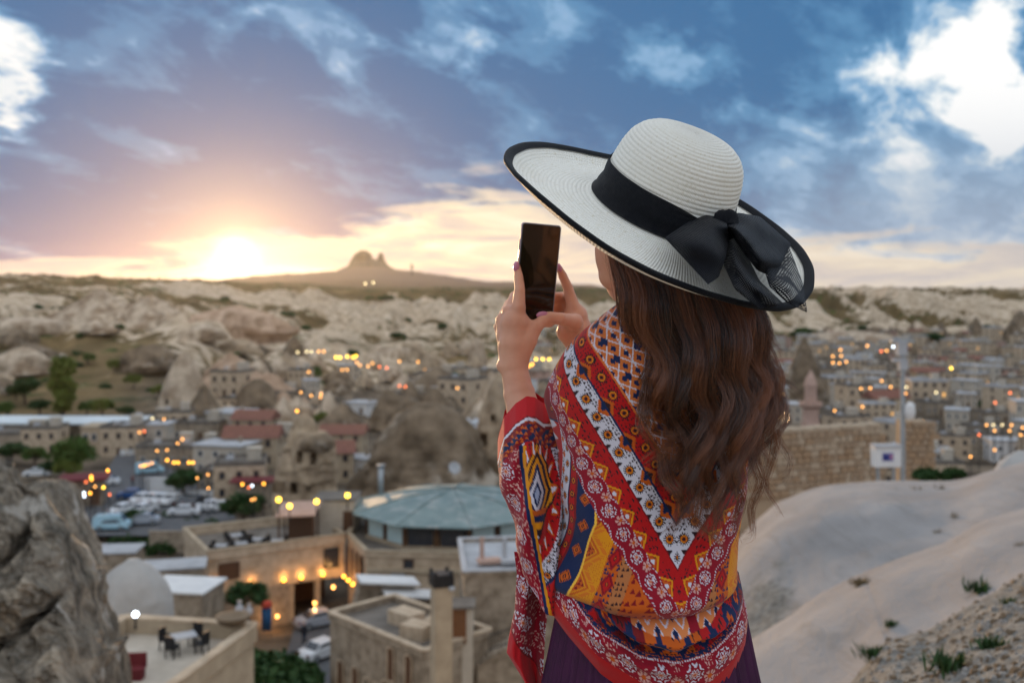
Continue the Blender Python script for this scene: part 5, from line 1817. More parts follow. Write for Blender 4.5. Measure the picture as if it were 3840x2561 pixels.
    dd_ = dd_ - .30 * np.exp(-(led / .07) ** 2) * (wp > -.1) + .12 * sst(led, .2, .45)
    ed = sst(T, -.1, .10)
    Yd = Yc - dd_ * ed - .05 * fbm(P3 * 20, 2) * ed
    Z = Z + fbm(P3 * 5, 3) * .05
    X = X + .05 * fbm(P3 * 4 + 7, 3)
    V = np.stack([X, Yd, Z], -1).reshape(-1, 3)
    add('rock_crag', new_mesh('rock_crag', V, grid_faces(len(pxs), len(tt))[:, ::-1], [m], True), label='big grey-brown weathered crag slanting down through the lower left corner', cat='rock')
    crag('rock_crag', 'lighter rock knob just behind the grey crag', [(1800, 170), (1815, 205), (1870, 245), (1950, 275), (2000, 300), (2100, 345), (2250, 380), (2600, 440)], ([1785, 2600], [150, 130]), 12.0, .8, 7, .07)


build_crag()



# ---- haze
hb = MB()
hb.box((0, 2025, 65), (14000, 4300, 222))
hz = hb.mesh('haze', bpy.data.materials.new('haze_air'))
hm_ = hz.materials[0]
hm_.use_nodes = True
nt = hm_.node_tree
nt.nodes.clear()
vo = nt.nodes.new('ShaderNodeVolumePrincipled')
vo.inputs['Color'].default_value = (.92, .90, .88, 1)
vo.inputs['Density'].default_value = .000016
vo.inputs['Anisotropy'].default_value = .78
oo = nt.nodes.new('ShaderNodeOutputMaterial')
nt.links.new(vo.outputs[0], oo.inputs['Volume'])
add('haze', hz, kind='stuff', label='thin evening haze over the valley')
# ------------------------------------------------------------------ the woman, her hat and her phone
def attr_mat(name, attr, rough=.8, spec=.2, sheen=0.0, bump=0.0, bscale=400.0, aniso=0.0):
    m = bpy.data.materials.new(name)
    m.use_nodes = True
    nt = m.node_tree
    g = NG(nt)
    b = nt.nodes['Principled BSDF']
    c = g.n('ShaderNodeVertexColor', layer_name=attr)
    nt.links.new(c.outputs[0], b.inputs['Base Color'])
    b.inputs['Roughness'].default_value = rough
    b.inputs['Specular IOR Level'].default_value = spec
    b.inputs['Sheen Weight'].default_value = sheen
    b.inputs['Anisotropic'].default_value = aniso
    if bump:
        co = g.n('ShaderNodeTexCoord').outputs['Object']
        nb = g.noise(co, bscale, 3, .6)
        bp = g.n('ShaderNodeBump')
        bp.inputs['Strength'].default_value = bump
        bp.inputs['Distance'].default_value = .001
        nt.links.new(nb, bp.inputs['Height'])
        nt.links.new(bp.outputs[0], b.inputs['Normal'])
    return m


def set_color(me, rgb, name='print'):
    a = me.color_attributes.new(name, 'FLOAT_COLOR', 'POINT')
    c = np.ones((len(rgb), 4), np.float32)
    c[:, :3] = rgb
    a.data.foreach_set('color', c.reshape(-1))


person = add('person', None, loc=(0, 0, 0), label='woman seen from behind in a patterned red shawl, raising a phone with both hands', cat='person')

# ---- hat -----------------------------------------------------------------
HC = W(2472, 803, 1.45)
_al, _ta = .3833, .4266
HN = Vector((math.sin(_al) * math.cos(_ta), -math.sin(_ta), math.cos(_al) * math.cos(_ta)))
H1 = Vector((math.cos(_al), 0, -math.sin(_al)))
H2 = HN.cross(H1)
HM = np.array([H1, H2, HN]).T
HR, HB = .2394, .106


def hat_pts(r, z, ph, zoff=0.0):
    """r, z, ph arrays (same shape) -> world points on the hat"""
    t = np.clip((r - HB) / (HR - HB), 0, 1.1)
    zz = z + t ** 2 * .0101 * np.sin(2 * ph) + t ** 1.5 * .0022 * np.sin(5 * ph + 1.0) + zoff
    L = np.stack([r * np.cos(ph), r * np.sin(ph) * 1.0, zz], -1)
    return L @ HM.T + np.array(HC)


def brim_z(r):
    t = np.clip((r - HB) / (HR - HB), 0, 1.05)
    return -.010 * np.sin(np.pi * np.minimum(t, 1) * .88) + .011 * sst(r, HR - .032, HR) - .004 * t


def hat_material():
    m = bpy.data.materials.new('straw')
    m.use_nodes = True
    nt = m.node_tree
    g = NG(nt)
    b = nt.nodes['Principled BSDF']
    b.inputs['Roughness'].default_value = .72
    b.inputs['Specular IOR Level'].default_value = .25
    uv = g.n('ShaderNodeUVMap', uv_map='weave').outputs[0]
    u, v, _ = g.sep(uv)
    row = g.m('FLOOR', v)
    # slanted stitches along each plaited row
    ph = g.m('ADD', g.m('MULTIPLY', u, 260.0), g.m('ADD', g.m('MULTIPLY', g.m('FRACT', v), .55), g.m('MULTIPLY', row, .37)))
    s = g.m('SINE', g.m('MULTIPLY', ph, 6.2832))
    nz = g.noise(g.xyz(g.m('MULTIPLY', u, 170.0), g.m('MULTIPLY', v, 1.0), 0.0), 1.0, 3, .6)
    big = g.noise(g.n('ShaderNodeTexCoord').outputs['Object'], 14.0, 3, .5)
    col = g.ramp(nz, [(.22, (.66, .60, .46)), (.42, (.86, .84, .76)), (.75, (.90, .89, .83))])
    col = g.mix(g.m('MULTIPLY', g.ss(big, .5, .75), .25), col, (.70, .64, .50))
    nt.links.new(col, b.inputs['Base Color'])
    bp = g.n('ShaderNodeBump')
    bp.inputs['Strength'].default_value = .5
    bp.inputs['Distance'].default_value = .001
    nt.links.new(g.m('ADD', s, g.m('MULTIPLY', nz, 1.2)), bp.inputs['Height'])
    nt.links.new(bp.outputs[0], b.inputs['Normal'])
    return m


hat = add('sun_hat', None, loc=tuple(HC), label='wide brimmed cream straw sun hat with black ribbon bow, worn by the woman', cat='hat')
HINV = Matrix.Translation(-HC)


def hat_part(name, V, faces, mats, parent=None, smooth=True):
    me = new_mesh(name, V - np.array(HC), faces, mats, smooth)
    return add(name, me, parent or hat)


def crown_profile():
    key = np.array([1.0, .935]) * np.array([(0, .1375), (.012, .1378), (.026, .1388), (.042, .1372), (.058, .1325), (.073, .1225), (.084, .1075), (.0905, .088), (.0945, .066), (.0968, .044), (.0985, .022), (.1005, .009), (.1055, .0015), (.112, -.001)])
    # smooth resample
    d = np.r_[0, np.cumsum(np.hypot(*np.diff(key, axis=0).T))]
    s = np.linspace(0, d[-1], 400)
    r = np.interp(s, d, key[:, 0]); z = np.interp(s, d, key[:, 1])
    k = np.ones(21) / 21
    rp = np.convolve(np.pad(r, 10, mode='edge'), k, 'valid'); zp = np.convolve(np.pad(z, 10, mode='edge'), k, 'valid')
    return np.stack([rp, zp], 1)


def build_hat():
    cr = crown_profile()
    rb = np.linspace(.1125, HR - .001, 200)
    br = np.stack([rb, brim_z(rb) - .001], 1)
    pr = np.vstack([cr, br])
    d = np.r_[0, np.cumsum(np.hypot(*np.diff(pr, axis=0).T))]
    pitch = .0062
    nrow = int(d[-1] / pitch)
    s = np.linspace(.0, d[-1], nrow * 6 + 1)
    r = np.interp(s, d, pr[:, 0]); z = np.interp(s, d, pr[:, 1])
    tr = np.gradient(r, s); tz = np.gradient(z, s)
    ln = np.hypot(tr, tz); nr, nz = -tz / ln, tr / ln
    fr = (s / pitch) % 1.0
    ridge = (np.abs(np.sin(np.pi * fr)) ** .6) * .0016 - .0009
    r2, z2 = r + nr * ridge, z + nz * ridge
    nrings = len(s)
    # underside of the brim
    ru = np.linspace(HR - .001, .100, 16)
    zu = brim_z(ru) - .0048
    R = np.r_[r2, ru]; Z = np.r_[z2, zu]
    nph = 250
    ph = np.linspace(0, 2 * np.pi, nph, endpoint=False)
    PH, RR = np.meshgrid(ph, R); _, ZZ = np.meshgrid(ph, Z)
    # soft dents in the crown
    dent = .0022 * np.sin(2 * PH + .6) * sst(ZZ, .02, .12) + .0015 * np.sin(3 * PH) * sst(ZZ, .05, .1)
    V = hat_pts(RR + dent, ZZ, PH).reshape(-1, 3)
    Fc = grid_faces(nph, len(R), True)
    o = hat_part('straw_body', V, Fc, [hat_material()])
    me = o.data
    uvl = me.uv_layers.new(name='weave')
    vv = np.r_[s / pitch, np.full(len(ru), s[-1] / pitch) + np.arange(len(ru)) * 1.3]
    UV = np.stack([PH / (2 * np.pi), np.repeat(vv[:, None], nph, 1)], -1).reshape(-1, 2)
    li = np.zeros(len(me.loops), np.int32)
    me.loops.foreach_get('vertex_index', li)
    uvs = UV[li]
    # seam: last column wraps
    lf = uvs.reshape(-1, 4, 2)
    seam = (lf[:, :, 0].max(1) - lf[:, :, 0].min(1)) > .5
    for k in range(4):
        m_ = seam & (lf[:, k, 0] < .5)
        lf[m_, k, 0] += 1
    uvl.data.foreach_set('uv', lf.reshape(-1).astype(np.float32))

    # ribbon materials
    def ribbon(name, alpha, weave):
        m = bpy.data.materials.new(name)
        m.use_nodes = True
        nt = m.node_tree
        g = NG(nt)
        b = nt.nodes['Principled BSDF']
        b.inputs['Base Color'].default_value = (.0055, .0065, .010, 1)
        b.inputs['Roughness'].default_value = .62
        b.inputs['Specular IOR Level'].default_value = .14
        b.inputs['Sheen Weight'].default_value = .03
        b.inputs['Sheen Roughness'].default_value = .4
        co = g.n('ShaderNodeTexCoord').outputs['Object']
        x, y, z = g.sep(co)
        w1 = g.m('SINE', g.m('MULTIPLY', g.m('ADD', x, g.m('MULTIPLY', z, .6)), weave))
        w2 = g.m('SINE', g.m('MULTIPLY', g.m('SUBTRACT', z, g.m('MULTIPLY', x, .6)), weave))
        bp = g.n('ShaderNodeBump')
        bp.inputs['Strength'].default_value = .5
        bp.inputs['Distance'].default_value = .0006
        nt.links.new(g.m('ADD', w1, w2), bp.inputs['Height'])
        nt.links.new(bp.outputs[0], b.inputs['Normal'])
        tr = g.n('ShaderNodeBsdfTransparent')
        mx = g.n('ShaderNodeMixShader')
        holes = g.m('MULTIPLY', g.m('GREATER_THAN', w1, .0), g.m('GREATER_THAN', w2, .0))
        sparse = g.noise(co, 38.0, 3, .6)
        nt.links.new(g.m('MULTIPLY', g.m('MULTIPLY', holes, g.ss(sparse, .35, .6)), alpha), mx.inputs[0])
        nt.links.new(b.outputs[0], mx.inputs[1])
        nt.links.new(tr.outputs[0], mx.inputs[2])
        nt.links.new(mx.outputs[0], nt.nodes['Material Output'].inputs[0])
        return m
    dense = ribbon('black_ribbon', .12, 3200.0)
    loopm = ribbon('black_ribbon_loop', .35, 2300.0)
    sheer = ribbon('black_sheer_ribbon', 1.0, 2100.0)

    # binding round the rim
    prof = [(-.0125, .0016), (-.008, .0022), (-.003, .0024), (.0012, .0012), (.0024, -.0016), (.0014, -.0045), (-.003, -.0062), (-.006, -.0062)]
    nphb = 260
    phb = np.linspace(0, 2 * np.pi, nphb, endpoint=False)
    rows = []
    for dr, dz in prof:
        rr = np.full(nphb, HR + dr)
        rows.append(hat_pts(rr + .0008 * np.sin(phb * 23) * .4, brim_z(np.minimum(rr, HR)) + dz, phb))
    hat_part('brim_binding', np.vstack(rows), grid_faces(nphb, len(prof), True), [dense])

    # ribbon band round the crown
    rows = []
    nb = 14
    d2 = cr[::-1]
    for j in range(nb):
        t = j / (nb - 1)
        top = .052 - .016 * np.exp(-((phb - (2 * np.pi - .75)) / .55) ** 2)
        zz = .0045 + t * (top - .0045)
        rr = np.interp(zz, d2[:, 1], d2[:, 0]) + .0030 + .0012 * np.sin(t * 9 + phb * 2) * (1 - .6 * t) + .0012 * fbm(np.stack([phb * 3, zz * 120, zz * 0], -1), 3)
        if j == 0:
            rr = rr + .0015
        rows.append(hat_pts(rr, zz, phb))
    hat_part('ribbon_band', np.vstack(rows), grid_faces(nphb, nb, True), [dense])

    # bow: cloth patches lying on the brim, heights measured from the brim plane
    def HP(px, py, h):
        d = np.array([(px - CX) / F, 1.0, (HY - py) / F])
        o = np.array([0, 0, CZ])
        n = np.array(HN)
        t = ((np.array(HC) + n * h - o) @ n) / (d @ n)
        return o + d * t

    def pl(pts, t):
        pts = np.array(pts, float)
        dd = np.r_[0, np.cumsum(np.hypot(*np.diff(pts, axis=0).T))]
        dd /= dd[-1]
        # soft corners
        s_ = np.linspace(0, 1, 200)
        q = np.stack([np.interp(s_, dd, pts[:, 0]), np.interp(s_, dd, pts[:, 1])], 1)
        k = np.ones(15) / 15
        qs = np.stack([np.convolve(np.pad(q[:, i], 7, mode='reflect', reflect_type='odd'), k, 'valid') for i in (0, 1)], 1)
        return np.stack([np.interp(t, s_, qs[:, 0]), np.interp(t, s_, qs[:, 1])], -1)

    def patch(name, top, bot, h0, h1, bulge, back, mt, parent, fold=.004, seed=0, n=40, hb=None):
        u = np.linspace(0, 1, n)
        A, B = pl(top, u), pl(bot, u)
        V = []
        layers = [1.0] + ([0.0] if back else [])
        for L in layers:
            for j in range(n):
                v = j / (n - 1)
                P = A * (1 - v) + B * v
                h = (h0 * (1 - u) + h1 * u)
                if hb is not None:
                    h = h * (1 - v) + v * (hb[0] * (1 - u) + hb[1] * u)
                if L:
                    h = h + bulge * np.sin(np.pi * np.clip(u * .92 + .08, 0, 1)) ** .8 * np.sin(np.pi * v) ** .7
                    rad = (v - .5) * (2.6 + .5 * seed) + .9 * np.sin(u * 3 + seed)
                    h = h + fold * np.cos(rad * 2.4) * (1 - .55 * u) + .0025 * np.sin(9 * u + 5 * v + seed)
                else:
                    h = h - .002
                for i in range(n):
                    V.append(HP(P[i, 0], P[i, 1], h[i]))
        V = np.array(V)
        f = grid_faces(n, n)
        if back:
            f = np.vstack([f, grid_faces(n, n)[:, ::-1] + n * n])
        return hat_part(name, V, f, [mt], parent)

    bow = hat_part('bow', np.array([HP(2722, 842, .05) + .017 * np.array([math.cos(a) * math.sin(b), -.6 * math.cos(b), 1.25 * math.sin(a) * math.sin(b)]) * (1 + .14 * math.sin(3 * a + 4 * b))
                   for b in np.linspace(.02, math.pi - .02, 12) for a in np.linspace(0, 2 * math.pi, 18, endpoint=False)]), grid_faces(18, 12, True), [dense])
    patch('bow_tail', [(2722, 860), (2712, 990), (2755, 1085), (2845, 1158)], [(2768, 868), (2800, 955), (2850, 1055), (2945, 1145)], .030, .010, .014, False, loopm, bow, .004, 2, hb=(.03, .014))
    patch('bow_tail', [(2862, 1000), (2885, 1075), (2950, 1135), (3024, 1172)], [(2952, 905), (2975, 965), (3010, 1060), (3027, 1164)], .030, .018, .008, False, sheer, bow, .003, 1, hb=(.026, .022))
    patch('bow_loop', [(2720, 815), (2640, 795), (2560, 845), (2492, 892)], [(2735, 885), (2722, 965), (2695, 1040), (2655, 1067)], .045, .028, .020, True, loopm, bow, .0055, 0, hb=(.045, .020))
    patch('bow_loop', [(2728, 830), (2765, 797), (2850, 812), (2968, 915)], [(2735, 868), (2785, 945), (2840, 1015), (2905, 1042)], .045, .030, .024, True, loopm, bow, .006, 3, hb=(.045, .024))


build_hat()

# ---- phone ---------------------------------------------------------------
PHC = W(2014, 1022, 1.705)
phone = add('smartphone', None, loc=tuple(PHC), rot=(math.radians(4), math.radians(4.5), math.radians(12)), label='black glass smartphone in a clear case, held upright by the woman', cat='phone')
PW, PH_, PT = .0655, .163, .0088


def rrect(w, h, r, n=6):
    pts = []
    for cx, cy, a0 in ((w / 2 - r, h / 2 - r, 0), (-w / 2 + r, h / 2 - r, 90), (-w / 2 + r, -h / 2 + r, 180), (w / 2 - r, -h / 2 + r, 270)):
        for k in range(n + 1):
            a = math.radians(a0 + 90 * k / n)
            pts.append((cx + r * math.cos(a), cy + r * math.sin(a)))
    return pts


def slab(w, h, t, r, y0, bev=.0012):
    """rounded slab in the xz plane from y0 to y0+t"""
    rings = [(bev, y0), (0, y0 + bev), (0, y0 + t - bev), (bev, y0 + t)]
    V, fs = [], []
    base = None
    for ins, y in rings:
        p = rrect(w - 2 * ins, h - 2 * ins, max(r - ins, .0005))
        base = len(p)
        V += [(a, y, b) for a, b in p]
    for j in range(3):
        for k in range(base):
            k2 = (k + 1) % base
            fs.append((j * base + k, j * base + k2, (j + 1) * base + k2, (j + 1) * base + k))
    fs.append(tuple(range(base)))
    fs.append(tuple(3 * base + k for k in range(base))[::-1])
    return V, fs


def phone_parts():
    case = mat('clear_case', (.42, .33, .34), (.36, .28, .30), 30, .25, spec=.6)
    V, fs = slab(PW + .004, PH_ + .004, PT, .006, -PT / 2 + .0008)
    add('case', new_mesh('case', V, fs, [case], True), phone)
    glass = mat('phone_glass', (.014, .011, .006), (.016, .013, .007), 8, .045, spec=.55, coat=.0)
    V, fs = slab(PW, PH_, .0035, .0035, -PT / 2 - .0006, .0006)
    scr = add('screen', new_mesh('screen', V, fs, [glass], False), phone)
    b = MB()
    b.lathe([(.0014, 0), (.0014, .0003)], 10)
    hole = b.mesh('front_camera', mat('lens_black', (.002, .002, .003), None, 9, .1))
    add('front_camera', hole, scr, loc=(0, -PT / 2 - .0007, PH_ / 2 - .006), rot=(math.radians(90), 0, 0))
    for zc, ln in ((.045, .018), (.018, .010)):
        b = MB()
        b.box((0, 0, 0), (.0016, .0022, ln))
        add('side_button', b.mesh('side_button', case), phone, loc=(-PW / 2 - .0026, .0008, zc))
    b = MB()
    b.box((0, 0, 0), (.022, .003, .034))
    add('rear_camera', b.mesh('rear_camera', mat('lens_black', (.002, .002, .003))), phone, loc=(.016, PT / 2 + .0018, .058))


phone_parts()


# ---- body ----------------------------------------------------------------
def build_body():
    b = MB()

    def ball(c, r, sx=1, sy=1, sz=1, n=12):
        V = []
        for i in range(1, n):
            ph = math.pi * i / n
            for k in range(2 * n):
                a = math.pi * k / n
                V.append((c[0] + r * sx * math.sin(ph) * math.cos(a), c[1] + r * sy * math.sin(ph) * math.sin(a), c[2] + r * sz * math.cos(ph)))
        f = [tuple(int(q) for q in t) for t in grid_faces(2 * n, n - 1, True)]
        f.append(tuple(range(2 * n))[::-1])
        f.append(tuple((n - 2) * 2 * n + k for k in range(2 * n)))
        b.poly(V, f)

    def limb(pts, sub=4, flat=1.0):
        """pts: (px, py, Y, r) -> tapered chain with round joints"""
        P = [W(p[0], p[1], p[2]) for p in pts]
        for i in range(len(P)):
            ball(P[i], pts[i][3] * 1.08, n=8)
        b_pts, b_r = [], []
        for i in range(len(P) - 1):
            for k in range(sub):
                t = k / sub
                b_pts.append(P[i].lerp(P[i + 1], t)); b_r.append(pts[i][3] * (1 - t) + pts[i + 1][3] * t)
        b_pts.append(P[-1]); b_r.append(pts[-1][3])
        b.tube(b_pts, b_r, 14)
    # trunk
    for px, py, Y, r, sx, sy, sz in ((2420, 2330, 1.47, .095, 1.22, .85, 1.0), (2420, 2150, 1.47, .090, 1.10, .80, 1.2), (2445, 1900, 1.47, .10, 1.1, .85, 1.3), (2450, 1600, 1.47, .105, 1.12, .85, 1.35), (2450, 1440, 1.47, .095, 1.15, .68, .9)):
        ball(W(px, py, Y), r, sx, sy, sz, 14)
    limb([(2450, 1400, 1.46, .05), (2440, 1180, 1.455, .048), (2430, 1000, 1.45, .047)])
    # head: skull, face, jaw, nose, lips, ears
    hc = HC - HN * .052
    fd = Vector((-.22, .96, .06)).normalized()
    sd = Vector((fd.y, -fd.x, 0)).normalized()
    up = sd.cross(fd).normalized()
    Q = lambda f, s, u: hc + fd * f + sd * s + up * u
    ball(Q(-.012, 0, .022), .077, 1, 1.05, 1.05, 16)
    ball(Q(.028, 0, -.01), .066, 1, 1, 1.15, 14)
    ball(Q(.040, 0, -.055), .046, 1, 1, .9, 12)
    ball(Q(.066, 0, -.085), .019)
    for s in (-1, 1):
        ball(Q(.030, .036 * s, -.045), .025)
        ball(Q(.062, .032 * s, -.018), .020)
        ball(Q(.082, .030 * s, .014), .012)
    b.tube([Q(.088, 0, .018), Q(.098, 0, -.004), Q(.108, 0, -.026), Q(.094, 0, -.034)], [.007, .0085, .011, .009], 10)
    b.tube([Q(.084, -.022, -.056), Q(.095, -.008, -.053), Q(.095, .008, -.053), Q(.084, .022, -.056)], [.004, .006, .006, .004], 8)
    b.tube([Q(.082, -.018, -.064), Q(.092, 0, -.066), Q(.082, .018, -.064)], [.004, .0065, .004], 8)
    # left arm and hand
    limb([(2220, 1430, 1.485, .034), (2125, 1590, 1.56, .026), (2030, 1700, 1.60, .028), (1980, 1600, 1.62, .032), (1948, 1480, 1.65, .0255), (1926, 1370, 1.67, .0225)])
    ball(W(1884, 1372, 1.665), .011)
    limb([(1926, 1372, 1.668, .024), (1930, 1290, 1.672, .026), (1932, 1215, 1.674, .024)])
    limb([(1915, 1360, 1.67, .020), (1898, 1260, 1.685, .0165), (1888, 1205, 1.695, .0135)])
    limb([(1930, 1300, 1.67, .017), (1944, 1155, 1.668, .0125), (1949, 1088, 1.672, .0094), (1945, 1040, 1.682, .0084), (1940, 1004, 1.690, .0064)])
    limb([(1915, 1300, 1.675, .016), (1910, 1172, 1.682, .0125), (1930, 1110, 1.735, .0092), (1995, 1095, 1.742, .008), (2040, 1100, 1.738, .007)])
    limb([(1905, 1300, 1.68, .016), (1889, 1196, 1.695, .0118), (1910, 1140, 1.750, .0092), (1975, 1130, 1.750, .008), (2030, 1135, 1.742, .007)])
    limb([(1900, 1300, 1.69, .015), (1876, 1226, 1.712, .0108), (1900, 1180, 1.757, .0085), (1960, 1172, 1.752, .0075), (2005, 1172, 1.742, .0065)])
    limb([(1945, 1345, 1.668, .018), (1978, 1275, 1.668, .0165), (2006, 1228, 1.672, .0125), (2032, 1206, 1.680, .0098), (2058, 1212, 1.690, .008)])
    # right arm and hand
    limb([(2720, 1440, 1.47, .036), (2600, 1620, 1.60, .036), (2420, 1700, 1.69, .034), (2310, 1540, 1.745, .031), (2215, 1370, 1.775, .0245), (2178, 1300, 1.775, .0235)])
    limb([(2178, 1300, 1.775, .024), (2165, 1235, 1.77, .025), (2158, 1185, 1.765, .021)])
    limb([(2168, 1290, 1.772, .022), (2130, 1245, 1.755, .0195), (2150, 1215, 1.735, .0165), (2155, 1208, 1.715, .0145), (2102, 1196, 1.690, .0112), (2064, 1188, 1.684, .0094), (2040, 1184, 1.685, .0072)])
    limb([(2150, 1240, 1.765, .018), (2150, 1152, 1.758, .0125), (2130, 1080, 1.760, .0094), (2110, 1034, 1.752, .0082), (2097, 1006, 1.742, .0062)])
    limb([(2165, 1240, 1.775, .016), (2162, 1165, 1.775, .0120), (2118, 1112, 1.782, .0092), (2068, 1112, 1.765, .0078), (2040, 1122, 1.752, .0065)])
    limb([(2172, 1250, 1.785, .016), (2176, 1192, 1.785, .0115), (2130, 1150, 1.792, .009), (2080, 1148, 1.772, .0076), (2050, 1155, 1.756, .0062)])
    limb([(2178, 1260, 1.79, .015), (2180, 1222, 1.795, .0105), (2140, 1188, 1.797, .0082), (2096, 1186, 1.778, .007), (2068, 1190, 1.76, .006)])
    # legs and feet
    for s in (-1, 1):
        x0 = W(2425, 2330, 1.47).x + s * .062
        pts = [(x0, 1.47, .86), (x0 + s * .005, 1.46, .48), (x0 + s * .005, 1.48, .09), (x0 + s * .01, 1.50, .045), (x0 + s * .02, 1.60, .03)]
        rr = [.070, .052, .036, .035, .028]
        for p, r in zip(pts, rr):
            ball(p, r, n=10)
        b.tube(pts, rr, 14)
    me = new_mesh('body_raw', b.v, b.f)
    tmp = bpy.data.objects.new('tmp_body', me)
    COL.objects.link(tmp)
    md = tmp.modifiers.new('r', 'REMESH')
    md.mode = 'VOXEL'
    md.voxel_size = .0034
    md2 = tmp.modifiers.new('s', 'SMOOTH')
    md2.factor = .5
    md2.iterations = 4
    dg = bpy.context.evaluated_depsgraph_get()
    ev = tmp.evaluated_get(dg)
    out = bpy.data.meshes.new_from_object(ev)
    out.name = 'body'
    bpy.data.objects.remove(tmp)
    skin = bpy.data.materials.new('skin')
    skin.use_nodes = True
    nt = skin.node_tree
    g = NG(nt)
    bs = nt.nodes['Principled BSDF']
    co = g.n('ShaderNodeTexCoord').outputs['Object']
    n1 = g.noise(co, 22.0, 4, .55)
    n2 = g.noise(co, 700.0, 2, .5)
    nt.links.new(g.ramp(n1, [(.3, (.66, .36, .245)), (.7, (.56, .275, .18))]), bs.inputs['Base Color'])
    bs.inputs['Roughness'].default_value = .5
    bs.inputs['Specular IOR Level'].default_value = .35
    bs.inputs['Subsurface Weight'].default_value = .12
    bs.inputs['Subsurface Radius'].default_value = (.012, .004, .002)
    bs.inputs['Subsurface Scale'].default_value = 1.0
    bp = g.n('ShaderNodeBump')
    bp.inputs['Strength'].default_value = .18
    bp.inputs['Distance'].default_value = .0006
    nt.links.new(n2, bp.inputs['Height'])
    nt.links.new(bp.outputs[0], bs.inputs['Normal'])
    out.materials.clear()
    out.materials.append(skin)
    out.polygons.foreach_set('use_smooth', [True] * len(out.polygons))
    add('body', out, person)
    # painted finger nails
    nailm = mat('pink_nail', (.55, .22, .33), (.48, .18, .29), 60, .15, spec=.6)
    for (px, py, Y, rx, rz, ry, rot) in ((1936, 1000, 1.6835, .0052, .0092, .004, 4), (2034, 1181, 1.6792, .0105, .0062, .0028, -6), (2098, 1004, 1.7375, .004, .008, .004, -18)):
        V = []
        for i in range(1, 8):
            ph = math.pi * i / 8
            for k in range(14):
                a = 2 * math.pi * k / 14
                V.append((rx * math.sin(ph) * math.cos(a), ry * math.sin(ph) * math.sin(a), rz * math.cos(ph)))
        f = [tuple(int(q) for q in t) for t in grid_faces(14, 7, True)] + [tuple(range(14))[::-1], tuple(6 * 14 + k for k in range(14))]
        add('fingernail', new_mesh('fingernail', V, f, [nailm], True), person, loc=tuple(W(px, py, Y)), rot=(0, math.radians(rot), 0))


build_body()

# ---- shawl ---------------------------------------------------------------
RED, CRIM, DRED = (.43, .007, .009), (.27, .005, .019), (.19, .006, .009)
ORA, GOLD, NAVY = (.52, .095, .008), (.66, .25, .006), (.006, .018, .075)
WHI, DARK, TAN, PINK = (.60, .59, .68), (.026, .010, .014), (.42, .15, .05), (.58, .32, .29)


class Paint:
    def __init__(self, n, base):
        self.c = np.tile(np.array(base, float), (n, 1))

    def on(self, mask, col):
        self.c[mask] = col


def sunburst(P, dx, dy, R, m, spikes=14):
    r = np.hypot(dx, dy) / R
    a = np.arctan2(dy, dx)
    sp = .60 + .36 * np.abs(np.cos(a * spikes / 2)) ** 2.5
    P.on(m & (r < sp), DARK)
    P.on(m & (r < .54), ORA)
    P.on(m & (r < .50) & (r > .40), GOLD)
    P.on(m & (r < .26), DARK)


def rosette(P, dx, dy, R, m, seed=0.0):
    r = np.hypot(dx, dy) / R
    a = np.arctan2(dy, dx)
    P.on(m & (r < 1.12), CRIM)
    pet = np.cos(a * 8 + seed)
    P.on(m & (r < .80) & (np.sin(r * 19 + pet * 1.8) > .25), WHI)
    P.on(m & (r < .80) & (np.cos(a * 8 + 3.1 + seed) > .80), DRED)
    P.on(m & (r < .26), PINK)
    P.on(m & (r < .13), ORA)


def hsh(i, k=0.0):
    return np.mod(np.sin(i * 12.9898 + k * 78.233) * 43758.5453, 1.0)


def ticks(P, a, b, m, sa, sb, col, size=.3, seed=0.0):
    """scattered little triangles"""
    ia, ib = np.floor(a / sa), np.floor(b / sb)
    h1, h2 = hsh(ia + 57 * ib, seed), hsh(ia + 91 * ib, seed + 3)
    fa, fb = a / sa - ia - .5 - (h1 - .5) * .5, b / sb - ib - .5 - (h2 - .5) * .5
    tri = (np.abs(fa) < (fb + size) * .7) & (fb < size) & (fb > -size)
    P.on(m & tri & (h1 > .15), col)


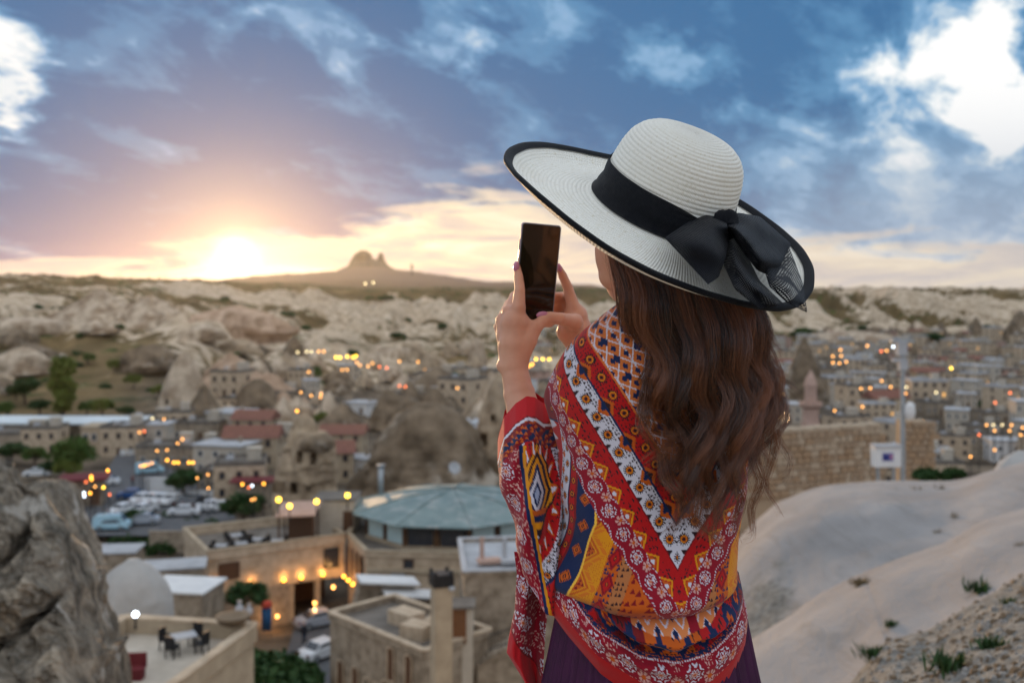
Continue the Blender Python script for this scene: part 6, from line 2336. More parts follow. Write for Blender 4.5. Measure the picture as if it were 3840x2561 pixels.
def print_back(fx, fy):
    n = len(fx)
    P = Paint(n, RED)
    ax = 2530.0
    sh = np.where(fx < ax, np.clip(fy - 1960, 0, 400) * .42, np.clip(fy - 2050, 0, 400) * .1)
    X = np.abs(fx - ax)
    q = .851 * (X - (2105 - fy) / 1.62)
    t = X * .525 + (2105 - fy) * .851
    Xs = np.abs(fx + sh - ax)
    al = np.ones(n, bool)
    out = q > 150
    yy = fy
    # vertical bands outside the V
    m = out & (Xs < 112)
    P.on(m, ORA); ticks(P, Xs, yy, m, 26, 30, DRED, .3)
    m = out & (Xs >= 112) & (Xs < 162)
    P.on(m, TAN); ticks(P, Xs, yy, m, 17, 22, DARK, .28, 2)
    m = out & (Xs >= 162) & (Xs < 214)
    P.on(m, ORA)
    fd = np.abs(np.mod(yy, 88) - 44) / 44 + np.abs(Xs - 188) / 26
    P.on(m & (fd < .95), CRIM); P.on(m & (fd < .78), DRED); P.on(m & (fd < .62), RED); P.on(m & (fd < .25), DARK); P.on(m & (fd < .14), ORA)
    ticks(P, Xs + 9, yy + 12, m & (fd > 1), 14, 18, NAVY, .36, 1)
    m = out & (Xs >= 214) & (Xs < 296)
    P.on(m, GOLD)
    zz = np.abs(np.mod(yy + 20, 126) - 63) / 63
    lx = (Xs - 214) / 82
    d = lx - (.12 + .72 * zz)
    P.on(m & (np.abs(d) < .10) & (np.mod(yy, 9) > 1.5), (.62, .16, .01))
    P.on(m & (d > .22), ORA); P.on(m & (d > .34) & (d < .42), GOLD); ticks(P, Xs, yy, m & (d > .42), 13, 15, DRED, .36, 4)
    P.on(m & (np.mod(Xs, 8) < 1.6) & (np.mod(yy, 8) < 3) & (d < -.12), ORA)
    P.on(m & (Xs > 289), (.85, .48, .05))
    m = out & (Xs >= 296) & (Xs < 364)
    P.on(m, NAVY)
    fd = np.abs(np.mod(yy + 30, 98) - 49) / 26 + np.abs(Xs - 330) / 22
    P.on(m & (fd < 1), ORA); P.on(m & (fd < .86) & (fd > .72), DARK); P.on(m & (fd < .34), DARK); P.on(m & (fd < .16), ORA)
    m = out & (Xs >= 364) & (Xs < 412)
    P.on(m, DRED)
    P.on(m & (np.abs(Xs - 388) < 14), RED)
    sunburst(P, Xs - 388, np.mod(yy, 50) - 25, 17, m, 10)
    P.on(m & (np.abs(Xs - 410) < 4), NAVY)
    m = out & (Xs >= 412) & (Xs < 476) & (yy > 1612)
    P.on(m, WHI)
    sunburst(P, Xs - 432, np.mod(yy, 62) - 31, 18, m, 12)
    ticks(P, Xs, yy, m & (Xs > 448), 9, 11, DARK, .34, 6)
    fd = np.abs(np.mod(yy + 31, 62) - 31) / 16 + np.abs(Xs - 462) / 12
    P.on(m & (fd < 1), ORA)
    m = out & (Xs >= 412) & (yy <= 1612)
    P.on(m, DRED)
    sunburst(P, np.mod(Xs, 46) - 23, yy - 1560, 16, m, 12)
    P.on(m & (np.abs(yy - 1606) < 5), NAVY)
    m = out & (Xs >= 476) & (yy > 1612)
    P.on(m, RED)
    fd = np.abs(np.mod(yy, 56) - 28) / 26 + (Xs - 520) / 46
    P.on(m & (fd > .6) & (Xs > 505), ORA); P.on(m & (fd > .75) & (Xs > 505), WHI); P.on(m & (Xs > 545), GOLD); P.on(m & (Xs > 566), NAVY)
    # crimson chain of rosettes
    m = (q > 72) & (q <= 152)
    P.on(m, CRIM)
    ph = np.mod(t + 20, 92) - 46
    sp = np.mod(t + 20 + 46, 92) - 46
    P.on(m & (np.abs(np.abs(q - 112) - (34 + 6 * np.cos(ph / 92 * 6.283))) < 3) & (np.mod(t, 9) > 5), WHI)
    rosette(P, ph, q - 112, 30, m)
    r2 = np.hypot(sp, q - 96)
    P.on(m & (r2 < 17) & (np.sin(np.arctan2(q - 96, sp) * 6) > -.4), PINK); P.on(m & (r2 < 6), ORA)
    # red band with gold corners and dark ticks
    m = (q > 5) & (q <= 74)
    P.on(m, RED)
    ticks(P, t, q, m & (np.abs(q - 46) < 11), 13, 22, DARK, .33, 1)
    ticks(P, t + 6, q, m & (np.abs(q - 20) < 10), 40, 20, DARK, .2, 2)
    g = np.mod(t - 26, 92)
    P.on(m & (q > 34) & (np.abs(q - 40 - np.abs(g - 46) * .95) < 5.0) & (np.abs(g - 46) < 38), GOLD)
    P.on(m & (q > 49 + np.abs(g - 46) * .95), ORA)
    P.on(m & (np.hypot(g - 46, q - 68) < 8), WHI)
    P.on((q > 0) & (q <= 5), DRED)
    # white band with black and orange suns
    m = (q > -76) & (q <= 0)
    P.on(m, WHI)
    ticks(P, t, q, m & (q < -42) & (q > -72), 12.5, 13, DARK, .36, 3)
    g = np.mod(t + 10, 74) - 37
    P.on(m & (q > -22 * (1 - np.abs(np.abs(g) - 37) / 10)) & (np.abs(np.abs(g) - 37) < 10), DARK)
    sunburst(P, g, q + 30, 26, m, 16)
    g2 = np.mod(t + 30, 148) - 74
    st = np.floor(np.abs(g2) / 7) * 7
    P.on(m & (q < -76 + 30 - st * .75) & (np.abs(g2) < 34), ORA)
    P.on(m & (q < -76 + 16 - st * .75) & (np.abs(g2 - 10) < 18), NAVY)
    # navy line, red band with suns
    P.on((q > -84) & (q <= -76), NAVY)
    m = (q > -162) & (q <= -84)
    P.on(m, RED)
    ticks(P, t, q, m, 14, 13, DARK, .26, 5)
    g2 = np.mod(t + 30, 148) - 74
    st = np.floor(np.abs(g2) / 7) * 7
    P.on(m & (q > -84 - 30 + st * .75) & (np.abs(g2) < 40), ORA)
    P.on(m & (q > -84 - 15 + st * .75) & (np.abs(g2) < 22), DARK)
    g = np.mod(t + 44, 74) - 37
    sunburst(P, g, q + 128, 27, m, 16)
    P.on((q > -170) & (q <= -162), (.62, .15, .03))
    # orange band with white lattice and navy lozenges
    m = q <= -170
    P.on(m, (.56, .15, .035))
    qq = -170 - q
    la = np.mod(t * .8 + qq, 58) - 29
    lb = np.mod(t * .8 - qq, 58) - 29
    P.on(m & ((np.abs(la) < 3.0) | (np.abs(lb) < 3.0)), WHI)
    P.on(m & (np.abs(np.mod(qq, 87) - 4) < 4) & (np.mod(t, 9) > 3), WHI)
    ca, cb = np.abs(np.mod(la + 58, 58) - 29), np.abs(np.mod(lb + 58, 58) - 29)
    P.on(m & (np.maximum(ca, cb) < 11) , NAVY)
    P.on(m & (np.abs(np.mod(qq, 87) - 46) < 15) & (np.abs(np.mod(t, 72.5) - 36) / 20 + np.abs(np.mod(qq, 87) - 46) / 15 < 1), NAVY)
    return P.c


def print_hem(e, s, dark=0):
    """e: distance above the hem, s: distance along it (photo pixels)"""
    n = len(e)
    P = Paint(n, RED)
    m = e > 84
    P.on(m, CRIM)
    g = np.mod(s, 124) - 62
    m = (e > 84) & (e < 196)
    nz = vnoise(np.stack([s / 5.0, e / 5.0, e * 0], -1))
    P.on(m & (nz > .46), PINK)
    rosette(P, g, e - 138, 46, m, 1.0)
    g2 = np.mod(s + 62, 124) - 62
    r2 = np.hypot(g2, e - 112)
    P.on(m & (r2 < 24) & (np.sin(np.arctan2(e - 112, g2) * 7) > -.5), PINK)
    P.on(m & (r2 < 10), ORA)
    P.on(m & (np.abs(e - 190) < 3.5) & (np.mod(s, 9) < 5), WHI)
    m = (e >= 196) & (e < 215)
    P.on(m, NAVY); ticks(P, s, e, m, 12, 10, ORA, .3)
    m = (e >= 215) & (e < 300)
    blk = np.mod(s / 190.0, 3).astype(int)
    for k, c in ((0, DRED), (1, ORA), (2, RED)):
        P.on(m & (blk == k), c)
    gg = np.mod(s, 95) - 47
    st = np.floor(np.abs(gg) / 9) * 9 + np.floor(np.abs(e - 258) / 9) * 9
    P.on(m & (st < 44), NAVY); P.on(m & (st < 17), ORA); P.on(m & (st < 8), DRED)
    ticks(P, s, e, m & (st > 46), 16, 14, DARK, .3, 3)
    m = (e >= 300) & (e < 372)
    P.on(m, (.66, .22, .07))
    lat = np.abs(np.mod((e - 300) + np.abs(np.mod(s, 60) - 30) * 1.2, 34) - 17)
    P.on(m & (lat < 3.5), WHI)
    P.on(m & (np.abs(np.mod(s, 60) - 30) / 11 + np.abs(np.mod(e, 36) - 18) / 11 < 1), NAVY)
    P.on(m & (np.mod(s, 240) > 205), CRIM)
    m = (e >= 372)
    P.on(m, DRED)
    sunburst(P, np.mod(s, 70) - 35, np.mod(e, 62) - 31, 24, m)
    P.on(m & (np.mod(e, 124) > 62) & (np.mod(s, 140) > 96), NAVY)
    return P.c


cloth = attr_mat('printed_shawl', 'print', .82, .18, .12, .25, 900.0)


def row_interp(tab, y):
    tab = np.array(tab, float)
    # smooth (monotone-ish) interpolation
    s = np.linspace(tab[0, 0], tab[-1, 0], 400)
    out = []
    for k in range(1, tab.shape[1]):
        v = np.interp(s, tab[:, 0], tab[:, k])
        kk = np.ones(25) / 25
        v = np.convolve(np.pad(v, 12, mode='reflect', reflect_type='odd'), kk, 'valid')
        out.append(np.interp(y, s, v))
    return out


def build_shawl():
    shawl = add('shawl', None, person, label='red shawl printed with suns, rosettes and zigzags')

    # --- back panel
    tab = [(1130, 2345, 2560, .045), (1180, 2290, 2660, .060), (1230, 2212, 2750, .075), (1290, 2132, 2815, .088), (1380, 2072, 2845, .100), (1500, 2040, 2848, .108), (1600, 2072, 2835, .112),
           (1700, 2100, 2812, .113), (1800, 2104, 2780, .112), (1900, 2100, 2758, .112), (2000, 2078, 2748, .116), (2080, 2050, 2750, .130), (2150, 2034, 2752, .144), (2200, 2040, 2742, .144), (2228, 2100, 2700, .122), (2260, 2150, 2660, .095)]
    nr, nb, nf = 300, 400, 60
    py = np.linspace(1136, 2255, nr)
    xl, xr, bd = row_interp(tab, py)
    thb = np.linspace(math.pi, 0, nb)
    th = np.r_[thb, np.linspace(0, -math.pi, nf + 2)[1:-1]]
    TH, PY = np.meshgrid(th, py)
    c = ((xl + xr) / 2)[:, None]; a = ((xr - xl) / 2)[:, None]
    Yc = 1.462
    ex = 2 / 2.35
    cs = np.sign(np.cos(TH)) * np.abs(np.cos(TH)) ** ex
    sn = np.sign(np.sin(TH)) * np.abs(np.sin(TH)) ** ex
    Xm = px2x(c, Yc) + a / F * Yc * cs
    dep = np.where(sn > 0, bd[:, None], .095 + 0 * TH)
    Ym = Yc - dep * sn
    # shoulder blades and spine, left shoulder pushed forward with the raised arm
    Ym = Ym + .018 * np.exp(-((Xm - px2x(2520, 1.4)) / .035) ** 2) * (sn > 0) * sst(PY, 1250, 1450) * (1 - sst(PY, 1800, 2000))
    Ym = Ym + .035 * sst(-cs, .35, 1.0) * sst(PY, 1180, 1500)
    Z = py2z(PY, Yc)
    # folds
    P3 = np.stack([Xm * 9 + Z * 3.5, Z * 2.2, Ym * 6], -1)
    f1 = fbm(P3, 3)
    dg_ = (PY - 1400) * .6 + (2500 - (CX + F * Xm / 1.4)) * .8          # diagonal drape from the shoulder to the waist
    f2 = np.sin(dg_ / 62.0 + 2 * f1)
    low = sst(PY, 1850, 2150)
    amp = .0075 + .006 * low
    ncx, ncy = cs, -sn
    disp = f1 * amp + f2 * (.0036 + .004 * sst(-cs, .2, .9) * sst(PY, 1750, 2000))
    disp = disp + .006 * np.sin(PY / 30.0 + 2.2 * f1) * sst(PY, 2090, 2200)
    Xw = Xm + ncx * disp; Yw = Ym + ncy * disp
    V = np.stack([Xw, Yw, Z + 0 * Xw], -1).reshape(-1, 3)
    Yp = 1.385
    fx = (CX + F * Xm / Yp); fy = HY - F * (Z - CZ) / Yp
    fy = fy + 0 * fx
    # cloth runs round the sides: continue the print along the depth
    side = np.where(sn > 0, np.abs(cs) ** 6, 1.0) * (Ym - 1.40) * F / Yp * .35
    fx = fx + np.sign(cs) * np.clip(side, 0, None)
    rgb = print_back(fx.reshape(-1), fy.reshape(-1))
    me = new_mesh('back_panel', V, grid_faces(nb + nf, nr, True), [cloth], True)
    set_color(me, rgb)
    add('back_panel', me, shawl)

    # --- lower wrap
    nv, nu, nf = 170, 430, 40
    th = np.r_[np.linspace(math.pi, 0, nu), np.linspace(0, -math.pi, nf + 2)[1:-1]]
    hx = np.array([1900, 1960, 1990, 2040, 2100, 2200, 2350, 2480, 2600, 2700, 2760, 2800, 2900], float)
    hy = np.array([2020, 2085, 2150, 2245, 2320, 2430, 2520, 2541, 2520, 2465, 2405, 2350, 2200], float)
    vv = np.linspace(0, 1, nv)
    TH, VV = np.meshgrid(th, vv)
    Yc = 1.462
    cs, sn = np.cos(TH), np.sin(TH)
    csx = np.sign(cs) * np.abs(cs) ** .88; snx = np.sign(sn) * np.abs(sn) ** .88
    hem = np.interp(2387 + 396 * csx, hx, hy)
    hem = np.where(sn < 0, hem * .25 + .75 * np.interp(2387 + 396 * csx, [1990, 2790], [2150, 2340]), hem)
    top = 2095 + 20 * np.cos(TH * 2) + 62 * sst(-cs, .3, .8)
    PYv = top + VV * (hem - top)
    xl, xr = row_interp([(1990, 1980, 2740), (2100, 1985, 2752), (2180, 1988, 2772), (2260, 1994, 2786), (2330, 2005, 2790), (2420, 2030, 2785), (2560, 2040, 2800)], PYv)
    cx_, a = (xl + xr) / 2, (xr - xl) / 2
    b0 = .116 + .016 * np.sin(np.pi * np.clip(VV, 0, 1)) - .008 * sst(VV, .8, 1.0) - .026 * (1 - sst(PYv, 2170, 2260))
    # swagged folds: crease lines sag in the middle and gather at her right hip
    e = hem - PYv
    sag = e + 46 * (np.abs(cs) ** 2)
    P3 = np.stack([cs * 2.2, e / 120.0, sn], -1)
    nz = fbm(P3, 3)
    gather = .35 + .65 * (1 - sst(cs, .55, 1.0) * .5)
    fold = (np.sin(sag / 9.5 + 2.4 * nz) * .4 + np.sin(sag / 21.0 + 1.2 + 2.0 * nz)) * .0125 * sst(e, 100, 210) * gather * 1.25
    fold = fold * sst(PYv, 2185, 2270) + nz * .005 * sst(e, 20, 100)
    bd = b0 + fold
    X = px2x(cx_, Yc) + (a / F * Yc + fold * .5) * csx
    Y = Yc - bd * snx
    Y = Y + .045 * sst(-cs, .35, 1.0)
    Z = py2z(PYv, Yc)
    V = np.stack([X, Y, Z], -1)
    # arc length along the hem
    arc = np.r_[0, np.cumsum(np.linalg.norm(np.diff(V[-1], axis=0), axis=1))] * F / 1.40
    S = np.repeat(arc[None, :], nv, 0)
    ee = np.maximum(e, 0) * 1.06 + np.abs(fold) * 1200
    rgb = print_hem(ee.reshape(-1), S.reshape(-1))
    # turn the hem under
    V2 = np.concatenate([V, V[-1:] + np.array([0, .004, .0015]), V[-1:] + np.array([0, .006, .02])], 0)
    rgb = np.vstack([rgb, rgb[-(nu + nf):], rgb[-(nu + nf):]])
    me = new_mesh('lower_wrap', V2.reshape(-1, 3), grid_faces(nu + nf, nv + 2, True), [cloth], True)
    set_color(me, rgb)
    add('lower_wrap', me, shawl)

    # --- draped left sleeve over the raised arm
    nv, nu = 190, 260
    th = np.linspace(math.pi * 1.5, -math.pi * .5, nu, endpoint=False)
    vv = np.linspace(0, 1, nv)
    TH, VV = np.meshgrid(th, vv)
    cs, sn = np.cos(TH), np.sin(TH)
    ctr = np.interp(VV, [0, .08, .2, .35, .55, .7, .85, 1], [1968, 1975, 1986, 1990, 2004, 2018, 2030, 2045])
    hw = np.interp(VV, [0, .08, .2, .35, .55, .7, .85, 1], [102, 108, 121, 124, 116, 108, 98, 86])
    k = np.ones(15) / 15
    XP = ctr + hw * np.sign(cs) * np.abs(cs) ** .9
    arch = np.interp(XP, [1850, 1866, 1892, 1933, 1973, 2004, 2034, 2090, 2200], [1720, 1655, 1550, 1500, 1474, 1478, 1500, 1506, 1520])
    bot = np.interp(XP, [1900, 1960, 1990, 2040, 2100, 2150], [2060, 2110, 2165, 2230, 2260, 2260])
    PYv = arch + VV * (bot - arch)
    Yc = np.interp(VV, [0, .2, .5, 1], [1.61, 1.575, 1.53, 1.49])
    dd = np.interp(VV, [0, .2, .5, 1], [.050, .085, .095, .080])
    P3 = np.stack([XP / 60.0, PYv / 210.0, sn], -1)
    nz = fbm(P3, 3)
    fold = .010 * np.sin((XP - 1865) / 15.5 + PYv / 150.0 + 2.0 * nz) * sst(VV, .12, .4) * (1 - .3 * sst(VV, .8, 1)) + nz * .007
    Y = Yc - (dd + fold * (sn > -.2)) * np.sign(sn) * np.abs(sn) ** .85
    fold_x = fold * .35 * cs
    X = px2x(XP, Yc) + fold_x
    Z = py2z(PYv, Yc)
    V = np.stack([X, Y, Z], -1)
    fx, fy = XP.reshape(-1), PYv.reshape(-1)
    el = (XP - (ctr - hw)).reshape(-1)              # from the outer edge of the cloth
    eh = (PYv - arch).reshape(-1)                   # from the hem at the forearm
    n = len(fx)
    Pn = Paint(n, RED)
    # inner print: pointed arch of gold, navy and white
    d = np.hypot((fx - 2008) / 62.0, (fy - 1830) / 180.0)
    wv = np.abs(fx - 2008) / 84.0 + np.abs(fy - 1800) / 230.0 + .06 * np.abs(np.sin((fy - 1835) / 40.0))
    for lo, hi, cc in ((0, .16, (.35, .42, .60)), (.16, .24, NAVY), (.24, .36, WHI), (.36, .46, NAVY), (.46, .58, GOLD), (.58, .70, DARK), (.70, .80, GOLD), (.80, .88, DARK)):
        Pn.on((wv >= lo) & (wv < hi), cc)
    m = (fy > 1860) & (wv < .80)
    for k_, cc in enumerate((NAVY, GOLD, DARK, WHI, GOLD, NAVY, ORA)):
        Pn.on(m & (np.mod((fy - 1880) / 26.0, 7).astype(int) == k_), cc)
    m = (d > .92) & (el > 60)
    ticks(Pn, fx, fy, m, 14, 20, DARK, .25)
    g = np.mod(np.arctan2((fy - 1835) / 190.0, (fx - 2008) / 62.0) * 8 / math.pi, 1)
    Pn.on(m & (d < 1.22) & (np.abs(g - .5) < .30 * (1.25 - d) / .3), ORA)
    Pn.on(m & (d < 1.16) & (np.abs(g - .5) < .16 * (1.2 - d) / .3), WHI)
    m = (d > 1.30) & (d < 1.72) & (el > 60)
    Pn.on(m, WHI)
    ticks(Pn, fx, fy, m, 10, 12, DARK, .34, 4)
    sunburst(Pn, np.mod(fx, 44) - 22, np.mod(fy, 56) - 28, 17, m & (d > 1.38), 12)
    Pn.on((d > 1.72) & (d < 1.80), NAVY)
    # border following the outer edge: crimson with white flowers, then red hem
    s_ = fy
    m = (el < 78)
    Pn.on(m, CRIM)
    nz2 = vnoise(np.stack([fx / 4.5, fy / 5.5, fx * 0], -1))
    Pn.on(m & (nz2 > .42), PINK)
    rosette(Pn, (el - 34) * 1.25, np.mod(s_, 112) - 56, 38, m, .5)
    Pn.on((el >= 78) & (el < 92) & (fy > 1640), NAVY)
    Pn.on((el >= 92) & (el < 104) & (fy > 1640), GOLD)
    m = (eh < 150)
    Pn.on(m, DRED)
    Pn.on(m & (eh > 92) & (np.mod(fx + fy, 46) < 24), NAVY)
    ticks(Pn, fx, fy, m & (eh > 70), 18, 18, ORA, .3, 2)
    Pn.on(m & (np.abs(eh - 76) < 5), WHI)
    Pn.on(eh < 66, (.47, .010, .016))
    me = new_mesh('draped_sleeve', V.reshape(-1, 3), grid_faces(nu, nv, True), [cloth], True)
    set_color(me, Pn.c)
    add('draped_sleeve', me, shawl)

    # --- hanging front end with the plain red corner
    nv, nu = 150, 90
    yy = np.linspace(2080, 2640, nv)
    L = np.interp(yy, [2080, 2160, 2300, 2400, 2455, 2520, 2600, 2640], [1928, 1938, 1930, 1908, 1900, 1938, 1990, 2016])
    Rr = np.interp(yy, [2080, 2180, 2260, 2350, 2440, 2520, 2600, 2640], [2075, 2075, 2058, 2046, 2040, 2034, 2026, 2020])
    U, VV = np.meshgrid(np.linspace(0, 1, nu), np.arange(nv) / (nv - 1))
    XP = L[:, None] + (Rr - L)[:, None] * U
    PYv = np.repeat(yy[:, None], nu, 1)
    nz = fbm(np.stack([U * 3, VV * 3, 0 * U], -1), 3)
    Yd = 1.515 - .05 * U - .030 * np.sin(U * 5.2 + .5) * sst(VV, 0, .3) + .012 * nz
    V1 = np.stack([px2x(XP, 1.49), Yd, py2z(PYv, 1.49)], -1).reshape(-1, 3)
    V2 = V1 + np.array([0, .0035, 0])
    fx, fy = XP.reshape(-1), PYv.reshape(-1)
    uu = U.reshape(-1)
    Pn = Paint(len(fx), (.47, .010, .016))
    lim = 2360 + 190 * uu + 0 * fx
    m = fy < lim
    Pn.on(m, CRIM)
    nz2 = vnoise(np.stack([fx / 4.5, fy / 4.5, fx * 0], -1))
    Pn.on(m & (nz2 > .44), PINK)
    rosette(Pn, np.mod(fx - 1935 + 20, 95) - 47, np.mod(fy - .5 * fx, 128) - 64, 42, m, .8)
    Pn.on((np.abs(fy - lim) < 5), DRED)
    f = grid_faces(nu, nv)
    nn = nu * nv
    # rim joining both faces
    bi = np.r_[np.arange(nu), np.arange(1, nv) * nu + nu - 1, (nv - 1) * nu + np.arange(nu - 2, -1, -1), np.arange(nv - 2, 0, -1) * nu]
    b2 = np.roll(bi, -1)
    rim = np.stack([bi, b2, b2 + nn, bi + nn], 1)
    me = new_mesh('hanging_end', np.vstack([V1, V2]), np.vstack([f[:, ::-1], f + nn, rim]), [cloth], True)
    set_color(me, np.vstack([Pn.c, Pn.c]))
    add('hanging_end', me, shawl)


build_shawl()


def build_skirt():
    n, rows = 480, 70
    th = np.linspace(0, 2 * math.pi, n, endpoint=False)
    v = np.linspace(0, 1, rows)
    TH, VV = np.meshgrid(th, v)
    z0, z1 = py2z(2140, 1.47), .04
    Z = z0 + (z1 - z0) * VV
    a = np.interp(Z[:, 0], [.04, .5, .78, .86, 1.0], [.30, .225, .168, .152, .125])[:, None]
    d = np.interp(Z[:, 0], [.04, .5, .78, .86, 1.0], [.26, .20, .140, .122, .10])[:, None]
    nz = fbm(np.stack([np.cos(TH) * 2, np.sin(TH) * 2, Z * 1.5], -1), 3)
    k = 34
    saw = np.abs(np.mod(TH * k / (2 * math.pi) + .25 * nz, 1.0) - .35)
    pl = (np.where(saw < .35, saw / .35, 1 - (saw - .35) / .3) - .5) * (.004 + .016 * sst(VV, .05, .5))
    cx = px2x(2425, 1.47) + .006
    X = cx + (a + pl) * np.cos(TH)
    Y = 1.470 + (d + pl) * np.sin(TH)
    V = np.stack([X, Y, Z + .002 * nz], -1).reshape(-1, 3)
    m = mat('purple_skirt', (.055, .005, .046), (.036, .0035, .031), 30, .55, spec=.3, bump=.2, bscale=900)
    add('skirt', new_mesh('skirt', V, grid_faces(n, rows, True), [m], True), person, label='pleated dark purple skirt')


build_skirt()


# ---- hair ----------------------------------------------------------------
def build_hair():
    rg = np.random.default_rng(11)
    hc = np.array(HC - HN * .05)
    LV_py = np.array([905, 1000, 1100, 1200, 1350, 1500, 1650, 1800, 1950, 2080], float)
    LV_cx = np.array([2450, 2520, 2575, 2600, 2636, 2660, 2664, 2650, 2640, 2640], float)
    LV_hw = np.array([175, 225, 250, 262, 262, 250, 240, 212, 160, 120], float)
    NP = 17
    HCn, HNn = np.array(HC), np.array(HN)
    Vs, Cs, Fs, base = [], [], [], 0

    def strands(G, rad, count, tipspread, tone, thick=.00019, curl=0.0, ph=0.0):
        """G: guide (NP,3); strands scattered round it"""
        nonlocal base
        NPl = len(G)
        t = np.linspace(0, 1, NPl)
        for _ in range(count):
            a = rg.uniform(0, 6.283)
            rr = math.sqrt(rg.uniform(0, 1))
            tw = rg.normal(0, .6)
            prof = rad * rr * (.55 + .6 * np.sin(np.pi * np.minimum(t * 1.15, 1)) ** .8) * (1 - .72 * t ** 1.4) + tipspread * rr * t ** 3
            ang = a + tw * t * 2
            off = np.stack([np.cos(ang) * prof, np.sin(ang) * prof * .7, rg.normal(0, .006) * t], 1)
            off += np.cumsum(rg.normal(0, .0003, (NPl, 3)), 0) * t[:, None] * .9
            P = G + off
            cut = rg.uniform(.80, 1.0)
            if cut < .995:
                s_ = np.linspace(0, cut, NPl)
                P = np.stack([np.interp(s_, t, P[:, k]) for k in range(3)], 1)
            over = np.maximum(0, (P - HCn) @ HNn + .016)
            P = P - HNn[None] * over[:, None]
            T = np.gradient(P, axis=0)
            T /= np.linalg.norm(T, axis=1)[:, None] + 1e-9
            A = np.cross(T, np.array([.3, 1, .1])); A /= np.linalg.norm(A, axis=1)[:, None] + 1e-9
            B = np.cross(T, A)
            th = thick * rg.uniform(.7, 1.3) * (1 - .6 * t)
            rings = []
            for k in range(3):
                q = 2 * math.pi * k / 3 + a
                rings.append(P + (A * math.cos(q) + B * math.sin(q)) * th[:, None])
            V = np.stack(rings, 1).reshape(-1, 3)
            Vs.append(V)
            I = np.arange(NPl - 1)[:, None] * 3 + np.arange(3)[None]
            I2 = np.arange(NPl - 1)[:, None] * 3 + (np.arange(3)[None] + 1) % 3
            Fs.append((np.stack([I, I2, I2 + 3, I + 3], -1).reshape(-1, 4)) + base)
            base += len(V)
            m = np.clip(tone + rg.normal(0, .22), 0, 1)
            c0 = np.array([.026, .0095, .005]) * (1 - m) + np.array([.22, .070, .027]) * m
            c1 = np.array([.048, .016, .0075]) * (1 - m) + np.array([.32, .105, .038]) * m
            c = c0[None] + (c1 - c0)[None] * (t[:, None] ** 1.3)
            Cs.append(np.repeat(c, 3, 0))

    def guide(a, lay, endpy, wave, ph, n=NP, hand=1, flip=0.0):
        per = 305 + 20 * rg.normal()
        py = np.linspace(905, endpy, n)
        t = (py - 905) / (endpy - 905)
        cx = np.interp(py, LV_py, LV_cx); hw = np.interp(py, LV_py, LV_hw)
        k = sst(py, 1300, 1900)
        wamp = wave * (.16 + .84 * sst(py, 1080, 1600))
        w = 2 * np.pi * (py - 900) / per + ph
        x = cx + a * hw + wamp * np.sin(w) + flip * 70 * sst(t, .72, 1.0) ** 1.5
        rt = math.sqrt(max(0, 1 - a * a))
        yroot = 1.425 - .078 * rt + lay * .030
        ymid = 1.372 - .034 * rt + lay * .052
        Y = yroot + (ymid - yroot) * sst(py, 905, 1200)
        Y = Y - .016 * sst(py, 1500, 2000) * rt + wamp * .00036 * .9 * np.cos(w) * hand
        Y = Y + .035 * sst(abs(a), .55, 1.0) * sst(py, 1000, 1300)
        return np.stack([px2x(x, Y), Y, py2z(py, Y)], 1)
    # covering locks, several layers deep
    nl = 0
    for lay, cnt, num in ((1.0, 17, 125), (.55, 21, 125), (.15, 26, 120), (-.15, 17, 115)):
        for i in range(cnt):
            a = -1 + 2 * (i + .5 + rg.uniform(-.45, .45)) / cnt
            endpy = 2065 - 260 * max(0, abs(a) - .35) / .65 - rg.uniform(0, 230) - (60 if a < -.4 else 0)
            if lay > .8:
                endpy -= 120
            tone = .36 + .30 * rg.normal() + .18 * (abs(a) > .6) - .14 * lay
            strands(guide(a, lay, endpy, rg.uniform(26, 52) * (1 + .3 * abs(a)), 1.8 * math.sin(2.3 * a) + lay * 1.0 + rg.normal(0, .45), hand=1, flip=rg.normal(0, .55)), rg.uniform(.0075, .0140), num, rg.uniform(.001, .006), tone)
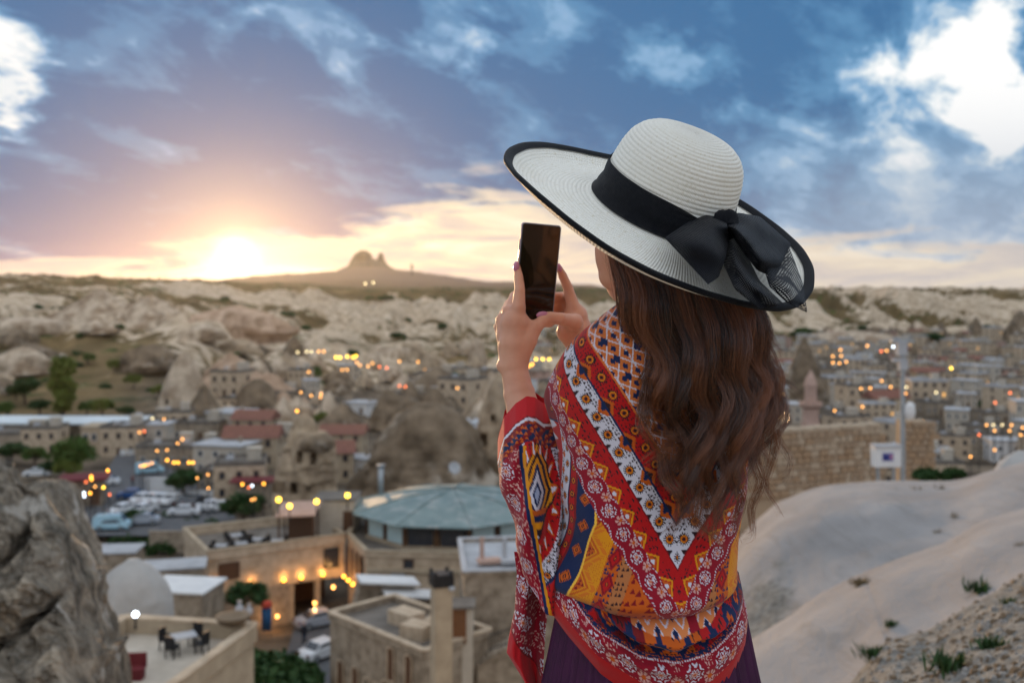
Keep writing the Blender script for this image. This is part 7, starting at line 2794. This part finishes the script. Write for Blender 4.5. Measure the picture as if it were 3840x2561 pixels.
    # loose ringlets on the right, stray wisps on both sides
    for pts, cnt in (([(2840, 1330), (2890, 1450), (2870, 1560), (2915, 1640), (2890, 1740), (2860, 1830), (2905, 1880), (2935, 1935)], 26),
                     ([(2850, 1400), (2900, 1500), (2935, 1560), (2900, 1600), (2925, 1660), (2975, 1720), (2950, 1790), (2905, 1800)], 12),
                     ([(2800, 1500), (2850, 1620), (2820, 1720), (2860, 1800), (2810, 1900), (2830, 2000), (2780, 2010)], 34),
                     ([(2760, 1560), (2790, 1680), (2740, 1790), (2790, 1880), (2750, 1960), (2775, 2030)], 40),
                     ([(2430, 1420), (2415, 1540), (2450, 1620), (2540, 1640), (2570, 1620)], 46),
                     ([(2420, 1480), (2405, 1600), (2470, 1690), (2560, 1690)], 40),
                     ([(2480, 1700), (2500, 1800), (2560, 1870), (2540, 1960), (2480, 2000)], 46),
                     ([(2560, 1760), (2620, 1850), (2600, 1950), (2680, 2010), (2720, 2060)], 46),
                     ([(2870, 1210), (2905, 1290), (2935, 1330), (2920, 1345)], 8), ([(2880, 1290), (2930, 1400), (2925, 1500), (2895, 1580)], 12)):
        pts = np.array(pts, float)
        d = np.r_[0, np.cumsum(np.hypot(*np.diff(pts, axis=0).T))]; d /= d[-1]
        s_ = np.linspace(0, 1, 90)
        q = np.stack([np.interp(s_, d, pts[:, 0]), np.interp(s_, d, pts[:, 1])], 1)
        kk = np.hanning(19); kk /= kk.sum()
        q = np.stack([np.convolve(np.pad(q[:, i], 9, mode='reflect', reflect_type='odd'), kk, 'valid') for i in (0, 1)], 1)
        q = q[np.linspace(0, 89, 26).astype(int)]
        t = np.linspace(0, 1, 26)
        Y = 1.352 - .018 * np.sin(t * 3.1) + .008 * np.sin(t * 11) + (.035 if pts[0, 0] > 2790 else -.012)
        G = np.stack([px2x(q[:, 0], Y), Y, py2z(q[:, 1], Y)], 1)
        strands(G, .006 + .00012 * cnt, cnt * 2, .004, .55 + .15 * rg.normal(), .0002)
    for i in range(170):
        a = rg.choice([-1, 1]) * rg.uniform(.6, 1.08) if i % 3 else rg.uniform(-1, 1)
        G = guide(a, rg.uniform(-.4, .4), rg.uniform(1450, 1950), rg.uniform(30, 75), rg.uniform(0, 6.28))
        strands(G, .004, 1, .012, .75, .00012)
    V = np.vstack(Vs); Fc = np.vstack(Fs); C = np.vstack(Cs)
    me = bpy.data.meshes.new('hair')
    me.vertices.add(len(V)); me.vertices.foreach_set('co', V.reshape(-1).astype(np.float32))
    me.loops.add(len(Fc) * 4); me.loops.foreach_set('vertex_index', Fc.reshape(-1).astype(np.int32))
    me.polygons.add(len(Fc)); me.polygons.foreach_set('loop_start', np.arange(0, len(Fc) * 4, 4, dtype=np.int32))
    me.polygons.foreach_set('use_smooth', np.ones(len(Fc), bool))
    me.update(calc_edges=True)
    set_color(me, C, 'strand')
    hm = attr_mat('brown_hair', 'strand', .23, .85)
    me.materials.append(hm)
    add('hair', me, person, label='long wavy dark brown hair falling over the shawl')


build_hair()
